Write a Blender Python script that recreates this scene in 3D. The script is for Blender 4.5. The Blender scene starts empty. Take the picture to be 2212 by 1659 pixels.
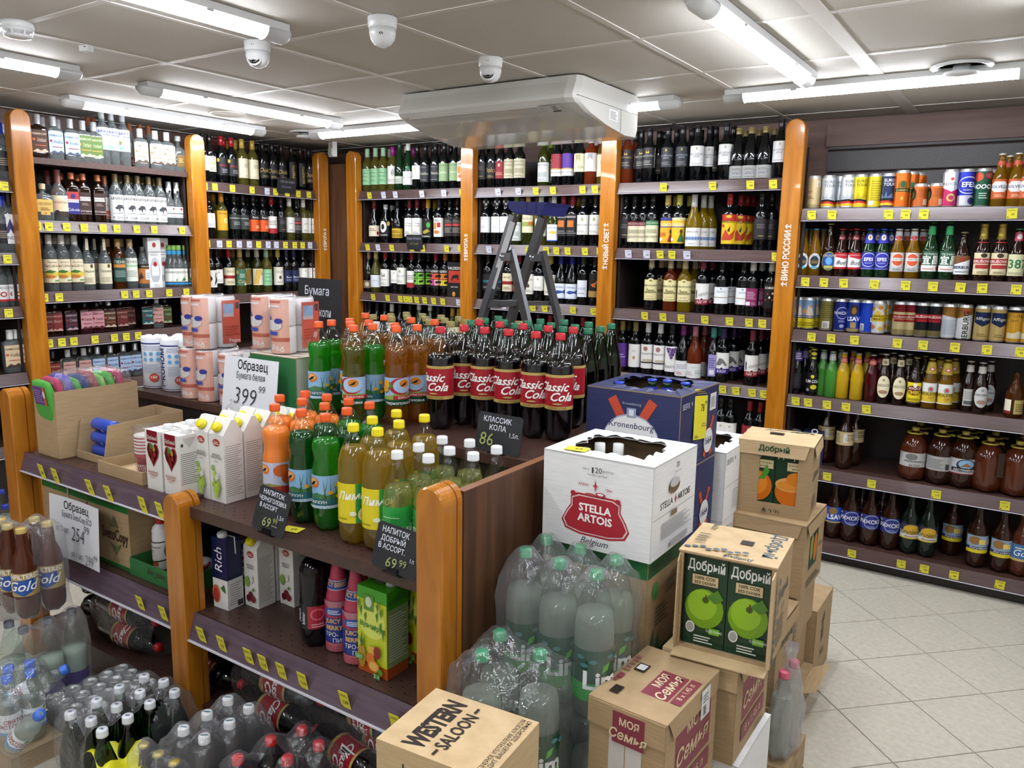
import bpy, math, random
from mathutils import noise as mnoise
from mathutils import Vector, Matrix
from mathutils.geometry import tessellate_polygon
RNG = random.Random(11)
pi = math.pi
scene = bpy.context.scene
COL = scene.collection

# ---------------------------------------------------------------- camera, world, exposure
cam_data = bpy.data.cameras.new('camera')
cam = bpy.data.objects.new('camera', cam_data); COL.objects.link(cam); scene.camera = cam
cam_data.sensor_fit = 'HORIZONTAL'; cam_data.sensor_width = 36.0
cam_data.lens = 36.0 * 1708.65 / 2212.0
cam_data.clip_start = 0.05
YAW, PITCH, ROLL = math.radians(33.579), math.radians(9.796), math.radians(-0.982)
fwd = Vector((-math.sin(YAW) * math.cos(PITCH), math.cos(YAW) * math.cos(PITCH), -math.sin(PITCH)))
rgt = Vector((math.cos(YAW), math.sin(YAW), 0)); dwn = fwd.cross(rgt)
r2 = rgt * math.cos(ROLL) + dwn * math.sin(ROLL); d2 = dwn * math.cos(ROLL) - rgt * math.sin(ROLL)
cam.matrix_world = Matrix(((r2.x, -d2.x, -fwd.x, 0), (r2.y, -d2.y, -fwd.y, 0), (r2.z, -d2.z, -fwd.z, 1.6), (0, 0, 0, 1)))
world = bpy.data.worlds.new('world'); scene.world = world; world.use_nodes = True
world.node_tree.nodes['Background'].inputs[0].default_value = (0.75, 0.85, 1, 1)
world.node_tree.nodes['Background'].inputs[1].default_value = 0.05
vs = scene.view_settings
vs.view_transform = 'Standard'; vs.look = 'None'; vs.gamma = 1.0; vs.use_curve_mapping = False
vs.exposure = 0.45
LAMP_POWER = 62.0
scene.cycles.use_light_tree = False
scene.cycles.max_bounces = 7; scene.cycles.diffuse_bounces = 3; scene.cycles.glossy_bounces = 3
scene.cycles.transmission_bounces = 6; scene.cycles.transparent_max_bounces = 14
scene.cycles.caustics_reflective = False; scene.cycles.caustics_refractive = False
scene.cycles.sample_clamp_indirect = 4.0

# ---------------------------------------------------------------- colours and materials
def lin(h):
    if not isinstance(h, str): return h
    if len(h) == 3: h = ''.join(c * 2 for c in h)
    o = []
    for i in (0, 2, 4):
        c = int(h[i:i + 2], 16) / 255
        o.append(c / 12.92 if c <= 0.04045 else ((c + 0.055) / 1.055) ** 2.4)
    return tuple(o)
MATS = {}
def mat(name, col='888', rough=0.5, spec=0.5, trans=0, ior=1.45, metal=0, emit=None, es=0, coat=0, alpha=None):
    if name in MATS: return MATS[name]
    m = bpy.data.materials.new(name); m.use_nodes = True
    b = m.node_tree.nodes['Principled BSDF']; c = lin(col)
    b.inputs['Base Color'].default_value = (*c, 1); b.inputs['Roughness'].default_value = rough
    b.inputs['Specular IOR Level'].default_value = spec; b.inputs['Transmission Weight'].default_value = trans
    b.inputs['IOR'].default_value = ior; b.inputs['Metallic'].default_value = metal
    b.inputs['Coat Weight'].default_value = coat
    if emit: b.inputs['Emission Color'].default_value = (*lin(emit), 1); b.inputs['Emission Strength'].default_value = es
    MATS[name] = m; return m
def nodes(m): return m.node_tree.nodes, m.node_tree.links
def noisy(m, c1, c2, scale=(1, 1, 1), nscale=8, detail=4, bump=0, lo=0.35, hi=0.65, coord='Object', dist=0.0):
    """base colour varies between two colours with stretched noise (grain, fibre, speckle)"""
    n, l = nodes(m); b = n['Principled BSDF']
    tc = n.new('ShaderNodeTexCoord'); mp = n.new('ShaderNodeMapping'); mp.inputs['Scale'].default_value = scale
    nz = n.new('ShaderNodeTexNoise'); nz.inputs['Scale'].default_value = nscale; nz.inputs['Detail'].default_value = detail
    nz.inputs['Distortion'].default_value = dist
    cr = n.new('ShaderNodeValToRGB'); cr.color_ramp.elements[0].position = lo; cr.color_ramp.elements[1].position = hi
    cr.color_ramp.elements[0].color = (*lin(c1), 1); cr.color_ramp.elements[1].color = (*lin(c2), 1)
    l.new(tc.outputs[coord], mp.inputs[0]); l.new(mp.outputs[0], nz.inputs[0]); l.new(nz.outputs[0], cr.inputs[0])
    l.new(cr.outputs[0], b.inputs['Base Color'])
    if bump:
        bp = n.new('ShaderNodeBump'); bp.inputs['Strength'].default_value = bump; bp.inputs['Distance'].default_value = 0.002
        l.new(nz.outputs[0], bp.inputs['Height']); l.new(bp.outputs[0], b.inputs['Normal'])
    return m
def shell(name, tint='fff', gloss=0.06, milk=0.0, milkcol='fff', rough=0.03, bump=0.0, bscale=30):
    """thin clear plastic: see-through, with a mirror-like skin and an optional milky share"""
    if name in MATS: return MATS[name]
    m = bpy.data.materials.new(name); m.use_nodes = True; n, l = nodes(m)
    n.remove(n['Principled BSDF']); out = n['Material Output']
    tr = n.new('ShaderNodeBsdfTransparent'); tr.inputs[0].default_value = (*lin(tint), 1)
    gl = n.new('ShaderNodeBsdfGlossy'); gl.inputs['Roughness'].default_value = rough
    lw = n.new('ShaderNodeLayerWeight'); lw.inputs[0].default_value = 0.5
    pw = n.new('ShaderNodeMath'); pw.operation = 'POWER'; pw.inputs[1].default_value = 4.0; l.new(lw.outputs['Facing'], pw.inputs[0])
    mth = n.new('ShaderNodeMath'); mth.operation = 'MULTIPLY_ADD'; mth.inputs[1].default_value = 0.6; mth.inputs[2].default_value = gloss * .7; mth.use_clamp = True
    mx = n.new('ShaderNodeMixShader'); l.new(pw.outputs[0], mth.inputs[0]); l.new(mth.outputs[0], mx.inputs[0])
    l.new(tr.outputs[0], mx.inputs[1]); l.new(gl.outputs[0], mx.inputs[2]); last = mx
    if milk:
        df = n.new('ShaderNodeBsdfDiffuse'); df.inputs[0].default_value = (*lin(milkcol), 1)
        tl = n.new('ShaderNodeBsdfTranslucent'); tl.inputs[0].default_value = (*lin(milkcol), 1); md = n.new('ShaderNodeMixShader')
        l.new(df.outputs[0], md.inputs[1]); l.new(tl.outputs[0], md.inputs[2])
        m2 = n.new('ShaderNodeMixShader'); m2.inputs[0].default_value = milk
        l.new(mx.outputs[0], m2.inputs[1]); l.new(md.outputs[0], m2.inputs[2]); last = m2
    if bump:
        nz = n.new('ShaderNodeTexNoise'); nz.inputs['Scale'].default_value = bscale; nz.inputs['Detail'].default_value = 3
        nz.inputs['Distortion'].default_value = 1.2
        tc = n.new('ShaderNodeTexCoord'); l.new(tc.outputs['Object'], nz.inputs[0])
        bp = n.new('ShaderNodeBump'); bp.inputs['Strength'].default_value = bump; bp.inputs['Distance'].default_value = 0.01
        l.new(nz.outputs[0], bp.inputs['Height']); l.new(bp.outputs[0], gl.inputs['Normal']); l.new(bp.outputs[0], lw.inputs['Normal'])
    l.new(last.outputs[0], out.inputs[0]); MATS[name] = m; return m
def colmat(name, rough, spec=0.4, coat=0, metal=0):
    """printed colour: the colour of each printed shape is stored on its faces"""
    m = mat(name, 'fff', rough, spec, coat=coat, metal=metal); n, l = nodes(m)
    a = n.new('ShaderNodeAttribute'); a.attribute_name = 'col'; l.new(a.outputs['Color'], n['Principled BSDF'].inputs['Base Color'])
    return m
PRINT = colmat('printed_paper', 0.5); GLOSSP = colmat('glossy_print', 0.22, 0.5); METALP = colmat('printed_metal', 0.3, 0.5, metal=0.55)
PLAST = colmat('coloured_plastic', 0.3, 0.5)
WOOD = noisy(mat('orange_varnished_wood', rough=0.22, spec=0.5, coat=0.3), '96580f', 'b87620', (6, 6, 0.7), 4, 5, 0.02, 0.3, 0.7, dist=0.6)
WALNUT = noisy(mat('walnut_laminate', rough=0.45), '3c2416', '60402a', (9, 9, 0.5), 3, 6, 0.02, 0.3, 0.7, dist=0.3)
WALLW = noisy(mat('grey_brown_wall_laminate', rough=0.5), '5c4640', '75594f', (0.7, 0.7, 9), 3, 6, 0, 0.3, 0.7)
SHELFM = noisy(mat('dark_brown_shelf_metal', rough=0.35), '3f2b25', '49332c', nscale=60)
RAILM = noisy(mat('brown_price_rail', rough=0.25, spec=0.6), '4a3836', '544240', (1, 1, 12), 6, 3)
RAILP = noisy(mat('purple_brown_price_rail', rough=0.22, spec=0.6), '50414b', '5c4c57', (1, 1, 12), 6, 3)
RAIL_HIGHLIGHT = mat('painted_rail_highlight', 'c8c4cc', 0.3)  # pale strip paints the highlight along a rail's lower edge
BACKP = noisy(mat('black_brown_back_panel', rough=0.4), '201a19', '2a2322', nscale=120, bump=0.15)
SLATM = noisy(mat('grey_steel_back_panel', rough=0.45), '3b3837', '494544', nscale=140, bump=0.2)
CEILM = noisy(mat('ceiling_tile', rough=0.75), 'c4bfb5', 'cdc8be', nscale=220, detail=2, bump=0.25)
GRIDM = mat('ceiling_grid', 'd4d0c8', 0.45)
FLOORM = noisy(mat('floor_tile', rough=0.32), 'b5af9f', 'c6c0b1', nscale=45, detail=6, lo=0.3, hi=0.7)
GROUT = mat('floor_grout', '837d72', 0.8)
WALLM = mat('painted_wall', 'dcd8d0', 0.8)
CARD = noisy(mat('brown_cardboard', rough=0.75), '9c8360', 'a98f6b', (1, 1, 14), 20, 4, 0.02)
CARD2 = noisy(mat('pale_cardboard', rough=0.75), 'b79c74', 'c3a981', (1, 1, 14), 20, 4, 0.02)
CARDW = noisy(mat('white_cardboard', rough=0.6), 'd6d6d4', 'e0e0de', (1, 1, 14), 20, 4, 0.02)
CARDB = noisy(mat('navy_cardboard', rough=0.5), '20264c', '272e58', (1, 1, 14), 20, 4, 0.02)
CARDIN = mat('cardboard_inside', '6e5a40', 0.85)
WHITEP = mat('white_plastic', 'd9dad9', 0.28); GREYP = mat('grey_plastic', 'b9bab8', 0.4); BLACKP = mat('black_plastic', '0d0d0e', 0.2)
ALU = mat('aluminium', '6e7072', 0.35, metal=0.75); BLUEP = mat('blue_plastic', '1e2268', 0.35)
CHALK = noisy(mat('chalkboard', rough=0.5), '1d1f21', '27292b', nscale=14)
LAMPM = mat('lamp_diffuser', 'fff', 0.4, emit='f2f6ff', es=LAMP_POWER)
n_, l_ = nodes(LAMPM); ge = n_.new('ShaderNodeNewGeometry'); sx = n_.new('ShaderNodeSeparateXYZ'); mr = n_.new('ShaderNodeMapRange')   # the lens throws most light downwards
mr.inputs[1].default_value = -1; mr.inputs[2].default_value = 0; mr.inputs[3].default_value = LAMP_POWER; mr.inputs[4].default_value = LAMP_POWER * .14
l_.new(ge.outputs['Normal'], sx.inputs[0]); l_.new(sx.outputs['Z'], mr.inputs[0]); l_.new(mr.outputs[0], n_['Principled BSDF'].inputs['Emission Strength'])
DARKGL = mat('dark_wine_glass', '05080a', 0.06, 0.6)
BROWNGL = mat('brown_bottle_glass', '1c0c05', 0.06, 0.6)
CLEARGL = mat('clear_glass', 'd2dcdb', 0.02, 0.5, trans=0.88, ior=1.36)
def liq(name, c, milk=.35, dark=None): return shell(name, c, 0.07, milk, dark or c)
GREENGL = liq('green_wine_glass', '8a9440', .3, '5f6a24'); PALEWINE = liq('pale_wine', 'cfc77a', .3, 'a09a48'); YELWINE = liq('yellow_wine', 'd8bc30', .5, 'b39a1e')
ROSEGL = liq('rose_wine', 'c8643a', .55, '9a4422'); AMBERGL = liq('amber_spirit', 'a8631d', .4, '7a4414'); BEERGL = liq('pale_beer', 'd09c24', .55, 'a87c18')
GRNGL = mat('dark_green_glass', '0d2a12', 0.05, 0.6); GRNLIQ = mat('green_cocktail', '3b7a2c', 0.12); YELLIQ = mat('yellow_cocktail', 'b08e14', 0.12); REDLIQ = mat('dark_red_cocktail', '3a060c', 0.1)
ORLIQ = mat('orange_soda', 'fa842c', 0.25); GRSODA = liq('green_soda', '4fd845', .4, '2fae2c'); DKSODA = liq('deep_green_soda', '2f9a44', .35, '1c7a30')
AMSODA = liq('amber_soda', 'e8b455', .35, 'bd8430'); LEMSODA = liq('lemonade', 'eed46a', .4, 'c0a238'); PALESODA = liq('pale_soda', 'f0eeb8', .3, 'c8c67c')
COLA = mat('cola', '07040a', 0.08, 0.5); REDDRINK = mat('dark_red_drink', '34101a', 0.1, 0.5)
WATER = liq('water', 'f8faf8', .3, 'dfe4dc'); MILKY = mat('cloudy_water', 'c4c8be', 0.2)
BEERPET = mat('brown_beer_pet', '2a1208', 0.06, 0.6); BEERPET2 = mat('red_brown_beer_pet', '4a2110', 0.08, 0.6)
PET = shell('clear_pet', 'f7faf8', 0.07); PETG = shell('green_pet', '4d8a62', 0.08); PETD = shell('dark_pet', '6b5a50', 0.08)
PETMINT = shell('mint_pet', 'eaf2ec', 0.07)
FILM = shell('shrink_film', 'fbfcfc', 0.07, 0.11, 'eef0f4', 0.12, 0.5, 34)
FILMD = shell('thin_film', 'fbfbfc', 0.06, 0.05, 'eceef2', 0.1, 0.6, 40)
BAGF = shell('clear_bag', 'fcfcfd', 0.09, 0.05, 'eef0f4', 0.08, 0.8, 26)

# ---------------------------------------------------------------- meshes
class MB:
    def __init__(s): s.v = []; s.f = []; s.m = []; s.c = []; s.sm = []
    def add(s, vs, fs, mi=0, col=None, smooth=False):
        o = len(s.v); s.v += [tuple(p) for p in vs]
        for f in fs: s.f.append(tuple(i + o for i in f)); s.m.append(mi); s.c.append(lin(col) if col else (1, 1, 1)); s.sm.append(smooth)
        return s
    def box(s, x0, y0, z0, x1, y1, z1, mi=0, col=None):
        vs = [(x, y, z) for z in (z0, z1) for y in (y0, y1) for x in (x0, x1)]
        return s.add(vs, [(0, 2, 3, 1), (4, 5, 7, 6), (0, 1, 5, 4), (2, 6, 7, 3), (0, 4, 6, 2), (1, 3, 7, 5)], mi, col)
    def prism(s, poly, y0, y1, mi=0, col=None, axis='y', smooth=False):
        """poly in (a,b); extruded along an axis"""
        def P(a, b, t): return {'y': (a, t, b), 'x': (t, a, b), 'z': (a, b, t)}[axis]
        n = len(poly); vs = [P(a, b, y0) for a, b in poly] + [P(a, b, y1) for a, b in poly]
        s.add(vs, [tuple(range(n)), tuple(reversed(range(n, 2 * n)))], mi, col)
        o = len(s.v) - 2 * n
        for i in range(n):
            j = (i + 1) % n; s.f.append((o + j, o + i, o + n + i, o + n + j)); s.m.append(mi); s.c.append(lin(col) if col else (1, 1, 1)); s.sm.append(smooth)
        return s
    def rev(s, prof, seg=20, mi=0, col=None, z0=0.0, cx=0.0, cy=0.0, smooth=True):
        """solid of revolution; entries (r,z), (r,z,lobe) or (rx,ry,z,exponent)"""
        vs = []; fs = []; k = len(prof)
        for e in prof:
            for i in range(seg):
                t = 2 * pi * i / seg; c, sn = math.cos(t), math.sin(t)
                if len(e) == 4:
                    p = 2 / e[3]; x = e[0] * math.copysign(abs(c) ** p, c); y = e[1] * math.copysign(abs(sn) ** p, sn); z = e[2]
                else:
                    r = e[0] * (1 - (e[2] * (0.5 + 0.5 * math.cos(5 * t)) if len(e) == 3 else 0)); x = r * c; y = r * sn; z = e[1]
                vs.append((cx + x, cy + y, z0 + z))
        for a in range(k - 1):
            for i in range(seg):
                j = (i + 1) % seg; fs.append((a * seg + i, a * seg + j, (a + 1) * seg + j, (a + 1) * seg + i))
        if prof[0][0] > 1e-6: fs.append(tuple(reversed(range(seg))))
        if prof[-1][0] > 1e-6: fs.append(tuple((k - 1) * seg + i for i in range(seg)))
        return s.add(vs, fs, mi, col, smooth)
    def tube(s, pts, r, seg=8, mi=0, col=None, closed=False):
        pts = [Vector(p) for p in pts]; n = len(pts); vs = []; fs = []; up = Vector((0, 0, 1))
        for i, p in enumerate(pts):
            d = (pts[min(i + 1, n - 1)] - pts[max(i - 1, 0)]).normalized()
            a = d.cross(up if abs(d.z) < 0.95 else Vector((1, 0, 0))).normalized(); b = d.cross(a)
            for q in range(seg):
                t = 2 * pi * q / seg; vs.append(p + (a * math.cos(t) + b * math.sin(t)) * r)
        for i in range(n - 1):
            for q in range(seg): w = (q + 1) % seg; fs.append((i * seg + q, i * seg + w, (i + 1) * seg + w, (i + 1) * seg + q))
        fs += [tuple(reversed(range(seg))), tuple((n - 1) * seg + q for q in range(seg))]
        return s.add(vs, fs, mi, col, True)
    def bar(s, a, b, w, h, mi=0, col=None):
        """straight rectangular bar between two points, w sideways, h across"""
        a, b = Vector(a), Vector(b); d = (b - a).normalized(); x = d.cross(Vector((0, 0, 1)) if abs(d.z) < 0.95 else Vector((0, 1, 0))).normalized(); y = d.cross(x)
        vs = [p + x * (i * w / 2) + y * (j * h / 2) for p in (a, b) for i, j in ((-1, -1), (1, -1), (1, 1), (-1, 1))]
        return s.add(vs, [(3, 2, 1, 0), (4, 5, 6, 7), (0, 1, 5, 4), (1, 2, 6, 5), (2, 3, 7, 6), (3, 0, 4, 7)], mi, col)
    def mesh(s, name, *mats, merge=False):
        me = bpy.data.meshes.new(name); me.from_pydata(s.v, [], s.f)
        for m in mats: me.materials.append(m)
        me.polygons.foreach_set('material_index', s.m); me.polygons.foreach_set('use_smooth', s.sm)
        at = me.color_attributes.new('col', 'FLOAT_COLOR', 'CORNER'); buf = []
        for f, c in zip(s.f, s.c): buf += [c[0], c[1], c[2], 1.0] * len(f)
        at.data.foreach_set('color', buf); me.update(); return me

# ---------------------------------------------------------------- scene objects
USED = {}
def link(name, data, parent=None, loc=None, rot=None):
    o = bpy.data.objects.new(name, data); COL.objects.link(o)
    if loc is not None: o.location = loc
    if rot is not None: o.rotation_euler = rot if not isinstance(rot, (int, float)) else (0, 0, rot)
    if parent: o.parent = parent
    return o
def tag(o, label, cat, group=None, kind=None):
    if label: o['label'] = label; USED[label] = USED.get(label, 0) + 1
    if cat: o['category'] = cat
    if group: o['group'] = group
    if kind: o['kind'] = kind
    return o
def thing(name, label, cat, loc=(0, 0, 0), rot=0, group=None):
    return tag(link(name, None, None, loc, rot), label, cat, group)
def single(name, me, label, cat, loc=(0, 0, 0), rot=0, group=None):
    return tag(link(name, me, None, loc, rot), label, cat, group)
def struct(name, me, parent=None, loc=None, rot=None):
    o = link(name, me, parent, loc, rot)
    if not parent: o['kind'] = 'structure'
    return o
ORD = ['', 'first', 'second', 'third', 'fourth', 'fifth', 'sixth', 'seventh', 'eighth', 'ninth', 'tenth', 'eleventh', 'twelfth',
       'thirteenth', 'fourteenth', 'fifteenth', 'sixteenth', 'seventeenth', 'eighteenth', 'nineteenth', 'twentieth']

# ---------------------------------------------------------------- flat print: shapes and letters
TXT = {}
def glyphs(s, shear=0.0, bold=0.0, res=2):
    k = (s, shear, bold, res)
    if k not in TXT:
        c = bpy.data.curves.new('lettering', 'FONT'); c.body = s; c.resolution_u = res; c.shear = shear; c.offset = bold
        c.align_x = 'CENTER'; c.space_line = 0.9
        o = bpy.data.objects.new('lettering', c); m = bpy.data.meshes.new_from_object(o)
        vs = [(v.co.x, v.co.y) for v in m.vertices]; fs = [tuple(p.vertices) for p in m.polygons]
        bpy.data.objects.remove(o); bpy.data.curves.remove(c); bpy.data.meshes.remove(m)
        xs = [v[0] for v in vs] or [0]; ys = [v[1] for v in vs] or [0]
        TXT[k] = (vs, fs, min(xs), max(xs), min(ys), max(ys))
    return TXT[k]
# shapes in label units: x -1..1 across, y 0..1 up
def R(x0, y0, x1, y1, c): return ('poly', [(x0, y0), (x1, y0), (x1, y1), (x0, y1)], c)
def E(cx, cy, rx, ry, c, n=18): return ('poly', [(cx + rx * math.cos(2 * pi * i / n), cy + ry * math.sin(2 * pi * i / n)) for i in range(n)], c)
def G(pts, c): return ('poly', pts, c)
def X(s, cx, cy, h, c, w=None, sh=0, b=0.0, rot=0, res=2): return ('txt', s, cx, cy, h, c, w, sh, b, rot, res)
def LN(x0, x1, y0, y1, n, c, fill=0.45):
    d = (y1 - y0) / n; o = []
    for i in range(n):
        e = x1 - (x1 - x0) * (0.3 * ((i * 37) % 10) / 10); o.append(R(x0, y0 + d * i, e, y0 + d * (i + fill), c))
    return ('grp', o)
def flat(items):
    o = []
    for it in items:
        if it[0] == 'grp': o += flat(it[1])
        else: o.append(it)
    return o
def clip(poly, u, keep_less):
    o = []; n = len(poly)
    for i in range(n):
        a, b = poly[i], poly[(i + 1) % n]; ia = (a[0] <= u) == keep_less; ib = (b[0] <= u) == keep_less
        if ia: o.append(a)
        if ia != ib and abs(b[0] - a[0]) > 1e-12:
            t = (u - a[0]) / (b[0] - a[0]); o.append((u, a[1] + t * (b[1] - a[1])))
    return o
def sheet(mb, items, w, h, fn, bg=None, step=None, mi=0, lay0=0):
    """print items (label units) over a w x h sheet; fn(u,v,layer) gives the 3-D point"""
    its = ([R(-1, 0, 1, 1, bg)] if bg else []) + list(items); lay = lay0
    for it in its:
        sub = flat([it])
        for q in sub:
            polys = []
            if q[0] == 'poly':
                pts = [(x * w / 2, y * h) for x, y in q[1]]; col = q[2]
                if len(pts) > 4 and len(pts) != 18:
                    tr = tessellate_polygon([[Vector((x, y, 0)) for x, y in pts]]); polys = [[pts[i] for i in t] for t in tr]
                else: polys = [pts]
            else:
                _, s, cx, cy, th, col, mw, sh, bo, rot, res = q
                vs, fs, x0, x1, y0, y1 = glyphs(s, sh, bo, res); k = th * h / (.73 if any(ch.isalnum() for ch in s) else max(y1 - y0, 1e-6)); kx = k
                if mw and (x1 - x0) * k > mw * w: kx = mw * w / (x1 - x0)
                ca, sa = math.cos(rot), math.sin(rot); P = []
                for x, y in vs:
                    a = (x - (x0 + x1) / 2) * kx; b = (y - (y0 + y1) / 2) * k
                    P.append((cx * w / 2 + a * ca - b * sa, cy * h + a * sa + b * ca))
                polys = [[P[i] for i in f] for f in fs]
            for p in polys:
                parts = [p]
                if step:
                    lo = min(a for a, _ in p); hi = max(a for a, _ in p)
                    if hi - lo > step:
                        parts = []; u = math.floor(lo / step) * step + step; rest = p
                        while u < hi:
                            a = clip(rest, u, True)
                            if len(a) > 2: parts.append(a)
                            rest = clip(rest, u, False); u += step
                            if len(rest) < 3: break
                        if len(rest) > 2: parts.append(rest)
                for pp in parts:
                    ar = sum(pp[i][0] * pp[(i + 1) % len(pp)][1] - pp[(i + 1) % len(pp)][0] * pp[i][1] for i in range(len(pp)))
                    if abs(ar) < 1e-12: continue
                    if ar < 0: pp = pp[::-1]
                    mb.add([fn(u, v, lay) for u, v in pp], [tuple(range(len(pp)))], mi, col, step is not None)
        lay += 1
    return mb
def on_cyl(r, z0, d=0.0004):     # front of a round bottle faces -Y
    return lambda u, v, k: ((r + d * (k + 1)) * math.sin(u / r), -(r + d * (k + 1)) * math.cos(u / r), z0 + v)
def on_cone(r0, r1, z0, h, d=0.0004):
    def fn(u, v, k):
        r = r0 + (r1 - r0) * v / h + d * (k + 1); return (r * math.sin(u / r0), -r * math.cos(u / r0), z0 + v)
    return fn
def on_front(y, z0, d=0.0005, x=0.0): return lambda u, v, k: (x + u, y - d * (k + 1), z0 + v)
def on_right(x, z0, d=0.0005, y=0.0): return lambda u, v, k: (x + d * (k + 1), y + u, z0 + v)
def on_left(x, z0, d=0.0005, y=0.0): return lambda u, v, k: (x - d * (k + 1), y - u, z0 + v)
def on_top(z, y0, d=0.0005, x=0.0): return lambda u, v, k: (x + u, y0 + v, z + d * (k + 1))
# ================================================================= ROOM SHELL
X0, X1, Y0, Y1, HC = -4.92, 2.6, -2.2, 4.67, 2.312
def slab(name, *b, m=WALLM): return struct(name, MB().box(*b).mesh(name, m))
floor = slab('floor', X0 - .1, Y0 - .1, -.06, X1 + .1, Y1 + .1, -.003, m=GROUT)
slab('wall_back', X0 - .1, Y1, -.06, X1 + .1, Y1 + .1, HC + .1, m=WALLW)
slab('wall_left', X0 - .1, Y0 - .1, -.06, X0, Y1, HC + .1, m=WALLW)
slab('wall_right', X1, Y0 - .1, -.06, X1 + .1, Y1, HC + .1)
slab('wall_front', X0, Y0 - .1, -.06, X1, Y0, HC + .1)
ceiling = slab('ceiling', X0 - .1, Y0 - .1, HC + .012, X1 + .1, Y1 + .1, HC + .1, m=GRIDM)
# suspended tiles, each a panel resting on the grid
gx = [-.65 + .6 * k for k in range(-8, 7)]; gy = [2.03 + .6 * k for k in range(-8, 6)]
full = MB().box(-.289, -.289, 0, .289, .289, .01).mesh('tile', CEILM)
xs = [X0] + [g for g in gx if X0 + .05 < g < X1 - .05] + [X1]; ys = [Y0] + [g for g in gy if Y0 + .05 < g < Y1 - .05] + [Y1]
for i in range(len(xs) - 1):
    for j in range(len(ys) - 1):
        a, b, c, d = xs[i], xs[i + 1], ys[j], ys[j + 1]
        if abs(b - a - .6) < 1e-4 and abs(d - c - .6) < 1e-4: me = full
        else: me = MB().box(-(b - a) / 2 + .011, -(d - c) / 2 + .011, 0, (b - a) / 2 - .011, (d - c) / 2 - .011, .01).mesh('tile', CEILM)
        link('tile', me, ceiling, ((a + b) / 2, (c + d) / 2, HC + .001))
for g in xs[1:-1]:
    w = .028 if abs(g + .65) < .01 else .012
    link('grid_bar', MB().box(-w, Y0, 0, w, Y1, .012).mesh('grid_bar', GRIDM), ceiling, (g, 0, HC - .002))
for g in ys[1:-1]:
    link('grid_bar', MB().box(X0, -.012, 0, X1, .012, .012).mesh('grid_bar', GRIDM), ceiling, (0, g, HC - .0015))
# floor tiles laid diagonally
tl = MB(); h_ = .1485; b_ = .0015
tl.add([(-h_, -h_, -.006), (h_, -h_, -.006), (h_, h_, -.006), (-h_, h_, -.006), (-h_ + b_, -h_ + b_, 0), (h_ - b_, -h_ + b_, 0), (h_ - b_, h_ - b_, 0), (-h_ + b_, h_ - b_, 0)],
       [(4, 5, 6, 7), (0, 1, 5, 4), (1, 2, 6, 5), (2, 3, 7, 6), (3, 0, 4, 7)])
tme = tl.mesh('floor_tile', FLOORM)
s45 = .30 / math.sqrt(2)
for i in range(-30, 31):
    for j in range(-30, 31):
        x = -.234 + (i - j) * s45; y = 3.437 + (i + j + 1) * s45
        if -1.9 < x < .75 and .9 < y < 4.35 and (x > -1.0 or y > 2.7): link('floor_tile', tme, floor, (x, y, 0), pi / 4)
        elif -3.9 < x < -1.9 and .45 < y < 1.5: link('floor_tile', tme, floor, (x, y, 0), pi / 4)
rest = MB()   # the plain rest of the floor, out of sight between and behind the units
rest.box(X0, 1.5, -.003, -1.9, Y1, -.002); rest.box(X0, Y0, -.003, X1, .5, -.002); rest.box(.7, .5, -.003, X1, Y1, -.002)
link('floor_field', rest.mesh('floor_field', FLOORM), floor)

# ================================================================= CEILING FITTINGS
def lamp(cx, cy, along, label, L=1.24):
    t = thing('ceiling_lamp', label, 'lamp', (cx, cy, HC), 0 if along == 'x' else pi / 2, 'tube lamps on the ceiling')
    m = MB(); m.box(-L / 2 + .02, -.042, -.024, L / 2 - .02, .042, -.001)
    link('lamp_housing', m.mesh('lamp_housing', WHITEP), t)
    prof = [(.034 * math.cos(a), -.020 - .036 * math.sin(a)) for a in [pi * k / 8 for k in range(9)]]
    d = MB(); d.prism(prof, -L / 2 + .1, L / 2 - .1, axis='x', smooth=True)
    link('diffuser', d.mesh('diffuser', LAMPM), t)
    for s in (-1, 1):
        e = MB(); big = [(a * 1.1, -.02 + (b + .02) * 1.08) for a, b in prof]; sm = [(a * .8, -.02 + (b + .02) * .75) for a, b in prof]
        n = len(prof); xa, xb = s * (L / 2 - .1), s * L / 2
        e.add([(xa, a, b) for a, b in big] + [(s * (L / 2 - .015), a, b) for a, b in big] + [(xb, a, b) for a, b in sm],
              [(i, i + 1, n + i + 1, n + i) for i in range(n - 1)] + [(n + i, n + i + 1, 2 * n + i + 1, 2 * n + i) for i in range(n - 1)] + [tuple(range(2 * n, 3 * n)), tuple(range(n)), (n - 1, 0, n, 2 * n - 1), (2 * n - 1, n, 2 * n, 3 * n - 1)], 0, None, True)
        e.box(s * (L / 2 - .09) - .01, -.028, -.024, s * (L / 2 - .09) + .01, .028, -.001)
        link('end_cap', e.mesh('end_cap', WHITEP), t)
    for s in (-.3, .3):
        link('clip', MB().box(s - .012, -.039, -.03, s + .012, .039, -.016).mesh('clip', GREYP), t)
lamp(-2.2, 1.29, 'y', 'tube lamp cut by the top edge, beside a dome camera')
lamp(-3.46, 1.27, 'y', 'tube lamp cut by the left edge, below the smoke detector')
lamp(-3.49, 2.79, 'y', 'tube lamp in front of the ring vent, left side of ceiling')
lamp(-4.16, 2.79, 'y', 'tube lamp nearest the spirits shelves on the left')
lamp(-3.37, 3.645, 'x', 'tube lamp running left from behind the air conditioner')
lamp(-2.12, 3.645, 'x', 'tube lamp mostly hidden behind the air conditioner, its end showing right')
lamp(-.885, 2.84, 'y', 'tube lamp slanting down the upper right, above the beer shelves')
lamp(-.68, 3.65, 'x', 'tube lamp above the beer shelves with a disc vent below its end')
lamp(-.06, 2.3, 'y', 'tube lamp glowing at the right edge of the picture')
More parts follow.
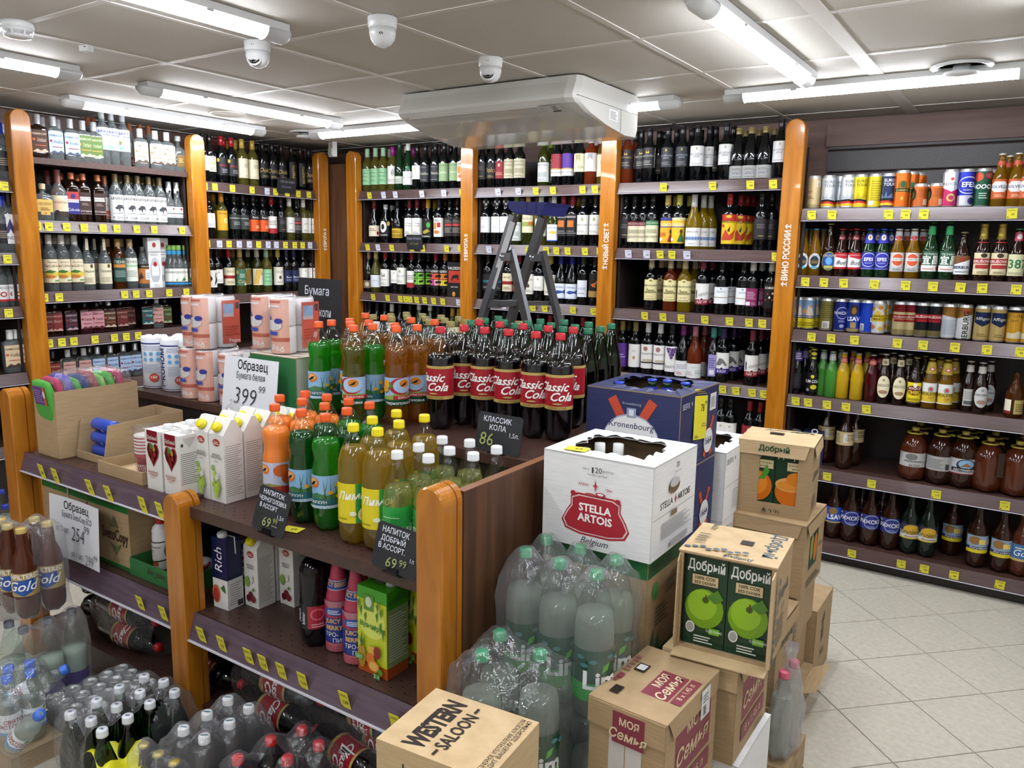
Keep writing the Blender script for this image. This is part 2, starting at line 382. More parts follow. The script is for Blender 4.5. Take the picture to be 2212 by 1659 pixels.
for k, (x, y) in enumerate(((-2.2, -.6), (-.885, 1.0), (-.885, -.9), (.5, .9), (.5, -.9), (-3.46, -.6), (.9, 2.8))):  # lamps out of view, added to light the ceiling evenly
    lamp(x, y, 'y', 'added unseen tube lamp on the ceiling outside the picture, %s of its kind' % ORD[k + 1])

def dome(x, y, ang, label, scale=1.0, lens=True):
    t = thing('dome_camera', label, 'camera', (x, y, HC - .001), ang, 'dome cameras on the ceiling')
    m = MB(); m.rev([(.046, 0), (.047, -.003), (.045, -.03), (.044, -.032), (.0435, -.034)], 28)
    link('mount_ring', m.mesh('mount_ring', WHITEP), t)
    m = MB(); m.rev([(.0425, -.034), (.042, -.05), (.038, -.066), (.028, -.08), (.012, -.088), (0, -.09)], 28)
    link('dome_body', m.mesh('dome_body', WHITEP), t)
    e = MB(); e.rev([(.0, -.004), (.02, -.003), (.023, 0), (.0245, .004), (.0245, -.012), (.0, -.012)], 24)
    if lens:
        p = link('eyeball', e.mesh('eyeball', WHITEP), t, (0, -.030, -.063), (math.radians(66), 0, 0))
        l = MB(); l.rev([(.0, .002), (.0195, .002), (.0195, -.002)], 24); link('lens_plate', l.mesh('lens_plate', BLACKP), p)
        l = MB(); l.rev([(.0, .005), (.009, .0045), (.0105, .002)], 18); link('lens', l.mesh('lens', mat('lens_glass', '08080c', .05)), p)
        l = MB()
        for k in range(12): a = 2 * pi * k / 12; l.rev([(.0014, .0024), (0, .003)], 6, cx=.0155 * math.cos(a), cy=.0155 * math.sin(a))
        link('infrared_leds', l.mesh('infrared_leds', mat('led_silver', 'cfd0d2', .2)), p)
        m = MB(); sheet(m, [X('ST', 0, .5, .8, '333', sh=-.3)], .03, .012, on_cyl(.0455, -.022)); link('maker_mark', m.mesh('maker_mark', PRINT), t)
    else:
        m = MB(); m.bar((.006, -.0425, -.053), (.011, -.0425, -.060), .0025, .002); m.bar((.013, -.0425, -.052), (.018, -.042, -.059), .0025, .002)
        link('slot', m.mesh('slot', BLACKP), t)
dome(-2.44, 1.985, math.radians(28), 'white dome camera with dark lens beside the upper left tube lamp')
dome(-1.835, 1.985, math.radians(20), 'white dome camera seen from behind, no lens showing', lens=False)
dome(-1.85, 2.60, math.radians(20), 'white dome camera right above the air conditioner')
# smoke detector
t = thing('smoke_detector', 'round white smoke detector at the upper left', 'detector', (-2.942, 1.408, HC))
m = MB(); m.rev([(.05, 0), (.051, -.012), (.05, -.022)], 26); link('base_plate', m.mesh('base_plate', WHITEP), t)
m = MB(); m.rev([(.049, -.022), (.049, -.03)], 26)
m.rev([(.044, -.042), (.04, -.048), (.02, -.052), (0, -.052)], 26); link('cover', m.mesh('cover', WHITEP), t)
m = MB()
for k in range(8):
    a = 2 * pi * k / 8; m.bar((.048 * math.cos(a), .048 * math.sin(a), -.028), (.042 * math.cos(a), .042 * math.sin(a), -.046), .006, .004)
link('cage_ribs', m.mesh('cage_ribs', WHITEP), t)
m = MB(); m.rev([(.036, -.022), (.036, -.046)], 20); link('sensing_chamber', m.mesh('sensing_chamber', GREYP), t)
t = thing('ceiling_sensor', 'tiny white box sensor on the ceiling beside the smoke detector', 'sensor', (-3.05, 1.698, HC), .3)
m = MB(); m.box(-.02, -.014, -.022, .02, .014, 0); link('case', m.mesh('case', WHITEP), t)
m = MB(); m.box(.002, -.0145, -.009, .010, -.0138, -.006); link('slot', m.mesh('slot', BLACKP), t)
def disc_vent(x, y, label, drop=.035, r=.105):
    t = thing('disc_vent', label, 'vent', (x, y, HC), 0, 'round vents in the ceiling')
    m = MB(); m.rev([(r - .022, 0), (r, -.001), (r + .004, -.008), (r - .004, -.014), (r - .022, -.010), (r - .026, 0)], 32); link('rim', m.mesh('rim', WHITEP), t)
    m = MB(); m.rev([(.03, -.002), (.03, -drop + .012), (r * .58, -drop + .008), (r * .6, -drop + .002), (r * .54, -drop - .006), (0, -drop - .008)], 32); link('disc', m.mesh('disc', WHITEP), t)
disc_vent(-.348, 3.575, 'white disc vent hanging below the right tube lamp')
disc_vent(-4.057, 3.66, 'white disc vent near the room corner above the corner panel')
t = thing('ring_vent', 'flat round cover plate on the ceiling between two left lamps', 'vent', (-3.9, 2.954, HC))
m = MB(); m.rev([(.10, 0), (.102, -.005), (.09, -.009), (.082, -.006), (.078, -.004), (0, -.004)], 32); link('plate', m.mesh('plate', CEILM), t)
t = thing('motion_sensor', 'small white motion sensor hanging in the corner above the corner panel', 'sensor', (-4.26, 4.08, HC - .045), -.35)
m = MB(); m.prism([(-.032, -.06), (.032, -.06), (.034, -.02), (.034, .04), (-.034, .04), (-.034, -.02)], -.012, .022); link('case', m.mesh('case', WHITEP), t)
m = MB(); m.box(-.026, -.02, -.05, .026, -.011, -.005); link('lens_window', m.mesh('lens_window', GREYP), t)
m = MB(); m.box(-.004, -.014, .018, .004, -.0115, .022); link('indicator', m.mesh('indicator', BLACKP), t)
m = MB(); m.tube([(0, 0, .04), (0, .005, .045)], .008); link('bracket', m.mesh('bracket', WHITEP), t)

# air conditioner: wedge-shaped underslung unit
ac = thing('air_conditioner', 'white ceiling air conditioner with long louvre', 'air conditioner', (-2.66, 2.945, 0))
W = .985
prof = [(.035, 2.306), (.63, 2.306), (.648, 2.29), (.648, 2.155), (.63, 2.118), (.50, 2.114), (.30, 2.135), (.12, 2.168), (.03, 2.196), (.004, 2.212), (0, 2.226), (.008, 2.242), (.028, 2.28)]
m = MB(); n = len(prof); secs = []
for x, k in ((0, .80), (.012, .93), (.035, 1), (W - .05, 1), (W - .015, .97), (W, .88)):
    secs.append([(x, .32 + (a - .32) * k, 2.306 + (b - 2.306) * (.9 + .1 * k) if b < 2.3 else b) for a, b in prof])
vs = [p for s in secs for p in s]; fs = []
for i in range(len(secs) - 1):
    for j in range(n): q = (j + 1) % n; fs.append((i * n + j, i * n + q, (i + 1) * n + q, (i + 1) * n + j))
fs += [tuple(range(n)), tuple(reversed(range((len(secs) - 1) * n, len(secs) * n)))]
m.add(vs, [tuple(reversed(f)) for f in fs], 0, None, False)
link('housing', m.mesh('housing', mat('ac_white', 'd4d3cc', .12, .6)), ac)
def ac_pt(x, y):  # underside height of the housing
    pr = [(0, 2.226), (.004, 2.212), (.03, 2.196), (.12, 2.168), (.30, 2.135), (.50, 2.114)]
    for (a, b), (c, d) in zip(pr, pr[1:]):
        if a <= y <= c: return (x, y, b + (d - b) * (y - a) / (c - a))
m = MB()
for i in range(2):
    ya, yb = (.036, .060) if i == 0 else (.062, .088)
    v = [Vector(ac_pt(x, y)) - Vector((0, .001, .003)) for x, y in ((.07, ya), (W - .20, ya), (W - .20, yb), (.07, yb))]
    m.add(v, [(3, 2, 1, 0)])
    w = [p + Vector((0, 0, .004)) for p in v]; m.add(v + w, [(0, 1, 5, 4), (1, 2, 6, 5), (2, 3, 7, 6), (3, 0, 4, 7)])
link('louvre', m.mesh('louvre', mat('ac_louvre', 'c6c5be', .2, .5)), ac)
m = MB(); v = [Vector(ac_pt(x, y)) - Vector((0, .001, .0035)) for x, y in ((W - .19, .033), (W - .09, .033), (W - .085, .086), (W - .165, .090))]
m.add(v, [(3, 2, 1, 0)], 0, 'cfcec8')
for k in range(4):
    y = .04 + k * .009; q = [Vector(ac_pt(x, yy)) - Vector((0, .001, .0045)) for x, yy in ((W - .135, y), (W - .112, y), (W - .112, y + .003), (W - .135, y + .003))]
    m.add(q, [(3, 2, 1, 0)], 0, '55565a')
q = [Vector(ac_pt(x, yy)) - Vector((0, .001, .0048)) for x, yy in ((W - .145, .077), (W - .105, .077), (W - .105, .086), (W - .145, .086))]
m.add(q, [(3, 2, 1, 0)], 0, '1a1416'); link('display_panel', m.mesh('display_panel', PLAST), ac)
m = MB(); m.box(W + .0005, .02, 2.222, W + .001, .62, 2.2235); m.box(W + .0005, .43, 2.125, W + .001, .432, 2.222); link('panel_seam', m.mesh('panel_seam', BLACKP), ac)
m = MB(); sheet(m, [LN(-.8, .8, .1, .9, 6, '777')], .085, .045, on_right(W, 2.165, y=.36), 'e6e6e2'); link('rating_sticker', m.mesh('rating_sticker', PRINT), ac)
m = MB(); sheet(m, [R(-1, 0, 1, 1, '55565a')], .02, .004, on_right(W, 2.258, y=.52)); link('screw_cover', m.mesh('screw_cover', PRINT), ac)

# ================================================================= WALL SHELVING
YB, XL = 4.20, -4.45      # front planes of the back run and the left run
RUNS = {'b': ((0, YB, 0), 0.0), 'l': ((XL, 0, 0), pi / 2)}
def at(run, a, d, z):
    return (a, YB + d, z) if run == 'b' else (XL - d, a, z)
def post(run, a, zt, label, text=None, w=.096, d0=-.045, d1=.014, zb=0, tz=1.4, tsize=.036, tlen=.12, xyz=None, rot=None, group='rounded wooden posts between the wall bays'):
    loc, rz = RUNS[run] if xyz is None else (xyz, rot)
    t = thing('wooden_post', label, 'post', loc, rz, group); c = a; r = w / 2
    arc = [(c + r * math.cos(k), zt - r + r * math.sin(k)) for k in [pi * i / 14 for i in range(15)]]
    poly = [(c + r, zb)] + arc + [(c - r, zb)]
    mid = d1 - .022
    m = MB(); m.prism(poly, d0 + .004, mid); f = 1 - .004 / r
    inner = [(c + (x - c) * f, zb if z == zb else zt - r + (z - zt + r) * f if z > zt - r else z) for x, z in poly]
    n = len(poly); m.add([(x, d0 + .004, z) for x, z in poly] + [(x, d0, z) for x, z in inner], [tuple(range(n, 2 * n))] + [(i, (i + 1) % n, n + (i + 1) % n, n + i) for i in range(n)])
    link('front_board', m.mesh('front_board', WOOD), t)
    g = 1 - .012 / r; grv = [(c + (x - c) * g, zb if z == zb else zt - r + (z - zt + r) * g if z > zt - r else z) for x, z in poly]
    m = MB(); m.prism(grv, mid, mid + .003); link('groove', m.mesh('groove', WOOD), t)
    m = MB(); m.prism(poly, mid + .003, d1); link('back_board', m.mesh('back_board', WOOD), t)
    if text:
        L = tlen / tsize / 2; ar = []
        for s_ in (-1, 1):
            c_ = s_ * (L + .62); ar += [R(-.9, c_ - .09, .95, c_ + .09, 'f2efe8'), R(.75, c_ - .36, .95, c_ + .36, 'f2efe8'), G([(-1, c_), (-.3, c_ + .42), (-.1, c_ + .3), (-.7, c_)], 'f2efe8'), G([(-1, c_), (-.7, c_), (-.1, c_ - .3), (-.3, c_ - .42)], 'f2efe8')]
        m = MB(); sheet(m, [X(text, 0, 0, 1, 'f2efe8', tlen / tsize, b=.02, rot=pi / 2), ('grp', ar)], tsize, tsize, on_front(d0 - .0003, tz, x=c)); link('lettering', m.mesh('lettering', PRINT), t)
    return t
post('l', 2.085, 2.25, 'wooden post at the far left, beside the spirits bay', w=.10)
post('l', 3.105, 2.25, 'wooden post between the spirits bay and the left wine bay', w=.10)
post('l', 4.13, 2.25, 'wooden post with white lettering left of the corner panel', 'ЕВРОПА', w=.10, tz=1.634, tsize=.026, tlen=.108)
post('b', -4.16, 2.25, 'plain wooden post right of the corner panel')
post('b', -3.135, 2.25, 'wooden post with white lettering left of the stepladder', 'ЕВРОПА', tz=1.595, tsize=.027, tlen=.12)
post('b', -2.128, 2.25, 'wooden post with white lettering right of the stepladder', 'НОВЫЙ СВЕТ', tz=1.615, tsize=.030, tlen=.205)
post('b', -1.103, 2.25, 'wooden post with white lettering beside the beer bay', 'ВИНО РОССИИ', tz=1.583, tsize=.031, tlen=.25)
o = single('corner_panel', MB().box(-.118, 0, 0, .118, .018, 2.17).mesh('corner_panel', WALNUT), 'dark walnut panel filling the room corner between two posts', 'panel', (-4.315, YB - .002, 0))

PERF = {}
def rail(t, a0, a1, z, h, tilt=.012, m=None):
    mb = MB(); b = [(-.004, z), (-.004 - tilt, z - h), (-.010 - tilt, z - h - .004), (-.014 - tilt, z - h), (-.009, z + .004)]
    mb.prism([(y, q) for y, q in b], a0, a1, axis='x'); r = link('price_rail', mb.mesh('price_rail', m or RAILM), t)
    e = MB(); e.prism([(-.0095 - tilt, z - h - .0005), (-.0155 - tilt, z - h - .0005), (-.0155 - tilt, z - h - .0045), (-.0095 - tilt, z - h - .0045)], a0, a1, axis='x')
    return r
def bay(name, label, run, a0, a1, zs, depth=.45, railh=.052, top=2.31, base=.10, planks=False, skiprail=()):
    loc, rz = RUNS[run]; t = thing('shelving_unit', label, 'shelving', loc, rz, 'wall shelving bays')
    m = MB(); m.box(a0, depth, 0, a1, depth + .015, 2.17 if not planks else 1.80); link('back_panel', m.mesh('back_panel', BACKP), t)
    if planks:
        z = 1.80; k = 0
        while z < 2.16:
            m = MB(); m.prism([(depth - .004, z + .003), (depth + .012, z + .003), (depth + .012, z + .112), (depth - .004, z + .112), (depth - .007, z + .108), (depth - .007, z + .007)], a0, a1, axis='x')
            link('plank', m.mesh('plank', SLATM), t); z += .115
    for s, q in ((a0, 1), (a1, -1)):
        m = MB(); m.box(min(s, s + q * .014), .02, 0, max(s, s + q * .014), depth, zs[0]); link('side_panel', m.mesh('side_panel', BACKP), t)
    for i, z in enumerate(zs):
        m = MB(); m.box(a0 + .015, -.004, z - .028, a1 - .015, depth - .008, z); s = link('shelf', m.mesh('shelf', SHELFM), t)
        if i not in skiprail:
            rail(s, a0 + .002, a1 - .002, z, railh)
            e = MB(); e.box(a0 + .002, -.031, z - railh - .006, a1 - .002, -.012, z - railh - .0035); link('rail_highlight', e.mesh('rail_highlight', RAIL_HIGHLIGHT), s)
        else:
            e = MB(); e.box(a0 + .002, -.012, z - .03, a1 - .002, -.004, z + .002); link('front_lip', e.mesh('front_lip', SHELFM), s)
    m = MB(); m.box(a0, .02, 0, a1, .05, zs[-1] - .06); link('plinth', m.mesh('plinth', BACKP), t)
    return t
SH = {'U': [1.89, 1.525, 1.25, .90, .52], 'V': [2.02, 1.695, 1.32, 1.075, .80, .45], 'L': [1.973, 1.618, 1.262, .90, .50],
      'R': [1.97, 1.612, 1.262, .89, .50], 'M': [1.967, 1.612, 1.262, .89, .50], 'W': [1.967, 1.603, 1.257, .885, .50], 'B': [1.812, 1.482, 1.206, .868, .496, .115]}
bay('U', 'wall shelving bay cut by the left edge', 'l', .95, 2.03, SH['U'])
bay('V', 'wall shelving bay of spirits on the left wall', 'l', 2.14, 3.05, SH['V'], skiprail=(0,))
bay('L', 'wall shelving bay of wine left of the corner panel', 'l', 3.16, 4.075, SH['L'])
bay('R', 'wall shelving bay of wine right of the corner panel', 'b', -4.105, -3.186, SH['R'])
bay('M', 'wall shelving bay of wine behind the stepladder', 'b', -3.084, -2.18, SH['M'])
bay('W', 'wall shelving bay of wine left of the beer', 'b', -2.075, -1.155, SH['W'])
bay('B', 'wide wall shelving bay of beer on the right', 'b', -1.05, .72, SH['B'], planks=True)
single('fascia_board', MB().box(-1.06, 0, 0, .75, .02, .125).mesh('fascia_board', WALLW), 'grey brown fascia board above the beer bay', 'board', (0, YB + .43, 2.165))
# ================================================================= ISLAND GONDOLA
GY = 1.40
ISL = (0, GY, 0)
for a, zt, lb in ((-3.16, 1.052, 'low wooden post at the far left end of the island'), (-2.146, .838, 'shortest wooden post in the middle of the island front'),
                  (-1.125, 1.052, 'wooden post at the right end of the island')):
    post('b', a, zt, lb, w=.082, d0=-.045, d1=.03, xyz=ISL, rot=0, group='rounded wooden posts of the island')
HOLE = mat('shelf_hole', '0a0706', .8)
def isl_shelf(t, a0, a1, d0, d1, z, th=.03, holes=1, name='shelf'):
    m = MB(); m.box(a0, d0, z - th, a1, d1, z); s = link(name, m.mesh(name, SHELFM), t)
    if holes:
        h = MB(); n = int((a1 - a0) / .024)
        for r in range(3):
            for k in range(n):
                if (k + r) % 2: continue
                x = a0 + .02 + k * .024; y = d0 + .028 + r * .02
                h.add([(x + .0035 * math.cos(2 * pi * q / 6), y + .0035 * math.sin(2 * pi * q / 6), z + .0004) for q in range(6)], [tuple(range(6))])
        o = link('holes', h.mesh('holes', HOLE), s); o['kind'] = 'stuff'
    return s
isl = []
for nm, a0, a1, lb in (('l', -3.118, -2.152, 'left half of the island gondola under the paper goods'), ('r', -2.150, -1.168, 'right half of the island gondola under the soda bottles')):
    t = thing('gondola_unit', lb, 'gondola', ISL, 0, 'two halves of the island gondola'); isl.append(t)
    zt, zm = (.808, .466) if nm == 'l' else (.797, .452)
    s = isl_shelf(t, a0, a1, 0, .44, zt)
    if nm == 'l':
        rail(s, a0, a1, zt, .06, .014, RAILP); e = MB(); e.box(a0, -.033, zt - .067, a1, -.014, zt - .0635); link('rail_highlight', e.mesh('rail_highlight', RAIL_HIGHLIGHT), s)
    else:
        e = MB(); e.box(a0, -.006, zt - .034, a1, 0, zt + .002); link('front_lip', e.mesh('front_lip', SHELFM), s)
    s = isl_shelf(t, a0, a1, 0, .44, zm)
    rail(s, a0, a1, zm, .075, .02, RAILP); e = MB(); e.box(a0, -.039, zm - .083, a1, -.02, zm - .0785); link('rail_highlight', e.mesh('rail_highlight', RAIL_HIGHLIGHT), s)
    isl_shelf(t, a0, a1, 0, .44, .133, .10, name='base_deck')
    m = MB(); m.box(a0, .03, 0, a1, .05, .03); link('plinth', m.mesh('plinth', BACKP), t)
    zd = .985 if nm == 'l' else 1.0
    isl_shelf(t, a0 - (.04 if nm == 'l' else 0), a1 + (0 if nm == 'l' else .06), .445, 1.16, zd, .03, name='top_deck')
    m = MB(); m.box(a0, .452, .03, a1, .47, zd - .03); link('back_panel', m.mesh('back_panel', BACKP), t)
m = MB(); m.prism([(.034, 0), (1.18, 0), (1.18, 1.03), (.034, 1.03)], -1.105, -1.082, axis='x'); link('end_panel', m.mesh('end_panel', WALNUT), isl[1])
m = MB(); m.box(-1.1055, .034, 1.0302, -1.0815, 1.18, 1.032); link('edge_band', m.mesh('edge_band', mat('edge_band', '7a5236', .4)), isl[1])
# ================================================================= BOTTLES, CANS, CARTONS: ONE OF EACH KIND
KIND = {}
def seg_for(r): return 20
def wine_prof(h=.300, r=.037, s=.188): return [(r * .55, .010), (r * .85, 0), (r, .006), (r, s), (r * .95, s + .010), (r * .78, s + .024), (r * .52, s + .037), (.0165, s + .052), (.0145, h - .03), (.0145, h - .008), (.0155, h - .006), (.0155, h - .001), (0, h - .001)]
def burg_prof(h=.298, r=.041): return [(r * .55, .010), (r * .85, 0), (r, .006), (r, .13), (r * .93, .155), (r * .72, .185), (r * .5, .212), (.0165, .235), (.0145, h - .02), (.0155, h - .006), (0, h - .001)]
def hock_prof(h=.33, r=.037): return [(r * .8, 0), (r, .006), (r, .15), (r * .9, .18), (r * .6, .235), (.0165, .27), (.014, h - .02), (.0155, h - .006), (0, h)]
def beer_prof(h=.236, r=.0308): return [(r * .9, 0), (r, .005), (r, h * .52), (r * .93, h * .585), (r * .66, h * .70), (.0155, h * .80), (.0128, h * .93), (.0135, h - .006), (0, h - .002)]
def vod_prof(h=.30, r=.036, s=.18): return [(r * .6, .008), (r * .9, 0), (r, .006), (r, s), (r * .9, s + .018), (r * .62, s + .038), (.0165, s + .055), (.0135, h - .03), (0, h - .003)]
def flask_prof(h=.228): return [(.037, .024, 0, 4), (.040, .026, .005, 5), (.041, .027, .03, 6), (.041, .027, .152, 6), (.038, .025, .164, 5), (.022, .018, .171, 3), (.013, .013, .177, 2), (.0125, .0125, .195, 2), (.0125, .0125, h - .002, 2)]
def can_prof(h=.168, r=.0332): return [(r * .74, .003), (r * .78, 0), (r, .011), (r, h - .014), (r * .82, h - .003), (r * .82, h), (r * .77, h - .001), (r * .76, h - .005), (0, h - .005)]
def pet_prof(h=.335, r=.0435, waist=True):
    a = [(.004, .012), (r * .66, .0, .25), (r * .92, .012, .14), (r, .032, .03), (r, .175)]
    a += [(r * .97, .182), (r * .88, .20), (r * .88, .212), (r, .238), (r * .985, .250)] if waist else [(r, .215), (r * .98, .235)]
    k = a[-1][1]; e = h - .022
    return a + [(r * .82, k + (e - k) * .33), (r * .55, k + (e - k) * .66), (.0165, e - .012), (.0128, e - .006), (.0128, e)]
def cap_prof(r, z0, z1): return [(r, z0), (r * 1.02, z0 + .002), (r * 1.02, z0 + .004), (r, z0 + .005), (r, z1 - .003), (r * .9, z1), (0, z1)]
def foil_prof(z0, z1, r0=.0172, r1=.0160): return [(r0, z0), (r1, z0 + (z1 - z0) * .5), (r1, z1 - .007), (r1 + .0012, z1 - .006), (r1 + .0012, z1 - .001), (r1 * .9, z1), (0, z1)]
def crown(h): return [(.0152, h - .005), (.0158, h - .004), (.0150, h + .001), (.011, h + .003), (0, h + .003)]
def lathe(name, prof, m, seg=20, mi=0, col=None): return MB().rev(prof, seg, mi, col).mesh(name, m)
def capmesh(prof, col, m=PLAST, ribs=False, seg=20): return MB().rev(prof, seg, 0, col).mesh('cap', m)
def label_mesh(spec, m=PRINT):
    """spec: list of (surface, width, height, bg, items)"""
    mb = MB()
    for fn, w, h, bg, items, step in spec: sheet(mb, items, w, h, fn, bg, step)
    return mb.mesh('label', m)
def cyl_label(r, z0, z1, deg, bg, items): return (on_cyl(r + .0002, z0), 2 * pi * r * deg / 360, z1 - z0, bg, items, r * .26)
def kind(name, desc, cat, nm, parts, r, h): KIND[name] = dict(desc=desc, cat=cat, nm=nm, parts=parts, r=r, h=h)
ENV = {}
def env(key, f):
    if key not in ENV: ENV[key] = f()
    return ENV[key]
WTXT = [LN(-.6, .6, .12, .30, 3, 'a9a49c'), E(0, .78, .12, .07, 'b7a985')]
def wine(name, desc, glass=DARKGL, foil='0c0c0e', lab=(.075, .165, 150, 'e4e2dc', WTXT), shape='w', h=.300, extra=(), foilm=PLAST, fz=.058):
    prof = {'w': wine_prof, 'b': burg_prof, 'h': hock_prof}[shape](h) ; r = {'w': .037, 'b': .041, 'h': .037}[shape]
    g = env(('g', shape, h, glass.name), lambda: lathe('glass', prof, glass))
    f = env(('f', h, foil, foilm.name, fz), lambda: MB().rev(foil_prof(h - fz, h), 16, 0, foil).mesh('foil_capsule', foilm))
    parts = [('glass', g), ('foil_capsule', f)]
    parts.append(('label', label_mesh([cyl_label(r, *lab)])))
    for l in extra: parts.append(('neck_band', label_mesh([cyl_label(.0182, *l)])))
    kind(name, desc, 'bottle', 'wine_bottle', parts, r, h)
def T1(s, c='3a3632', y=.55, h=.13, w=.8, **k): return X(s, 0, y, h, c, w, **k)
DK = '14161a'
# ---- wines (left wall, corner bays, right wine bay)
wine('w1', 'dark wine bottle with plain white label')
wine('w2', 'dark wine bottle with cream label', lab=(.07, .165, 150, 'd9d2b8', [T1('CHATEAU', y=.8, h=.09), LN(-.6, .6, .1, .35, 3, '8c8468'), R(-.5, .42, .5, .66, 'a8a080')]))
wine('w3', 'dark wine bottle with black label and red capsule', foil='8c1620', lab=(.055, .165, 150, '17181c', [E(-.7, .85, .2, .11, 'c9b44a'), X('EPICURO', .1, .55, .1, 'b02a30', 1), LN(-.2, .8, .15, .4, 3, '8d8d90')]))
wine('w4', 'white wine bottle with cream label and gold capsule', PALEWINE, 'b2923c', (.05, .175, 150, 'd8ceb0', [LN(-.2, .7, .55, .75, 3, '9a9072'), G([(-.9, .05), (.6, .25), (.8, .05)], 'c9bf9e')]))
wine('w5', 'black wine bottle with gold script label', foil='101012', lab=(.06, .16, 150, '0d0d10', [X('Dolce', 0, .55, .3, 'b79a58', .9, sh=.3), LN(-.5, .5, .1, .25, 2, '8d7a4a')]))
wine('w6', 'black wine bottle with vertical gold lettering', foil='14100c', lab=(.03, .19, 100, '0b0b0e', [X('RISTRETTO', 0, .5, .11, 'c2a04e', None, rot=pi / 2, b=.01)]))
wine('w7', 'dark wine bottle with dark grey label', lab=(.07, .165, 150, '2b3330', [R(-1, .72, 1, .78, '8f8f86'), LN(-.3, .8, .3, .55, 3, '8d918c')]))
wine('w8', 'dark wine bottle with orange label', lab=(.06, .17, 150, 'c8501f', [R(-1, .7, 1, 1, '1b1b1b'), LN(-.1, .8, .2, .4, 2, 'e9c9a8'), X('Fantini', 0, .84, .12, 'e8e0d0', .9)]))
wine('w9', 'white wine bottle with yellow flower label', PALEWINE, 'c0812a', (.06, .185, 150, 'd59a26', [E(.25, .5, .3, .14, 'ecd089'), E(.25, .5, .12, .06, 'd59a26'), LN(-.7, .5, .82, .92, 2, '7a5a1c')]))
wine('w10', 'dark wine bottle with navy label', foil='23264a', lab=(.065, .15, 150, '1c2448', [T1('Bardo', 'dfe2ea', .45, .16), LN(-.5, .5, .15, .3, 2, '8f97b8')]))
wine('w11', 'dark wine bottle with black and white pattern label', lab=(.05, .16, 150, 'e6e4de', [G([(-.8, .1), (-.2, .5), (-.7, .9), (-.9, .6)], '111'), G([(.0, .1), (.6, .4), (.1, .9), (.2, .5)], '111'), E(.6, .8, .2, .1, '111')]))
wine('w12', 'dark wine bottle with cream label and red band', foil='8c1620', lab=(.06, .175, 150, 'd8cfae', [R(-1, .38, 1, .56, '8c1c22'), T1('RIOJA', '5a4a34', .76, .11), LN(-.5, .5, .12, .28, 2, '8a7f60')]))
wine('w13', 'white wine bottle with green label', PALEWINE, 'b99a55', (.055, .165, 150, '3d6a52', [E(-.6, .8, .22, .11, 'b39a5a'), LN(-.3, .7, .5, .75, 3, 'a9c0b0'), X('Coto', .1, .25, .2, 'cdb56a', .8, sh=.3), R(.3, .02, .8, .14, 'e3dcc2')]))
wine('w14', 'green glass wine bottle with cream yellow label', GREENGL, 'b0ab98', (.055, .165, 150, 'ddd6c0', [G([(-.9, .05), (-.2, .05), (.3, .95), (-.5, .95)], 'c6a24c'), LN(.2, .9, .6, .8, 3, '807a68')]))
wine('w15', 'white wine bottle with pale green label', PALEWINE, '9fc4a4', (.05, .16, 160, '8dbf92', [T1('VERDEJO', '37553c', .5, .09), LN(-.5, .5, .2, .35, 2, '5f8a66'), LN(-.5, .5, .7, .8, 1, '5f8a66')]))
wine('w16', 'white wine bottle with white flowered label, magenta capsule', PALEWINE, '8c1c78', (.05, .17, 150, 'dcd9d2', [E(.2, .65, .25, .2, 'b3aeaa'), E(.1, .6, .1, .1, '8f8a86'), LN(-.6, .6, .12, .3, 3, '9b9690')]))
wine('w17', 'tall slim green hock wine bottle', GRNGL, '1d3a26', (.05, .10, 140, 'b9c0b0', [LN(-.5, .5, .2, .7, 3, '6d7a6a')]), 'h', .33)
wine('w18', 'dark green bottle with white label and capsule', GRNGL, 'c9c9c4', (.04, .13, 150, 'dddcd6', [T1('MARIETA', '7a8078', .55, .13), E(.2, 1.25, .22, .14, '2f7a5a')]), 'h', .315)
wine('w19', 'dark wine bottle with slate label', foil='121216', lab=(.055, .165, 150, '23262c', [X('Sonba', .2, .5, .17, 'c6c2b2', .9), LN(-.5, .5, .85, .93, 1, '777'), LN(-.5, .5, .1, .18, 1, '777')]))
wine('w20', 'dark wine bottle with sage green label', foil='121216', lab=(.055, .17, 160, '8aa478', [X('Sonba', 0, .5, .15, 'd7dcc4', .9), LN(-.5, .5, .85, .92, 1, '5f7a52')]))
wine('w21', 'burgundy bottle with torn cream label and dark red capsule', foil='5a141c', lab=(.05, .125, 150, 'd6cbb0', [LN(-.6, .5, .5, .8, 2, '7a6a50'), E(.7, .3, .18, .16, '8c1c22')]), shape='b')
wine('w22', 'squat black bottle with round white emblem', foil='b9b9b6', lab=(.05, .16, 150, '0b0b0d', [E(-.1, .6, .5, .36, 'd9d9d4'), E(-.1, .6, .22, .18, '0b0b0d'), E(.65, .8, .22, .14, 'b99a3c'), X('MAGMA', 0, .08, .1, 'c9c9c4', .9)]), shape='b', h=.27)
wine('w23', 'dark burgundy bottle with gold yellow label', foil='16161a', lab=(.04, .105, 150, 'b99a22', [LN(-.6, .6, .55, .85, 2, '4a3c10'), R(-.7, .1, .7, .4, '8c6f18')]), shape='b')
wine('w24', 'dark wine bottle with white sketched label, red capsule', foil='6a1420', lab=(.05, .175, 150, 'dcdad2', [G([(-.6, .75), (.6, .65), (.5, .72)], '8f8b84'), G([(-.7, .6), (.5, .55), (.6, .6)], '8f8b84'), LN(-.4, .4, .15, .3, 2, '777168')]))
wine('w25', 'black wine bottle with gold flecked label', foil='b08a2c', lab=(.045, .16, 150, '101208', [E(.3, .72, .25, .16, '3f9a3c'), G([(-.6, .3), (.2, .5), (.5, .35), (-.2, .2)], 'a08a3a'), X('ALBARO', 0, .06, .1, 'd8d8d0', .9)]), shape='b')
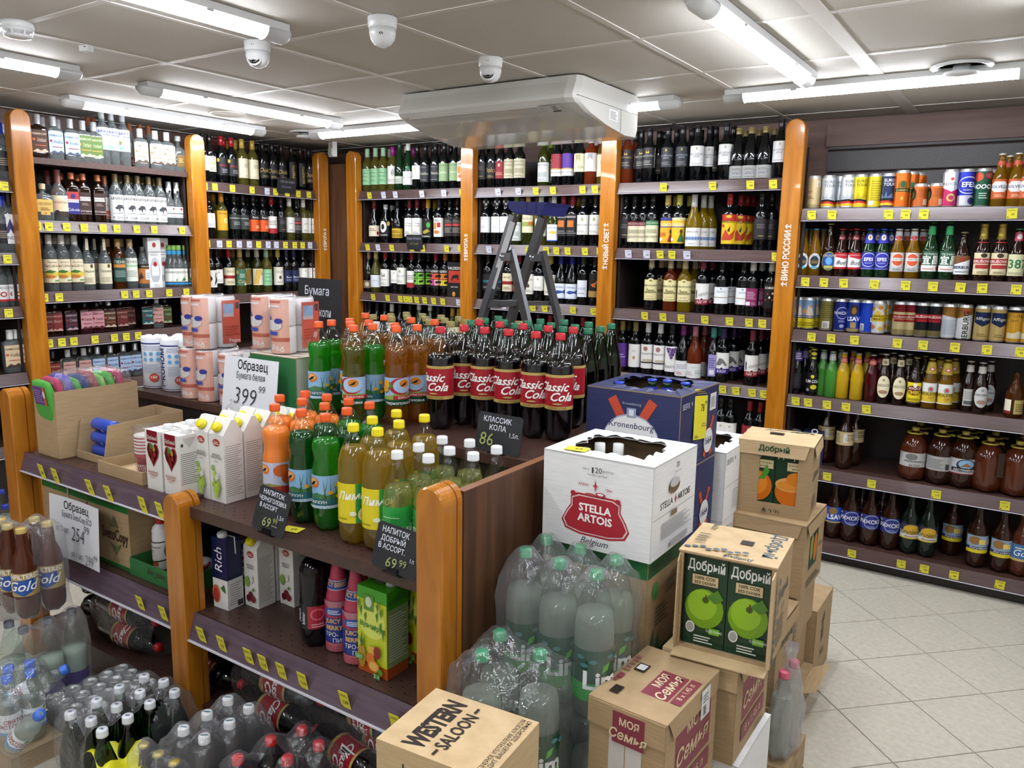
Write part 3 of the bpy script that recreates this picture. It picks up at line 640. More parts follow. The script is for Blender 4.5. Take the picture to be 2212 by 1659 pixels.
wine('w26', 'dark wine bottle with white colourful label', foil='20202a', lab=(.05, .175, 150, 'e0ddd4', [R(-.6, .4, -.1, .75, 'c9862a'), R(.0, .5, .45, .75, 'a8282c'), E(-.1, .25, .4, .1, 'c26a30'), LN(-.5, .3, .82, .94, 2, '444')]))
wine('w27', 'dark wine bottle with black red-lettered label', lab=(.055, .175, 150, '24211f', [R(-.9, .55, .8, .68, 'a0383a'), LN(-.8, .7, .2, .5, 4, '8a8480'), LN(-.6, .6, .75, .92, 2, '6f6a66')]))
wine('w28', 'slim dark bottle with salmon capsule, pale label', foil='b8806a', lab=(.03, .085, 150, '6a5a4c', [E(0, .5, .3, .3, 'bfae90')]), shape='b')
wine('w29', 'white wine bottle with octagonal white label', PALEWINE, 'b9b070', (.04, .125, 150, 'dfe0e2', [G([(-.8, .2), (-.6, .08), (.6, .08), (.8, .2), (.8, .8), (.6, .92), (-.6, .92), (-.8, .8)], 'cdd3da'), T1('TORAL', '6b7480', .55, .12)]), 'b')
wine('w30', 'dark wine bottle with white castle label, red capsule', foil='8c1a22', lab=(.05, .17, 150, 'e2e0d8', [R(-.3, .55, .3, .66, '8f8a80'), R(-.3, .66, -.15, .8, '8f8a80'), R(.1, .66, .25, .75, '8f8a80'), T1('Di Rosso', '6a655c', .4, .08), LN(-.4, .4, .1, .22, 2, 'a5a096')]))
wine('w31', 'dark wine bottle with white label and red foot', foil='7a1018', lab=(.05, .165, 150, 'dcd9d0', [R(-1, 0, 1, .3, '9c2430'), LN(-.6, .6, .5, .8, 3, '8a857c')]))
def valde(name, desc, a, b, c, d, foil):
    wine(name, desc, foil=foil, lab=(.055, .185, 160, '101012', [X('VALDESOL', 0, .88, .11, 'e6e6e2', .95, b=.01), R(-.95, .47, -.03, .76, a), R(.03, .47, .95, .76, b), R(-.95, .15, -.03, .44, c), R(.03, .15, .95, .44, d)] +
         [G([(x - .28, y), (x + .1, y + .02), (x + .3, y + .1), (x + .2, y + .15), (x - .3, y + .12), (x - .34, y + .05)], '141214') for x in (-.49, .49) for y in (.24, .56)]))
valde('vg', 'dark wine bottle with four green bull squares', '5a9a30', '6fb03c', '6fb03c', '8cc43c', '15161a')
valde('vp', 'dark wine bottle with pink orange bull squares', 'c84a4a', 'd0522c', 'b83c8a', 'd8a0a8', '8c1a22')
valde('vy', 'dark wine bottle with orange yellow bull squares', 'c9832a', 'd8702a', 'd6c02c', 'e0c838', 'c07020')
wine('w32', 'dark wine bottle with cream winery label', foil='16161c', lab=(.06, .175, 150, 'c9c4a6', [T1('TERRA VEGA', '4a4638', .86, .08), T1('CARMENERE', '5a5444', .68, .09), R(-.6, .25, .6, .5, 'a39d80'), LN(-.5, .5, .08, .18, 2, '7c765e')]))
wine('w33', 'green white wine bottle with pale winery label', GREENGL, '6a8c3c', (.03, .145, 150, 'cfd2cc', [T1('TERRA VEGA', '4a5058', .86, .08), R(-.6, .25, .6, .5, 'aab0ac'), LN(-.5, .5, .08, .18, 2, '7c8078')]))
wine('w34', 'dark wine bottle with red label, white foot', foil='20202a', lab=(.06, .19, 160, '8c2430', [R(-1, 0, 1, .30, 'dcdad6'), R(-1, .30, 1, .35, 'b89a48'), T1('CONO MAGICO', '3a3a3e', .17, .08)]))
wine('w35', 'dark wine bottle with purple label, white foot', foil='20202a', lab=(.06, .19, 160, '4a2a86', [R(-1, 0, 1, .30, 'dcdad6'), R(-1, .30, 1, .35, 'b89a48'), T1('CONO MAGICO', '3a3a3e', .17, .08)]))
wine('w36', 'dark wine bottle with square cream ribbon label', foil='20202a', lab=(.08, .185, 150, 'd8d0ac', [G([(-.5, .95), (.1, .95), (.1, .55), (-.2, .7), (-.5, .55)], 'a89a6a'), LN(-.2, .6, .2, .35, 2, '857c5a')]))
wine('w37', 'rose wine bottle with white ribbon label', ROSEGL, 'c9c4c0', (.08, .185, 150, 'dededa', [G([(-.3, .98), (.3, .98), (.3, .62), (0, .76), (-.3, .62)], '9a9c9c'), T1('DIVA', '7a7a7a', .4, .07)]))
wine('w38', 'dark wine bottle with white label, checkered capsule', foil='3a3a3c', lab=(.08, .18, 150, 'dcdcdc', [T1('GRIETA', '9a9aa0', .88, .1), LN(-.2, .2, .3, .45, 2, '9aa0a8')]), extra=[(.252, .28, 360, '1a1a1a', [R(x, y, x + .25, y + .5, 'd8d8d8') for x, y in ((-1, 0), (-.5, 0), (0, 0), (.5, 0), (-.75, .5), (-.25, .5), (.25, .5), (.75, .5))])])
wine('w39', 'white wine bottle with white label and capsule', PALEWINE, 'c9c6ba', (.06, .165, 150, 'dcdad2', [T1('ZENYS', '555', .6, .09), LN(-.4, .4, .1, .25, 2, '8d8a82')]))
wine('w40', 'green wine bottle with cream green-banded label', GREENGL, 'c09a58', (.08, .19, 150, 'd6cfae', [R(-1, .35, 1, .6, '8d9a4c'), T1('MOSELLE', '6a5a3a', .78, .1), R(.3, .42, .9, .62, 'b8622a')]))
wine('w41', 'slim white wine bottle, white label, blue collar', GREENGL, 'd2d2d0', (.03, .13, 150, 'dde0e4', [E(.1, .52, .4, .09, 'd2b83c'), R(-1, 0, 1, .06, '2a52a8'), LN(-.6, .6, .78, .86, 1, '8a92a8')]), 'b')
wine('w42', 'dark wine bottle with black orange-motif label', foil='7a1a26', lab=(.06, .19, 150, '1c1a1a', [R(-.5, .42, .4, .72, 'b86a2c'), R(-.7, .84, .7, .92, '8d8484'), LN(-.8, .8, .12, .3, 2, '777')]))
wine('w43', 'dark wine bottle with white emblem label, dark capsule', foil='2a2a20', lab=(.07, .185, 150, 'deddd4', [G([(-.2, .7), (.2, .7), (.1, .86), (-.1, .86)], '93a06a'), T1('ABRAHAM', '8a8a80', .5, .1), LN(-.6, .4, .12, .25, 2, '9d9d94')]))
wine('w44', 'dark wine bottle with black blue-lettered label', lab=(.06, .165, 160, '15171b', [X('CALIFORNIE', 0, .55, .16, '3c93ae', 1), LN(-.5, .4, .15, .28, 2, '777')]))
wine('w45', 'dark wine bottle with red label and capsule', foil='7a141c', lab=(.06, .165, 150, '861e2a', [E(0, .78, .14, .1, 'd6ae9a'), LN(-.6, .6, .2, .4, 3, 'c98a7a')]))
wine('w46', 'dark wine bottle with cream crest label', foil='b09a4c', lab=(.05, .175, 150, 'd9d6c6', [T1('VEILLER', '5c584c', .72, .1), E(0, .42, .2, .1, '4a3c34'), LN(-.5, .5, .12, .22, 2, '8d887a')]))
wine('w47', 'dark bottle with white blue-fish label, blue capsule', foil='20268a', lab=(.035, .125, 160, 'd8dde2', [G([(-.6, .42), (-.2, .55), (.35, .5), (.7, .62), (.6, .42), (.72, .28), (.35, .38), (-.2, .3)], '2b4a8c'), LN(-.5, .5, .72, .85, 2, '6a82a8'), R(-1, 0, 1, .08, 'b9c6d8')]), shape='b')
wine('w48', 'dark wine bottle with small white label', foil='2c3a2c', lab=(.05, .15, 110, 'd9dde4', [T1('VIGNE', '5a7aa8', .5, .14), LN(-.5, .5, .2, .3, 1, '8a92a0')]))
wine('w49', 'dark wine bottle with orange bird, gold foot', foil='22222a', lab=(.05, .19, 150, '14110e', [G([(-.4, .55), (.1, .62), (.5, .75), (.2, .5), (.3, .42), (-.1, .45)], 'b8601f'), R(-1, .02, 1, .28, '9a7a40')]))
wine('w50', 'rose wine bottle with dark crowned label', ROSEGL, '222', (.085, .19, 150, '1c1518', [T1('MYSKHAKO', 'b9a070', .6, .1), G([(-.2, .72), (-.12, .86), (0, .74), (.12, .86), (.2, .72)], 'c9a84c'), LN(-.5, .5, .15, .4, 3, '86807a')]))
wine('w51', 'dark wine bottle with framed black label', foil='16161a', lab=(.085, .195, 150, '1a1a1c', [R(-.97, .02, -.9, .98, 'c9c9c4'), R(.9, .02, .97, .98, 'c9c9c4'), T1('МЫСХАКО', 'b9b4a8', .6, .1), G([(-.2, .72), (-.12, .86), (0, .74), (.12, .86), (.2, .72)], 'c9a84c'), LN(-.5, .5, .15, .4, 3, '86807a')]))
wine('w52', 'dark wine bottle with slate crested label', foil='16161a', lab=(.085, .19, 150, '212429', [E(0, .86, .09, .07, 'b79a4a'), T1('АВТОРСКИЕ', '9aa4b0', .58, .09), T1('ВИНА', '9aa4b0', .46, .08), LN(-.5, .5, .1, .3, 3, '6f7478')]))
wine('w53', 'dark wine bottle with white crested label', foil='1a1a1e', lab=(.085, .19, 150, 'dededc', [E(0, .86, .09, .07, 'b7a77a'), T1('АВТОРСКИЕ', '55585e', .58, .09), T1('ВИНА', '55585e', .46, .08), LN(-.5, .5, .08, .16, 1, '9d9d9a')]))
wine('w54', 'dark burgundy bottle with wide silver label, gold capsule', foil='7a6a38', lab=(.01, .075, 200, '9a9b98', [T1('БРЮТ', '4a5868', .42, .2), LN(-.4, .4, .65, .85, 2, '6a6b68'), LN(-.4, .4, .1, .22, 1, '6a6b68')]), shape='b', h=.27)
wine('w55', 'dark wine bottle with cream label, maroon heading', lab=(.04, .155, 160, 'd2cbae', [R(-1, .78, 1, 1, '6a2a30'), X('МАССАНДРА', .1, .88, .09, 'd8cfc0', .9), R(-.6, .42, .6, .6, 'a39c80'), T1('КАБЕРНЕ', '7a6a52', .26, .1)]))
wine('w56', 'dark wine bottle with cream label, green heading', lab=(.04, .16, 160, 'd0d0ae', [R(-1, .78, 1, 1, '2c6a44'), X('МАССАНДРА', .1, .88, .09, 'd8d8c0', .9), R(-.6, .42, .6, .6, 'a0a080'), T1('ПОРТВЕЙН', '7a6a52', .26, .1)]))
wine('w57', 'dark wine bottle with bright yellow figure label', foil='b9a05a', lab=(.035, .175, 165, 'd8a420', [R(-1, .88, 1, 1, '3a3a7a'), X('ТАШКОНА', 0, .72, .12, 'f0ead0', .95, b=.01), R(-.9, .62, .9, .65, '2a3a72'), G([(.1, .05), (.8, .05), (.55, .35), (.35, .35)], '7a2a24'), E(.45, .45, .16, .09, '3a2a20'), E(-.6, .15, .2, .07, 'f0ead0'), R(-.8, .28, -.1, .42, 'b8681c')]))
wine('w58', 'dark wine bottle with yellow green-dress label', foil='a8a840', lab=(.035, .175, 165, 'dcb628', [R(-1, .9, 1, 1, 'c9c4a0'), X('ЧАШМА', 0, .72, .14, 'f0ead0', .95, b=.01), R(-.9, .62, .9, .65, '2a3a72'), G([(-.1, .05), (.7, .05), (.4, .38), (.2, .38)], '2f5a2a'), E(.3, .46, .16, .09, '3a2a20'), E(-.7, .15, .2, .07, 'f0ead0')]))
wine('w59', 'pale wine bottle with white blue-patterned label', YELWINE, 'bdbdba', (.02, .12, 150, 'dcdcda', [T1('HEMACOBE', '55575a', .78, .1, .95), R(-1, .34, 1, .52, '8ba0c0'), LN(-.3, .3, .12, .2, 1, 'a0a0a0')] + [E(x, .43, .09, .07, '5a78aa') for x in (-.8, -.5, -.2, .1, .4, .7)]), 'b', fz=.07)
wine('sang', 'sangria bottle with red and yellow label', DARKGL, '8c1a1e', (.035, .19, 150, 'd8b41e', [R(-1, .78, 1, 1, 'b02a22'), X('SANGRIA', 0, .76, .09, '2a140c', .95, b=.02), E(0, .93, .3, .05, 'd8b41e'), G([(-.8, .15), (-.3, .5), (.1, .3), (.8, .5), (.6, .2), (.1, .08)], 'b03a1e'), G([(-.1, .45), (.2, .62), (.15, .4)], '2a1a18'), E(-.6, .62, .16, .05, 'b02a22'), R(-.3, .0, .3, .12, 'd8b41e')]))
wine('w60', 'dark wine bottle with dim black label', lab=(.06, .165, 150, '201d1f', [LN(-.5, .5, .55, .8, 3, '5c585a'), LN(-.3, .3, .15, .25, 1, '8a7a4a')]))
def plais(name, desc, g, f='c9bd92'): wine(name, desc, g, f, (.058, .175, 165, 'dbd19c', [E(0, 1.0, .3, .07, 'dbd19c'), E(0, .96, .16, .05, '8f8250'), X('BON PLAISIR', 0, .72, .1, '3a3324', .95), R(-.7, .36, .7, .44, '8f875c'), R(-.4, .44, .4, .52, '8f875c'), G([(-.5, .52), (-.35, .6), (-.2, .52)], '8f875c'), T1('SEMI SWEET', '9a3c30', .2, .045), LN(-.5, .5, .06, .12, 1, '9a8f62')]))
plais('pl1', 'dark wine bottle with cream castle label', DARKGL); plais('pl2', 'rose wine bottle with cream castle label', ROSEGL); plais('pl3', 'golden wine bottle with cream castle label', YELWINE)
wine('agd', 'dark wine bottle with white dancer label, red foot', foil='7a3040', lab=(.05, .165, 150, 'd9d8d2', [R(-1, 0, 1, .24, '7c1828'), X('АДГУР', 0, .12, .12, 'e6d8d0', .8, b=.01), G([(-.75, .3), (-.6, .3), (-.58, .62), (-.7, .72), (-.8, .6)], '4a4844'), G([(-.4, .4), (.8, .5), (.7, .62), (-.3, .52)], 'b3b0aa'), E(0, .25, .12, .05, '4a1018')]))
wine('bzou', 'dark wine bottle with white horse label, purple foot', foil='3a2a5c', lab=(.05, .165, 150, 'd9d8d2', [R(-1, 0, 1, .24, '3a2674'), X('БЗОУ', 0, .12, .12, 'e0dcea', .8, b=.01), G([(-.7, .4), (-.3, .75), (.1, .7), (.6, .42), (.4, .36), (.1, .52), (-.2, .4)], '6a6864'), E(0, .25, .12, .05, '20143c')]))
wine('w61', 'dark wine bottle with white gold-striped label', lab=(.06, .15, 160, 'dde0e2', [R(-1, .36, 1, .40, '9a7f3a'), T1('ЛЫХНЫ', '7a8694', .72, .1), E(0, .9, .08, .05, '6a7886')]))
wine('w62', 'dark wine bottle with magenta back label', foil='d0cfcc', lab=(.055, .15, 110, '7a2452', [LN(-.7, .7, .4, .85, 5, 'b890a4'), R(-.8, .05, -.1, .25, 'd8d4d8'), LN(.1, .7, .1, .25, 2, 'b890a4')]))
wine('w63', 'dark wine bottle with black red-dotted label', foil='cfcfca', lab=(.05, .175, 150, '140c0e', [X('SOMBRA', 0, .85, .1, 'd6d2cc', .9, b=.01)] + [E(x, y, .1, .05, c) for x, y, c in ((-.3, .6, '8c2a20'), (.2, .62, 'd8d4cc'), (.5, .5, '8c2a20'), (-.1, .45, 'd8d4cc'), (.2, .35, '8c2a20'), (-.5, .35, '8c2a20'), (.4, .25, 'd8d4cc'))]))
wine('w64', 'dark wine bottle with violet label', foil='8c7a3a', lab=(.03, .17, 150, '4c2a78', [LN(-.5, .5, .4, .6, 2, '9a86b8')]))
wine('w65', 'dark wine bottle with white sun label', foil='8a7a44', lab=(.035, .17, 150, 'dbd9d4', [E(0, .42, .16, .08, 'b79a5a'), E(0, .42, .07, .035, '8c6f2c'), T1('SOL', '9a9690', .72, .08)]))
wine('w66', 'dark wine bottle with split white landscape label', foil='d4d4d2', lab=(.035, .175, 150, 'dcdad6', [E(-.1, .82, .28, .1, '9a6a64'), R(-1, .22, 1, .27, '1a1a1a'), T1('КУБАНСКАЯ', '6d6a66', .62, .07), E(.2, .34, .7, .06, 'b5aa90')]))
wine('w67', 'dark wine bottle with grape picture label', foil='1a1a1e', lab=(.03, .175, 150, 'dcdad8', [T1('ИЗАБЕЛЛА', '3a3a3c', .2, .1)] + [E(x, y, .15, .06, c) for x, y, c in ((-.5, .9, '5a3a72'), (-.2, .9, '6a4a82'), (.1, .88, '4a2f66'), (.4, .9, '6a4a82'), (-.35, .8, '4a2f66'), (0, .78, '5a3a72'), (.3, .8, '6a4a82'), (-.15, .68, '6a4a82'), (.15, .68, '4a2f66'), (0, .57, '5a3a72'), (.7, .95, '6f9a3c'))]))
wine('w68', 'rose burgundy bottle with white label, pink capsule', ROSEGL, 'b8767a', (.008, .09, 165, 'd8d8d6', [T1('ШАТО', '7a9a98', .75, .1), LN(-.8, -.1, .2, .5, 3, 'b8a8a6'), LN(.1, .8, .3, .6, 3, 'a8b0ae')]), 'b')
wine('w69', 'dark burgundy bottle with white label, purple capsule', foil='6c2468', lab=(.012, .10, 165, 'd4d4d4', [LN(-.6, .6, .5, .8, 3, '9a9aa0'), E(-.3, .2, .3, .1, 'c8a0a0')]), shape='b')
wine('w70', 'dark wine bottle with violet side label, teal capsule', foil='3f8f84', lab=(.03, .15, 60, '8f86b8', [LN(-.8, .8, .4, .9, 5, '5c5488'), R(-.6, .08, .6, .3, 'd2d0d8')]), shape='b')
# ---- spirits
def spirit(name, desc, glass, prof, cap, lab, r=.036, h=.30, capm=PLAST, nm='spirits_bottle', flatlab=None, capz=None, seg=20, extra=()):
    g = env(('s', glass.name, str(prof)), lambda: lathe('glass', prof, glass, seg)); z0, z1, cr, cc = cap
    parts = [('glass', g), ('cap', MB().rev(cap_prof(cr, z0, z1), 16, 0, cc).mesh('cap', capm))]
    sp = []
    if flatlab: y, a, b, w, bg, it = flatlab; sp.append((on_front(-y, a), w, b - a, bg, it, None))
    if lab: sp.append(cyl_label(r, *lab))
    parts.append(('label', label_mesh(sp)))
    for e in extra: parts.append(('neck_label', label_mesh([e])))
    kind(name, desc, 'bottle', nm, parts, r, h)
SILV = 'b9bbbd'; NT = lambda c: [X('NEMIROFF', 0, .82, .1, c, .92, b=.01)]
def nem(name, desc, glass, bg, ink, sub, capc=SILV, sc='8a2a2a'):
    spirit(name, desc, glass, flask_prof(), (.178, .228, .0165, capc), None, .041, .228, METALP if capc == SILV else PLAST, seg=24,
           flatlab=(.0272, .035, .148, .074, bg, NT(ink) + [X(sub, .25, .55, .17, ink, .6, sh=.3), E(-.72, .56, .2, .065, sc), LN(-.6, .8, .28, .36, 1, sc), G([(-1, 0), (-.4, .14), (.1, .06), (.6, .16), (1, .05), (1, 0)], ink)]))
nem('nb', 'clear vodka flask with pale blue label', CLEARGL, '9fb4d4', '3c4258', 'Vodka'); nem('nd', 'dark liqueur flask with brown label', BROWNGL, '4a2c20', 'c9b49a', 'Хлебная', sc='b8602a')
nem('nc', 'clear vodka flask with cream label', CLEARGL, 'd6bf9c', '4a3c30', 'Vodka', 'cfcfcc', 'b86a4a'); nem('ng', 'small clear flask with green label', CLEARGL, '4e6428', 'a8b488', 'Хлебная', sc='c08a2a')
nem('nr', 'dark flask with red label', BROWNGL, '7a2a28', 'c99a8a', 'Вишня', '151518'); nem('nu', 'dark flask with plum label', BROWNGL, '3a2430', 'b49aa4', 'Слива', '151518')
nem('np', 'dark red flask with pink label', mat('dark_red_glass', '2c0810', .06, .6), 'c08a92', '5a2430', 'Клюква', '151518'); nem('nt', 'dark flask with teal label', BROWNGL, '1c4a4c', 'a8bcb8', 'Полынь', '151518')
nem('nk', 'clear flask with salmon pink label', CLEARGL, 'c0948a', '5a2c2c', 'Vodka', 'c4c4c2'); nem('nz', 'dark flask with olive green label', BROWNGL, '3a4a22', '9aa478', 'Хлебная', '151518'); nem('nm', 'dark flask with dark red label', BROWNGL, '5a2420', 'b08a7c', 'Перец', '151518')
spirit('bai', 'tall vodka bottle with white and blue label', CLEARGL, vod_prof(.295, .035, .19), (.225, .297, .0155, 'c9ccd2'), (.085, .205, 165, 'd5dbe2', [X('BAIKAL', 0, .82, .13, '2a327c', .9, b=.03), G([(-1, .25), (-.5, .05), (.4, .0), (1, .3), (1, .55), (.3, .2), (-.4, .2)], '7fb4d8'), E(-.5, .38, .2, .09, '8a7a3c'), R(-.2, .64, .8, .7, '6a6f9c')]), .035, .297, METALP, extra=((on_cyl(.0158, .222), .09, .018, '2a3a9a', [], .004),))
spirit('dec', 'square decanter with faceted glass stopper', CLEARGL, [(.034, .034, 0, 6), (.036, .036, .006, 6), (.036, .036, .12, 6), (.03, .03, .14, 4), (.013, .013, .155, 2), (.012, .012, .185, 2)], (.186, .215, .018, 'b5b9ba'), None, .036, .215, METALP, flatlab=(.0362, .03, .10, .05, '6a5428', [LN(-.6, .6, .4, .8, 3, 'b89a5a')]))
spirit('orn', 'square cut-glass bottle with gold label', CLEARGL, [(.043, .03, 0, 6), (.045, .032, .006, 6), (.045, .032, .125, 6), (.036, .026, .14, 4), (.014, .014, .152, 2), (.013, .013, .17, 2)], (.168, .198, .017, 'a99c7a'), None, .045, .198, flatlab=(.0322, .05, .115, .075, 'c8a85c', [R(-.6, -.25, .6, 0, 'c8a85c'), T1('МАКОВКИН', '7a5a20', .65, .2), LN(-.6, .6, .15, .4, 2, '7a5a20'), E(0, -.1, .08, .08, 'a83a2a')]))
spirit('can', 'round whisky bottle with cream label', CLEARGL, vod_prof(.275, .043, .15), (.20, .277, .0165, '5a2a22'), (.045, .14, 150, 'd5c9a8', [X('CANADIAN', 0, .62, .12, '3a342c', .95), E(0, .5, .75, .3, 'd9b89a'), X('CANADIAN', 0, .62, .12, '3a342c', .95), R(-.2, -.15, 1, .12, '3a2c24'), E(-.3, .05, .22, .14, '2c201a')]), .043, .277)
spirit('sh1', 'dark square bottle with blue and red label', BROWNGL, [(.031, .031, 0, 6), (.033, .033, .005, 6), (.033, .033, .18, 6), (.03, .03, .197, 4), (.014, .014, .215, 2), (.013, .013, .24, 2)], (.232, .268, .0165, '9a5a3a'), None, .033, .268, METALP, flatlab=(.0333, .045, .165, .058, '2c2a78', [R(-1, .6, 1, 1, 'a83a3a'), R(-.9, .52, .9, .66, 'd8d4dc'), X('SHUSTOFF', 0, .59, .08, '2a2448', .9), X('Cola-mix', 0, .2, .14, 'e6e6ee', .95, sh=.3), E(0, .8, .4, .1, '2c2a78')]))
spirit('sh2', 'dark square bottle with brown label', BROWNGL, [(.031, .031, 0, 6), (.033, .033, .005, 6), (.033, .033, .18, 6), (.03, .03, .197, 4), (.014, .014, .215, 2), (.013, .013, .24, 2)], (.232, .268, .0165, '9a5a3a'), None, .033, .268, METALP, flatlab=(.0333, .045, .165, .058, '3c2a26', [R(-.9, .62, .9, .8, 'cfc9c2'), X('SHUSTOFF', 0, .71, .09, '2c2220', .9), LN(-.6, .6, .42, .55, 2, '9a8478'), R(-.95, .02, .95, .04, '9a8478'), X('30 оттенков', 0, .16, .09, 'cfc4ba', .95)]))
spirit('orl', 'clear bottle with orange label and copper neck', CLEARGL, vod_prof(.27, .031, .16), (.215, .272, .0155, '9a5f42'), (.03, .15, 120, 'c9c6be', [R(-1, .02, 1, .36, 'c24a30'), LN(-.6, .6, .12, .26, 2, 'e2c0b4'), X('Fortuna', 0, .62, .16, 'b8742c', .9)]), .031, .272, METALP)
spirit('leg', 'dark clear bottle with tall white wolf label', CLEARGL, vod_prof(.282, .037, .175), (.236, .284, .0165, '6a5c40'), (.02, .165, 165, 'dcdcd8', [X('LEGEND', 0, .86, .1, '1f1f22', .92, b=.02), G([(-.3, .5), (.0, .62), (.5, .6), (.7, .5), (.6, .36), (.45, .48), (.2, .46), (.1, .3), (.0, .44), (-.2, .42), (-.45, .55)], '3c3c40'), G([(-.9, .26), (.2, .3), (.9, .36), (.3, .28)], '55555a'), E(-.5, .12, .1, .04, '9a948a'), LN(-.2, .8, .06, .18, 3, '9a9a96')]), .037, .284, METALP, extra=((on_cyl(.0148, .212), .085, .024, 'd8d8d6', [R(-.5, .3, .5, .7, '8a8a8c')], .004),))
spirit('slv', 'clear vodka bottle with silver neck, slim label', CLEARGL, vod_prof(.262, .034, .12), (.225, .264, .0155, 'a9abad'), (.05, .115, 150, 'd2d4d4', [E(.2, .8, .16, .12, 'a82a24'), R(-.9, .35, .9, .42, '333'), LN(-.6, .6, .1, .25, 2, '999')]), .034, .264, METALP, extra=((on_cyl(.0148, .185), .088, .04, 'dedede', [E(0, .5, .2, .2, '222')], .004),))
spirit('tys', 'clear vodka bottle with cream landscape label', CLEARGL, vod_prof(.305, .037, .2), (.245, .307, .0165, 'b3ada2'), (.045, .175, 165, 'd6cbac', [X('Тысяча', .1, .88, .08, '3c342c', .7, sh=.3), X('ТЫСЯЧА', 0, .72, .1, '6a4a30', .92), E(.1, .38, .8, .12, 'c9b048'), G([(-.8, .46), (-.2, .56), (.4, .5), (.0, .42)], '3f6a2c'), E(-.2, .28, .5, .07, 'b8742c'), R(.2, .1, .7, .15, '4a9a4c'), R(-1, 0, 1, .03, '4a3a2c')]), .037, .307)
spirit('per', 'clear vodka bottle with cream label, wooden neck tag', CLEARGL, vod_prof(.30, .035, .165), (.25, .302, .0145, '26241f'), (.035, .15, 150, 'd6cdb0', [E(.3, .88, .2, .1, '5a4424'), T1('Первак', '3c342a', .62, .12), LN(-.6, .5, .1, .35, 4, 'a0967a')]), .035, .302, extra=((on_front(-.0165, .225, .0005), .014, .062, 'd2c8aa', [LN(-.5, .5, .2, .8, 5, '8a8068')], None),))
spirit('pen', 'amber whisky bottle with dark green label', AMBERGL, vod_prof(.288, .036, .19), (.235, .29, .0168, '8a6a38'), (.045, .18, 150, '1e4038', [X('ПЕНЕК', 0, .84, .12, 'd8d4c4', .85), R(-.9, .6, .9, .74, 'b87a3c'), LN(-.8, .8, .2, .5, 5, '8aa098')]), .036, .29)
spirit('pew', 'clear whisky bottle with white label', CLEARGL, vod_prof(.288, .036, .19), (.235, .29, .0168, '94784a'), (.045, .18, 150, 'd6d8cc', [X('ПЕНЕК', 0, .84, .12, '1c2a24', .85), R(-.9, .62, .9, .72, '9cc09c'), LN(-.8, .8, .2, .5, 5, 'a0a69c')]), .036, .29)
spirit('gal', 'clear bottle with brown label and white sticker', CLEARGL, vod_prof(.245, .036, .145), (.215, .247, .0165, '222'), (.03, .145, 150, 'a8682c', [R(-1, .78, 1, 1, '14110e'), X('GALLIANO', .2, .88, .09, 'd8c8a8', .8), R(-.1, .2, .9, .72, 'd8d8e0'), LN(0, .8, .3, .6, 3, '9a9aa8'), G([(-.9, .2), (-.6, .6), (-.3, .3)], '3c2414')]), .036, .247)
spirit('kon', 'clear vodka bottle with white hemp label, blue neck', CLEARGL, vod_prof(.255, .034, .13), (.228, .258, .0155, '7aa84a'), (.035, .115, 150, 'd8d8d0', [X('КОНОПЛЯ', 0, .72, .16, '3c3c34', .92, b=.01), G([(-.1, .05), (.3, .35), (.8, .1), (.5, .45), (.9, .3)], '3f8a34'), R(-1, -.22, 1, -.08, '2a86c4')]), .034, .258, extra=((on_cyl(.0148, .19), .09, .036, '3c9ac8', [], .004),))
# carton with a bottle window
def gift():
    m = MB(); m.box(-.037, -.037, 0, .037, .037, .30); parts = [('box_body', m.mesh('box_body', CARDW))]
    m = MB(); sheet(m, [E(0, .86, .3, .05, 'a83a34'), X('С СЕРЕБРОМ', 0, .72, .03, '333', .9), LN(-.6, .6, .66, .69, 1, '999'), E(0, .36, .8, .26, 'a9acb0'), R(-.55, .25, .55, .45, 'd8dadc'), E(0, .48, .3, .05, '9a1f1c'), R(-.6, .02, .8, .12, 'e6e6e4'), LN(-.4, .6, .04, .1, 2, 'aaa')], .074, .30, on_front(-.037, 0))
    parts.append(('print', m.mesh('print', PRINT))); kind('gift', 'tall white gift carton with window', 'carton', 'gift_carton', parts, .037, .30)
gift()
spirit('tun', 'clear vodka bottle with large white label', CLEARGL, vod_prof(.31, .042, .21), (.25, .312, .0165, '2a3290'), (.05, .2, 150, 'dfe0e4', [G([(-.5, .35), (0, .85), (.5, .35), (.2, .35), (0, .5), (-.2, .35)], '3a3468'), X('TUNDRA', 0, .2, .11, '2c3040', .9)]), .042, .312)
spirit('blu', 'clear vodka bottle with blue cap', CLEARGL, vod_prof(.29, .036, .18), (.235, .292, .0165, '2a3aa8'), (.05, .15, 150, '1c1a1e', [LN(-.6, .6, .3, .7, 4, '9a8a7a')]), .036, .292)
spirit('rdc', 'clear vodka bottle with red cap, white label', CLEARGL, vod_prof(.25, .035, .14), (.222, .252, .0155, 'a81c22'), (.03, .115, 150, 'd8d8d6', [X('ПЕРМСКАЯ', 0, .8, .14, '222', .95), E(.2, .42, .35, .16, 'a83a3a'), E(.2, .42, .2, .08, 'd8d8d6'), R(-1, 0, 1, .12, 'b02a2a')]), .035, .252)
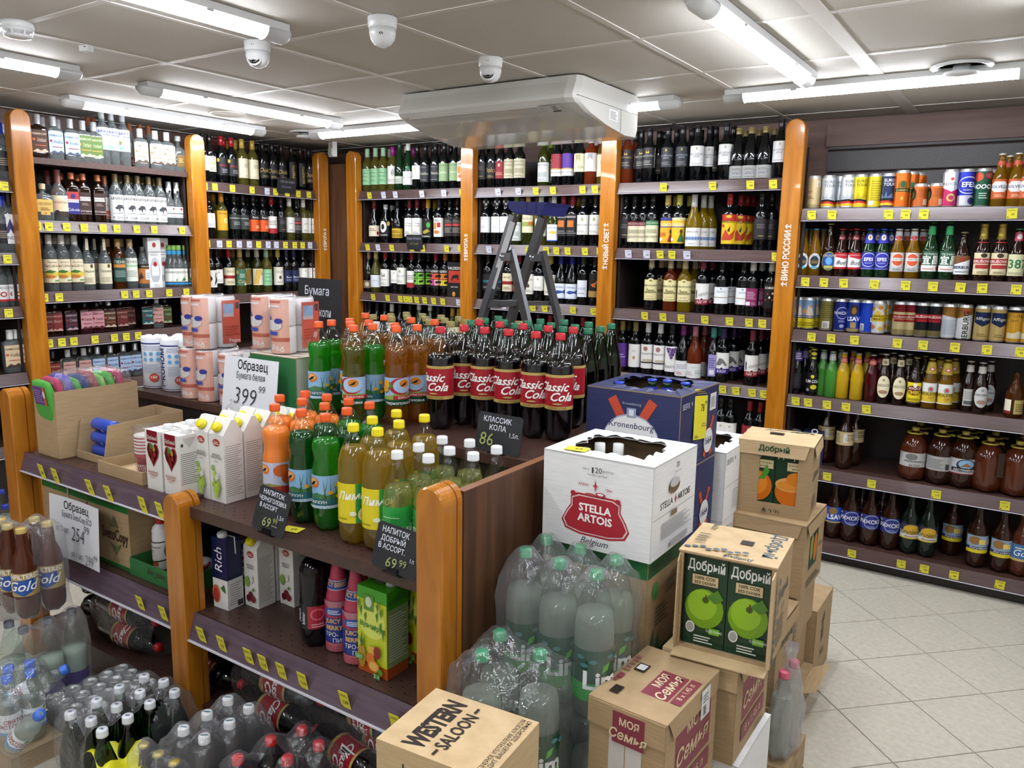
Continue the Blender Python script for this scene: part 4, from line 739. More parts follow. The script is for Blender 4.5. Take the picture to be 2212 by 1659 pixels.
# ---- beers
def beer(name, desc, glass, crownc, labs, h=.236, r=.0308, neck=None, crownm=METALP, prof=None, nm='beer_bottle', foil=None):
    g = env(('beer', glass.name, h, r, str(prof)), lambda: lathe('glass', prof or beer_prof(h, r), glass)); parts = [('glass', g)]
    parts.append(('crown_cap', env(('cr', h, crownc), lambda: MB().rev(crown(h), 16, 0, crownc).mesh('crown_cap', crownm))))
    sp = [cyl_label(r, *l) for l in labs]
    if sp: parts.append(('label', label_mesh(sp)))
    if neck: a, b, bg, it = neck; parts.append(('neck_label', label_mesh([(on_cone(.0240 if a < h * .72 else .0165, .0160 if a < h * .72 else .0142, a, b - a), .085, b - a, bg, it, .004)])))
    if foil: parts.append(('foil', MB().rev([(.0195, h * .74), (.0165, h * .82), (.0145, h - .004), (.0162, h - .004), (.0158, h + .004), (0, h + .0045)], 16, 0, foil).mesh('foil', METALP)))
    kind(name, desc, 'bottle', nm, parts, r, h)
def oval(bg, bg2, items): return [E(0, .5, .96, .49, bg), E(0, .5, .86, .44, bg2)] + items
beer('cap', 'pale beer bottle with round white-ringed label', BEERGL, '3f8aa0', [(.035, .115, 130, None, [E(0, .5, .95, .5, 'd8dad8'), E(0, .5, .62, .33, '1c2a38'), R(-.6, .35, .6, .55, '6a5a3c'), X('EL CAPULCO', 0, .86, .1, '1c2a38', .9), E(0, .12, .5, .07, '4aa0b8')])])
beer('kru', 'dark beer bottle with blue yellow oval label', BROWNGL, 'b8a878', [(.03, .125, 140, None, oval('8a8a3a', '2a4a8a', [X('KRUGER', 0, .78, .12, 'd8c878', .9), E(0, .5, .4, .2, '5a9ad0'), R(-.5, .12, .5, .26, 'b0aa4a')]))], .262, .032, neck=(.19, .215, '2a3a7a', [E(0, .5, .3, .35, 'b0b04a')]))
beer('bud', 'dark beer bottle with red and white label', BROWNGL, 'a02028', [(.04, .12, 150, 'dcdcda', [R(-1, .0, 1, .12, 'a81c28'), R(-1, .88, 1, 1, 'a81c28'), G([(-.6, .75), (.6, .62), (.9, .72), (.9, .85), (-.6, .85)], 'b02430'), X('Bud', .2, .4, .26, '1c1c2a', .9, sh=.35)])], neck=(.178, .208, '6a1820', [X('Bud', 0, .5, .4, 'c9a0a0', .5, sh=.3)]))
beer('efe', 'green beer bottle with blue oval label', GRNGL, '2a4ac0', [(.042, .125, 150, '2a2f8c', [E(0, .55, .9, .42, 'c9cfe6'), E(0, .55, .82, .38, '2a2f9a'), X('EFES', 0, .58, .2, 'f2f2f6', .85, b=.02), X('PILSENER', 0, .36, .07, 'c9cfe6', .7), R(-1, 0, 1, .05, '6a78c0')])], neck=(.168, .215, '2c3098', [E(0, .6, .3, .3, 'd8dae6'), E(0, .6, .16, .16, '9a7a3a')]))
beer('ams', 'golden beer bottle with round red label', BEERGL, 'd2d2d2', [(.035, .125, 150, 'b9b7b4', [E(0, .62, .72, .36, 'd8d8d6'), E(0, .62, .64, .32, 'c2502a'), R(-.7, .56, .7, .72, 'd8d8d6'), X('AMSTEL', 0, .64, .1, '2a2a2a', .8), LN(-.5, .5, .06, .2, 3, '888')])], neck=(.17, .225, 'c9c9cc', [E(0, .45, .4, .18, 'a84038')]), foil=None)
beer('yic', 'green beer bottle with green white Asian label', GRNGL, '2a6a3c', [(.04, .135, 160, '1e4a30', [R(-1, 0, 1, .3, 'd8d8d4'), X('YICHANG', 0, .85, .12, 'e0e4dc', .85), X('宜昌', 0, .56, .34, 'e4e8e0', .8, b=.02), E(.7, .16, .14, .1, 'b02a2a'), LN(-.7, .3, .1, .2, 1, 'c07a70')])], .268, .034, neck=(.205, .25, '35a060', []))
beer('bie', 'dark beer bottle with brown white label', BROWNGL, '8a7a58', [(.03, .115, 155, 'd2d4d6', [G([(-1, .5), (1, .85), (1, 1), (-1, 1)], '6a4a24'), E(-.1, .8, .24, .12, '8c2a1e'), X('BIERBURG', 0, .38, .16, '1f2a4a', .95, b=.02), LN(-.7, .7, .12, .22, 1, '777')])], .222, .033)
beer('krs', 'brown beer bottle with gold foil neck, red banded label', BROWNGL, 'b0984a', [(.03, .13, 155, 'cfc4a0', [R(-.9, .0, .9, .03, '9a8a50'), E(0, .88, .3, .1, '3a2a1a'), R(-.98, .52, .98, .74, '9c2428'), X('KRUŠOVICE', 0, .63, .12, 'f0ece0', .95, b=.015), R(-.7, .3, .7, .46, '9c2428'), LN(-.5, .5, .08, .2, 2, '8a8060')])], .256, .0335, foil='b09a44', neck=(.175, .188, 'a02a2a', []))
beer('387', 'dark beer bottle with green numbered cream label', BROWNGL, '3a6a48', [(.03, .125, 165, 'c9c8a0', [X('387', 0, .55, .42, '2f6a48', .95, b=.02), LN(-.8, .6, .08, .18, 2, '8a8a60')])], .238, .033, neck=(.185, .222, 'a84050', [E(0, .5, .3, .3, 'd8c4c4')]))
beer('sol', 'golden beer bottle with orange hexagon label', BEERGL, 'd8d4cc', [(.04, .125, 150, 'b9582a', [G([(-.9, .5), (-.5, .34), (.5, .34), (.9, .5), (.9, .72), (.5, .88), (-.5, .88), (-.9, .72)], 'd8d8d8'), X('SOLVEZA', 0, .61, .15, '26406a', .9, b=.02), LN(-.4, .4, .1, .25, 2, 'e0b090')])], neck=(.185, .205, 'b84a2a', []))
beer('pur', 'dark cocktail bottle with purple neck label', DARKGL, '14141a', [(.03, .11, 120, '14121a', [LN(-.6, .6, .2, .8, 6, '33303a')])], .245, .031, neck=(.175, .225, '3c2a6a', [LN(-.8, .8, .2, .9, 4, 'b8b0d0')]), nm='cocktail_bottle')
beer('rum', 'dark cocktail bottle with yellow dotted neck', DARKGL, 'c8c02a', [(.02, .12, 150, '0e0e10', [X('RUM COLA', 0, .55, .16, 'd8d8d4', .95, b=.02), E(0, .8, .22, .09, 'c8c02a'), E(.2, .25, .4, .12, 'c8b82a'), E(-.5, .1, .2, .08, '8a8a84')])], .24, .031, neck=(.185, .225, '1a1a18', [E(0, .8, .5, .2, 'c8c02a'), E(0, .25, .3, .12, 'c8c02a')]), nm='cocktail_bottle')
COCK = [(.028, 0), (.031, .005), (.031, .09), (.033, .105), (.030, .118), (.032, .13), (.028, .15), (.017, .18), (.0135, .195), (.0128, .23), (0, .234)]
beer('grc', 'bright green cocktail bottle', GRNLIQ, '9a9c98', [], .236, .031, prof=COCK, nm='cocktail_bottle', neck=(.19, .225, '9aa0a0', [LN(-.6, .6, .2, .8, 3, 'c9cfcc')]))
beer('yec', 'bright yellow cocktail bottle with red neck label', YELLIQ, '9a9c98', [], .236, .031, prof=COCK, nm='cocktail_bottle', neck=(.185, .212, 'b0402c', [LN(-.6, .6, .2, .8, 3, 'd8b0a0')]))
beer('rec', 'dark red cocktail bottle with red neck label', REDLIQ, '9a9c98', [], .236, .031, prof=COCK, nm='cocktail_bottle', neck=(.185, .212, 'a83038', [LN(-.6, .6, .2, .8, 3, 'd8b0a0')]))
beer('ova', 'black beer bottle with cream oval label', BROWNGL, 'c9c9c4', [(.03, .14, 125, None, [E(0, .5, .95, .5, 'd8ceac'), X('НЕВСКОЕ', 0, .56, .11, '26302a', .85), E(0, .8, .16, .06, '8a8468'), E(0, .26, .6, .08, '9a7a58')])], .245, .032, neck=(.187, .222, 'd0c6a4', [E(0, .5, .2, .25, '8a8060')]))
beer('jig', 'black beer bottle with bright yellow label', BROWNGL, '9a8a4a', [(.02, .12, 160, 'd8c41e', [E(0, .62, .95, .24, '5a1818'), X('ЖИВОЕ', 0, .72, .12, 'f0e8d0', .9, sh=.2), X('ПИВО', 0, .52, .16, 'd8c41e', .9, b=.03), E(0, .88, .2, .1, 'e8dcc0'), R(-1, .02, 1, .06, '333'), LN(-.7, .7, .14, .26, 2, '6a5a14')])], .24, .032, neck=(.155, .185, 'c8b420', [R(-1, .3, 1, .5, '2a2418')]))
beer('hol', 'golden beer bottle with white yellow label, gold neck', BEERGL, 'a8983c', [(.03, .125, 160, 'c9ae34', [R(-1, .55, 1, 1, 'd2d2ce'), E(0, .68, .3, .16, '9a9a94'), E(0, .7, .16, .08, 'b83a30'), X('HOLSTEN', 0, .45, .15, '1c1a14', .98, b=.01), X('Light', .1, .26, .1, 'a83a24', .5, sh=.3), R(-1, 0, 1, .05, 'd8d8d4')])], .24, .032, neck=(.17, .225, 'b29c38', [E(0, .4, .35, .18, 'b85a4a'), E(0, .4, .18, .09, 'd8d0c0')]))
beer('dbk', 'dark beer bottle showing its back label', BROWNGL, 'c9c9c4', [(.03, .11, 100, 'b9b9b4', [LN(-.8, .8, .4, .9, 5, '8a8a86'), R(-.8, .08, .6, .3, '55555a')])], .24, .032, neck=(.19, .222, 'c4c2ba', []))
beer('kab', 'dark beer bottle with silver oval label', BROWNGL, 'c9c9c4', [(.03, .13, 125, None, [E(0, .5, .95, .5, 'b9b9b8'), X('Хамовники', 0, .62, .12, '26262a', .95), E(0, .26, .6, .1, '9a7a6a'), E(0, .82, .2, .06, '8a8a88')])], .24, .032, neck=(.19, .222, 'c4c2ba', []))
beer('amb', 'amber beer bottle with paired cream labels', AMBERGL, '1a1a1a', [(.02, .085, 200, None, [R(-.95, 0, -.3, 1, 'd8d0b8'), R(-.1, 0, .9, 1, 'a89a5a'), LN(0, .8, .2, .8, 4, '6a5a2a'), R(-.95, 0, -.3, .2, '7a1f1f')])], .21, .036)
# cans
LID = mat('can_lid', 'b9bab8', .3, metal=.9)
def can(name, desc, bg, items, h=.168, r=.0332, lid='b9bab8', base='b4b4b2'):
    b = MB(); b.rev(can_prof(h, r), 24, 0, base); parts = [('can_body', b.mesh('can_body', METALP))]
    m = MB(); sheet(m, items, 2 * pi * r * .5, h - .026, on_cyl(r, .012, .0003), None, r * .26)
    m2 = MB(); n = 24; vs = []; fs = []
    rr = r + .0002
    for z in (.0115, h - .0145):
        for i in range(n): vs.append((rr * math.cos(2 * pi * i / n), rr * math.sin(2 * pi * i / n), z))
    m.add(vs, [(i, (i + 1) % n, n + (i + 1) % n, n + i) for i in range(n)], 0, bg, True)
    parts.append(('can_print', m.mesh('can_print', METALP)))
    t = MB(); t.rev([(.0, .0), (.006, .0), (.006, .0012), (0, .0014)], 8, z0=h - .0045); t.box(-.004, -.012, h - .0045, .004, .006, h - .0032); parts.append(('pull_tab', env('tab%g' % h, lambda: t.mesh('pull_tab', LID))))
    kind(name, desc, 'can', 'drink_can', parts, r, h)
def euro(c, ink, sky): return [X('EURO', .1, .86, .1, ink, .62, b=.01), X('TOUR', .1, .73, .1, ink, .62, b=.01), G([(-.9, .24), (.0, .27), (.9, .2), (.9, .14), (0, .2), (-.9, .18)], '1c1c1c'), G([(-.9, .18), (0, .2), (.9, .14), (.9, .08), (0, .13), (-.9, .11)], 'b8322a'), G([(-.9, .11), (0, .13), (.9, .08), (.9, .02), (0, .04), (-.9, .03)], 'd8b030'), G([(-.6, .28), (-.5, .42), (-.3, .3), (-.1, .5), (0, .3), (.4, .46), (.5, .28)], sky)]
can('euw', 'white can with German flag stripe', 'c9ced2', euro(0, '2a2c34', 'aab0b6')); can('euy', 'yellow can with German flag stripe', 'd2be28', euro(0, '2a2c1c', 'b8a41c')); can('eun', 'navy can with German flag stripe', '26304c', euro(0, 'd8dade', '5a6a8a'))
can('goc', 'pale gold can with barcode', 'b7a47a', [R(.2, .7, .6, .9, 'e0ddd0'), LN(.25, .55, .72, .88, 5, '44424a'), X('Зол', -.5, .55, .1, '8a2a1c', .4), LN(-.8, .0, .3, .4, 2, '6a5a34'), R(-1, 0, 1, .1, '94835a')])
can('yeb', 'yellow can turned to its back text', 'c9b626', [LN(-.4, .6, .2, .9, 9, '9a8a1a'), R(-.6, .05, -.1, .2, 'dcdcc8')])
can('orc', 'tall orange can with green crest', 'd2691e', [E(0, .62, .4, .16, '8a5a1c'), E(0, .66, .2, .09, '2f5a34'), R(-.7, .44, .7, .54, '1f3a2a'), X('Lowenbräu', 0, .49, .06, 'd8c878', .8), E(0, .24, .1, .05, 'd8b04a')], .18, .034)
can('ors', 'short orange can with dark round emblem', 'b8602a', [E(-.75, .6, .35, .32, '26241c'), E(-.8, .55, .18, .2, '5a8a3a'), R(.2, .05, .6, .35, 'd0c8b8'), LN(-.2, .9, .45, .9, 7, '8a4418')], .116, .0332)
can('bel', 'white and crimson can with gold crest', 'b02a5c', [R(-1, .58, 1, 1, 'cfd0d4'), E(0, .8, .14, .05, 'b84a40'), X('BELHOSCA', 0, .65, .09, '55555c', .95), G([(-1, .58), (1, .58), (0, .42)], 'cfd0d4'), E(0, .24, .34, .12, 'c0a860'), E(0, .24, .2, .07, 'b02a5c')], .176, .0332)
can('efc', 'blue and silver can with white letters', '2430a0', [R(-1, 0, 1, .30, 'b9bcc6'), E(0, .6, .95, .26, 'c2c8e0'), E(0, .6, .88, .23, '2430a0'), X('EFES', 0, .62, .15, 'f4f4f8', .9, b=.02), X('PILSENER', 0, .46, .05, 'd0d4e8', .8), E(.3, .14, .3, .1, '3a3c78')], .176, .0332)
can('hoo', 'dark green can with grapefruit picture', '1a4a34', [E(-.5, .84, .45, .13, 'c0492f'), E(.5, .87, .42, .12, '8a2a30'), E(.5, .87, .3, .08, 'c0686a'), X('HOOCH', 0, .55, .13, 'eceeea', .95, sh=.15, b=.03), LN(-.3, .4, .2, .4, 3, '9ab0a4')], .176, .0332)
can('zhi', 'yellow and blue can with woman in a field', '7a9cc0', [R(-1, 0, 1, .34, 'd2c226'), R(-1, .34, 1, .44, '22305c'), X('Жигулёвское', 0, .39, .07, 'e6e6e0', 1), G([(-.3, .44), (.4, .44), (.3, .62), (.1, .8), (-.15, .8), (-.3, .6)], 'c9b8a8'), E(.05, .78, .14, .05, 'b88a6a'), E(-.5, .6, .2, .1, 'c8a24a'), LN(-.6, .6, .08, .24, 2, '8a7a18')])
can('olv', 'olive gold can turned to its barcode', '77703a', [R(-.5, .03, .2, .28, 'd8d8d0'), LN(-.4, .1, .06, .24, 6, '333'), LN(-.7, .7, .4, .9, 7, '625c2e')])
can('riz', 'navy can with white round emblem', '1e2a78', [E(0, .6, .6, .22, '8a96c8'), E(0, .6, .5, .18, '1e2a78'), X('РИЖСКОЕ', 0, .6, .1, 'e6e8f2', .98, b=.02), E(0, .14, .2, .06, '9aa4d0'), LN(-.3, .3, .28, .36, 2, '9aa4d0')])
can('lsa', 'blue can with lion head', '1a3aa0', [E(0, .72, .4, .2, '3c3020'), E(0, .7, .22, .12, '8a6a34'), X('LSAV', 0, .42, .15, 'eef0f4', .95, b=.03), R(-1, 0, 1, .08, 'a8935a'), R(-.25, .1, .25, .3, 'a8935a')])
can('lsb', 'blue can turned so letters are cut', '1c40b4', [X('LSA', .7, .42, .15, 'eef0f4', .6, b=.03), R(-.7, .03, -.3, .28, 'd8d8d8'), LN(-.65, -.35, .06, .25, 5, '333'), E(.8, .3, .3, .1, '8a6a34')])
can('man', 'white can with mango slices and yellow band', 'd2d2cc', [R(-1, .38, 1, .62, 'd2b82a'), X('WHEAT', 0, .56, .07, '4a3a14', .8, b=.02), X('MANGO', 0, .46, .07, '4a3a14', .8, b=.02)] + [E(x, y, .22, .07, c) for x, y, c in ((-.6, .8, 'd8a02a'), (.1, .86, 'c9862a'), (.6, .76, 'd8b83a'), (-.5, .2, 'd07a2a'), (.2, .14, 'd8a83a'), (.7, .24, 'c9862a'), (-.1, .68, 'd8b03a'))])
can('krr', 'red and cream can with red band', 'b3a678', [R(-1, .75, 1, 1, '6a141c'), R(-1, .52, 1, .66, '8c1f26'), X('KRUŠOVICE', 0, .59, .07, 'e8dcd0', 1), R(-.6, .42, .6, .5, '8c1f26'), R(-1, 0, 1, .16, '8a7a4c')])
can('krk', 'black can with red band', '14151a', [R(-1, .56, 1, .72, '9c1f28'), X('KRUŠOVICE', 0, .64, .08, 'eee6e0', 1, b=.01), R(-.6, .46, .5, .54, '9c1f28'), R(-1, 0, 1, .18, '6a5f3c')])
can('biw', 'white and brown can turned to its back text', 'c4c8cc', [G([(-1, .75), (1, .6), (1, 1), (-1, 1)], '8a6228'), LN(-.6, .6, .1, .6, 10, '9aa4b0')])
can('bib', 'white and brown can with vertical letters', 'd2d4d4', [G([(-1, .62), (1, .85), (1, 1), (-1, 1)], '8a6228'), E(-.1, .86, .25, .07, 'a83a1f'), X('BIERBURG', -.1, .36, .17, '1c1f2a', None, rot=pi / 2, b=.015)])
KIND['bib']['parts'][1][1].name = 'can_print'
can('aff', 'gold can with navy shield', 'b39c62', [G([(-.75, .88), (.75, .88), (.75, .55), (0, .42), (-.75, .55)], '16264a'), X('Affligem', 0, .66, .1, 'e6e0cc', .98), LN(-.4, .4, .1, .22, 2, '7a6a3a')])
can('gob', 'golden yellow can with white building', 'c2912a', [X('LITR', .1, .8, .1, '3a3018', .7), X('ONY', -.2, .66, .08, '3a3018', .5), G([(-.7, .1), (.6, .1), (.6, .26), (.2, .34), (-.2, .26), (-.7, .28)], 'd8ceb0'), R(-1, .92, 1, 1, '16181c')])
can('slm', 'slim silver can with purple letters', 'b4b6bc', [X('cis', 0, .6, .2, '4a4a8c', .8, sh=.2), LN(-.5, .5, .2, .4, 3, '8a86a8')], .135, .0262)
can('buc', 'red and silver can with script letters', 'a9abb0', [R(-1, .8, 1, 1, '9c1f2c'), E(0, .64, .5, .16, 'c4c6ca'), X('Bud', 0, .36, .18, '16182a', .9, sh=.35), R(-1, 0, 1, .2, '9c1f2c')])
# plastic beer
def petb(name, desc, m, prof, capc, labs, r, h, nm='plastic_beer_bottle', handle=None, cr=.0165):
    g = env(('pb', m.name, str(prof)), lambda: lathe('bottle_body', prof, m, 24)); parts = [('bottle_body', g), ('cap', MB().rev(cap_prof(cr, h - .018, h), 18, 0, capc).mesh('cap', PLAST))]
    if labs: parts.append(('label', label_mesh([cyl_label(r, *l) for l in labs], GLOSSP)))
    if handle:
        t = MB(); n = 16
        pts = [(.034 * math.cos(2 * pi * k / n), .034 * math.sin(2 * pi * k / n), h - .028) for k in range(n + 1)]; t.tube(pts, .004, 6, 0, handle)
        t.tube([(.033, 0, h - .028), (.05, .02, h - .027), (.056, .0, h - .026), (.05, -.02, h - .027), (.033, 0, h - .028)], .0035, 6, 0, handle)
        parts.append(('handle_ring', t.mesh('handle_ring', PLAST)))
    kind(name, desc, 'bottle', nm, parts, r, h)
PB = lambda h, r: [(.006, .012), (r * .66, 0, .25), (r * .92, .012, .14), (r, .035, .03), (r, h * .52), (r * .97, h * .58), (r * .8, h * .68), (r * .5, h * .77), (.019, h * .84), (.0165, h - .02), (.0165, h - .015)]
KG = lambda h, r: [(.006, .012), (r * .66, 0, .25), (r * .92, .014, .14), (r, .045, .03), (r, h * .55), (r * .96, h * .66), (r * .74, h * .79), (r * .42, h * .87), (.017, h * .91), (.0165, h - .015)]
petb('lsp', 'dark plastic bottle with blue lion label', BEERPET, PB(.30, .042), '2a3a8a', [(.09, .175, 165, '2a50b0', [E(-.2, .75, .35, .22, '8a6a34'), X('LSAV', 0, .38, .3, 'f0f0f4', .95, b=.03), R(-1, 0, 1, .1, 'a8935a')])], .042, .30)
petb('rig', 'dark plastic bottle with navy round-emblem label', BEERPET, PB(.30, .046), '16181c', [(.095, .17, 165, '26307c', [E(0, .5, .62, .5, '8a96c8'), E(0, .5, .54, .43, '26307c'), X('РИЖСКОЕ', 0, .52, .27, 'e8eaf4', .95, b=.02), E(-.85, .85, .08, .08, 'c9cfe6'), E(.85, .85, .08, .08, 'c9cfe6'), LN(-.3, .3, .12, .25, 2, '8a96c8')])], .046, .30)
petb('zgw', 'dark plastic bottle with yellow hop label, script letters', mat('dark_green_pet', '0c1a12', .06, .6), PB(.30, .044), '1c3a26', [(.085, .16, 165, 'd6d6d0', [R(-1, .55, 1, 1, '26284c'), E(0, .62, .62, .34, 'c8a02a'), R(-1, 0, 1, .08, 'c8b02a'), X('Жигулёвское', 0, .42, .3, '1c1c1e', .98, sh=.3), LN(-.5, .5, .14, .24, 1, '8a5a4a')])], .044, .30)
petb('zgb', 'dark plastic bottle with blue barrel label, yellow foot', BEERPET, PB(.305, .046), '2a3a6a', [(.08, .165, 165, '8aa0b8', [R(-1, 0, 1, .2, 'd0c222'), R(-1, .2, 1, .36, '26305c'), X('Жигулёвское', 0, .28, .12, 'e6e6e0', .9), E(-.35, .72, .4, .24, '8a6432'), R(-.1, .52, .35, .8, 'd8c468'), E(.6, .65, .2, .18, 'c8a890')])], .046, .305)
petb('gol', 'brown plastic bottle with gold label, script letters', BEERPET2, PB(.31, .0395), 'b9a25a', [(.085, .165, 200, 'a8915a', [X('UNFILTERED', 0, .85, .2, 'f0ece0', .8, b=.02), G([(-.5, .68), (.5, .74), (.52, .25), (0, .02), (-.5, .2)], '24509c'), X('Gold', 0, .45, .42, 'f2f0ea', .85, sh=.35, b=.01)])], .0395, .31)
petb('glb', 'brown plastic bottle with gold label cut by the edge', BEERPET2, PB(.305, .046), 'b9a25a', [(.08, .16, 165, '3a6aa0', [X('Gold', 0, .5, .4, 'eef0f0', .9, sh=.3), R(-1, 0, 1, .15, 'b9a25a'), LN(-.6, .6, .75, .9, 1, 'd8d4c0')])], .046, .305)
petb('brc', 'dark plastic bottle with cream barcode label', BEERPET, PB(.31, .043), 'b3a35c', [(.13, .2, 165, 'c4b184', [R(-.1, .2, .2, .85, 'd8d8d0'), X('ХМЕЛЬ', .55, .75, .16, '3a2c18', .5), X('СОЛОД', .55, .45, .2, '3a2c18', .5), LN(-.9, -.3, .2, .9, 6, '8a7a50')])], .043, .31)
petb('kg1', 'wide brown plastic keg with silver label, yellow handle', BEERPET2, KG(.265, .062), 'b8a848', [(.075, .145, 150, 'a8a8a4', [E(-.2, .72, .35, .22, '6a6a66'), LN(-.6, .7, .35, .5, 2, '55555a'), X('БЕЛОЕ', 0, .12, .15, '33353a', .9)])], .062, .265, handle='b8a848', nm='plastic_keg')
petb('kg2', 'wide dark plastic keg turned to its back label', BEERPET, KG(.27, .062), 'b8a848', [(.075, .145, 160, '9a9a98', [LN(-.8, .0, .15, .85, 7, '6a6a6a'), R(.1, .1, .3, .5, '333'), G([(.5, .2), (.7, .6), (1, .6), (1, .1)], '2a2a2e')])], .062, .27, handle='b8a848', nm='plastic_keg')
petb('kg3', 'wide dark plastic keg with mountain label', BEERPET, KG(.275, .062), 'b8a848', [(.075, .15, 160, 'a4a6a6', [E(0, .6, .5, .4, '2a3038'), E(0, .66, .4, .28, '7aa0c0'), G([(-.3, .5), (0, .75), (.3, .5)], '8a5a3a'), R(-.75, .18, .75, .42, '1c1e22'), X('АВСТРИЙСКОЕ', 0, .3, .14, 'e6e6e4', .7), R(-1, 0, 1, .06, '7a1c1c')])], .062, .275, handle='b8a848', nm='plastic_keg')
petb('kg4', 'wide plain brown plastic keg with yellow handle', BEERPET2, KG(.26, .066), 'b8a848', None, .066, .26, handle='b8a848', nm='plastic_keg')
for k in ('kg4',):
    m = MB(); m.box(.02, -.069, .085, .048, -.067, .2, 0, '2c1c10'); KIND[k]['parts'].append(('hang_tag', m.mesh('hang_tag', PRINT)))
# soft drinks with clear plastic and liquid inside
def soda(name, desc, liq, fill, capc, labs, prof=None, r=.040, h=.335, pet=PET, nm='soda_bottle', labm=GLOSSP, neck=True, seg=24):
    prof = prof or pet_prof(h, r); parts = [('bottle_shell', env(('ps', str(prof), pet.name), lambda: lathe('bottle_shell', prof, pet, seg)))]
    def lq():
        p = []
        for e, f in zip(prof, prof[1:] + [None]):
            if e[1] <= fill: p.append((max(e[0] * .965, .002), e[1] + .001) + tuple(e[2:3]))
            if f and e[1] <= fill < f[1]: t = (fill - e[1]) / (f[1] - e[1]); p.append(((e[0] + (f[0] - e[0]) * t) * .965, fill)); break
        p.append((0, fill)); return lathe('liquid', p, liq, seg)
    if liq: parts.append(('liquid', env(('lq', str(prof), liq.name, fill), lq)))
    c = MB(); c.rev(cap_prof(.0155, h - .021, h), 24, 0, capc); parts.append(('cap', env(('sc', h, capc), lambda: c.mesh('cap', PLAST))))
    if labs: parts.append(('label', label_mesh([cyl_label(r, *l) for l in labs], labm)))
    kind(name, desc, 'bottle', nm, parts, r, h)
BIRD = [E(-.45, .78, .28, .16, 'd0702a'), E(-.45, .8, .2, .11, 'dfa860'), G([(-.72, .68), (-.45, .82), (-.3, .84), (-.4, .72)], '2a2420')]
TARH = [G([(-1, .3), (-.3, .48), (.2, .4), (1, .55), (1, .3)], '4a7a4c'), R(-1, .1, 1, .3, '2c6a70')] + BIRD + [G([(a, .3), (a + .05, .3), (a + b, .92)], '2f6a2c') for a, b in ((.1, -.1), (.3, .0), (.5, .2), (.6, -.2), (.7, .3), (.0, .2))] + [E(x, y, .1, .06, 'd8a820') for x, y in ((.3, .5), (.6, .38), (.8, .6), (.55, .72))] + [X('ТАРХУН', -.2, .22, .09, 'e8ece8', .6, b=.01), X('Черноголовка', 0, .07, .09, 'f0f2ee', .95, b=.01), R(.9, .1, 1, .9, '8fb0a0')]
BUR = [R(-1, .0, 1, .22, '1c4a34'), G([(-1, .3), (.0, .45), (1, .38), (1, .22), (-1, .22)], '8aa44a'), E(.1, .7, .62, .3, 'b02a30'), E(.2, .72, .52, .26, 'a8c4e0')] + [E(.25, .8, .26, .14, 'd0812a'), G([(0, .7), (.3, .84), (.4, .86), (.3, .74)], '2a2420'), E(-.65, .78, .22, .14, 'd8a030'), E(-.75, .6, .2, .12, 'cf962a'), G([(-.5, .9), (-.3, .7), (-.5, .6)], '4a7a2c'), R(-.3, .24, 1, .37, 'b02a30'), X('БУРАТИНО', .35, .305, .08, 'f0ece0', .6, b=.01), X('Черноголовка', 0, .1, .1, 'f0f2ee', .95, b=.01)]
soda('tar', 'green soda bottle with orange cap, flowered label', GRSODA, .262, 'd8541c', [(.07, .165, 190, '8ab4d8', TARH)])
soda('tad', 'deep green soda bottle with orange cap, flowered label', DKSODA, .268, 'd8541c', [(.07, .165, 190, '8ab4d8', TARH)])
soda('ora', 'orange soda bottle with orange cap, peach label', ORLIQ, .265, 'd8541c', [(.07, .165, 190, 'b9bcd0', BIRD + [E(.4, .75, .4, .2, 'c8602a'), E(.7, .5, .35, .2, 'b84a24'), G([(-1, .2), (-.2, .35), (.5, .25), (.5, .0), (-1, .0)], '8a8a4a'), R(-.2, 0, 1, .25, 'a8322c')])])
soda('bur', 'amber soda bottle with orange cap, bird label', AMSODA, .262, 'd8541c', [(.07, .165, 190, '9ab8d8', BUR)])
soda('buy', 'greenish amber soda bottle with orange cap, bird label', liq('olive_soda', 'b4b448', .35, '8a8a2c'), .262, 'd8541c', [(.07, .165, 190, '9ab8d8', BUR)])
PL = pet_prof(.33, .0435, False)
soda('lim', 'yellow lemonade bottle with yellow cap, split label', LEMSODA, .268, 'd8c414', [(.065, .175, 200, 'd8c81e', [R(-.1, 0, 1, 1, '2f8a3c'), X('Лимонад', .1, .68, .2, 'f2f0e0', .95, sh=.25, b=.02), E(.55, .35, .4, .26, 'd8c020'), E(.35, .22, .38, .22, 'e6dc8a'), E(.35, .22, .3, .17, 'd8c83a'), E(-.2, .25, .12, .06, 'e6e2c0'), LN(-.9, -.4, .1, .16, 1, '8a8018')])], PL, .0435, .33)
PD = [(.006, .012), (.026, 0, .25), (.036, .012, .14), (.039, .03, .03), (.039, .152), (.037, .17), (.029, .204), (.020, .234), (.0165, .247), (.0128, .252), (.0128, .258)]
soda('dob', 'pale lemon soda bottle with white cap, green label', PALESODA, .19, 'd6d8d8', [(.035, .14, 220, '2f9a44', [X('Добрый', .1, .42, .2, 'f2f4ee', .9, b=.01), E(.3, .12, .3, .1, '8ac43a'), E(-.1, .16, .2, .09, 'c8dc9a'), LN(-.9, -.6, .1, .4, 4, 'a8d0a8'), LN(-.3, .3, .72, .78, 1, 'a8d0a8')])], PD, .039, .28)
PC = pet_prof(.34, .0445, False)
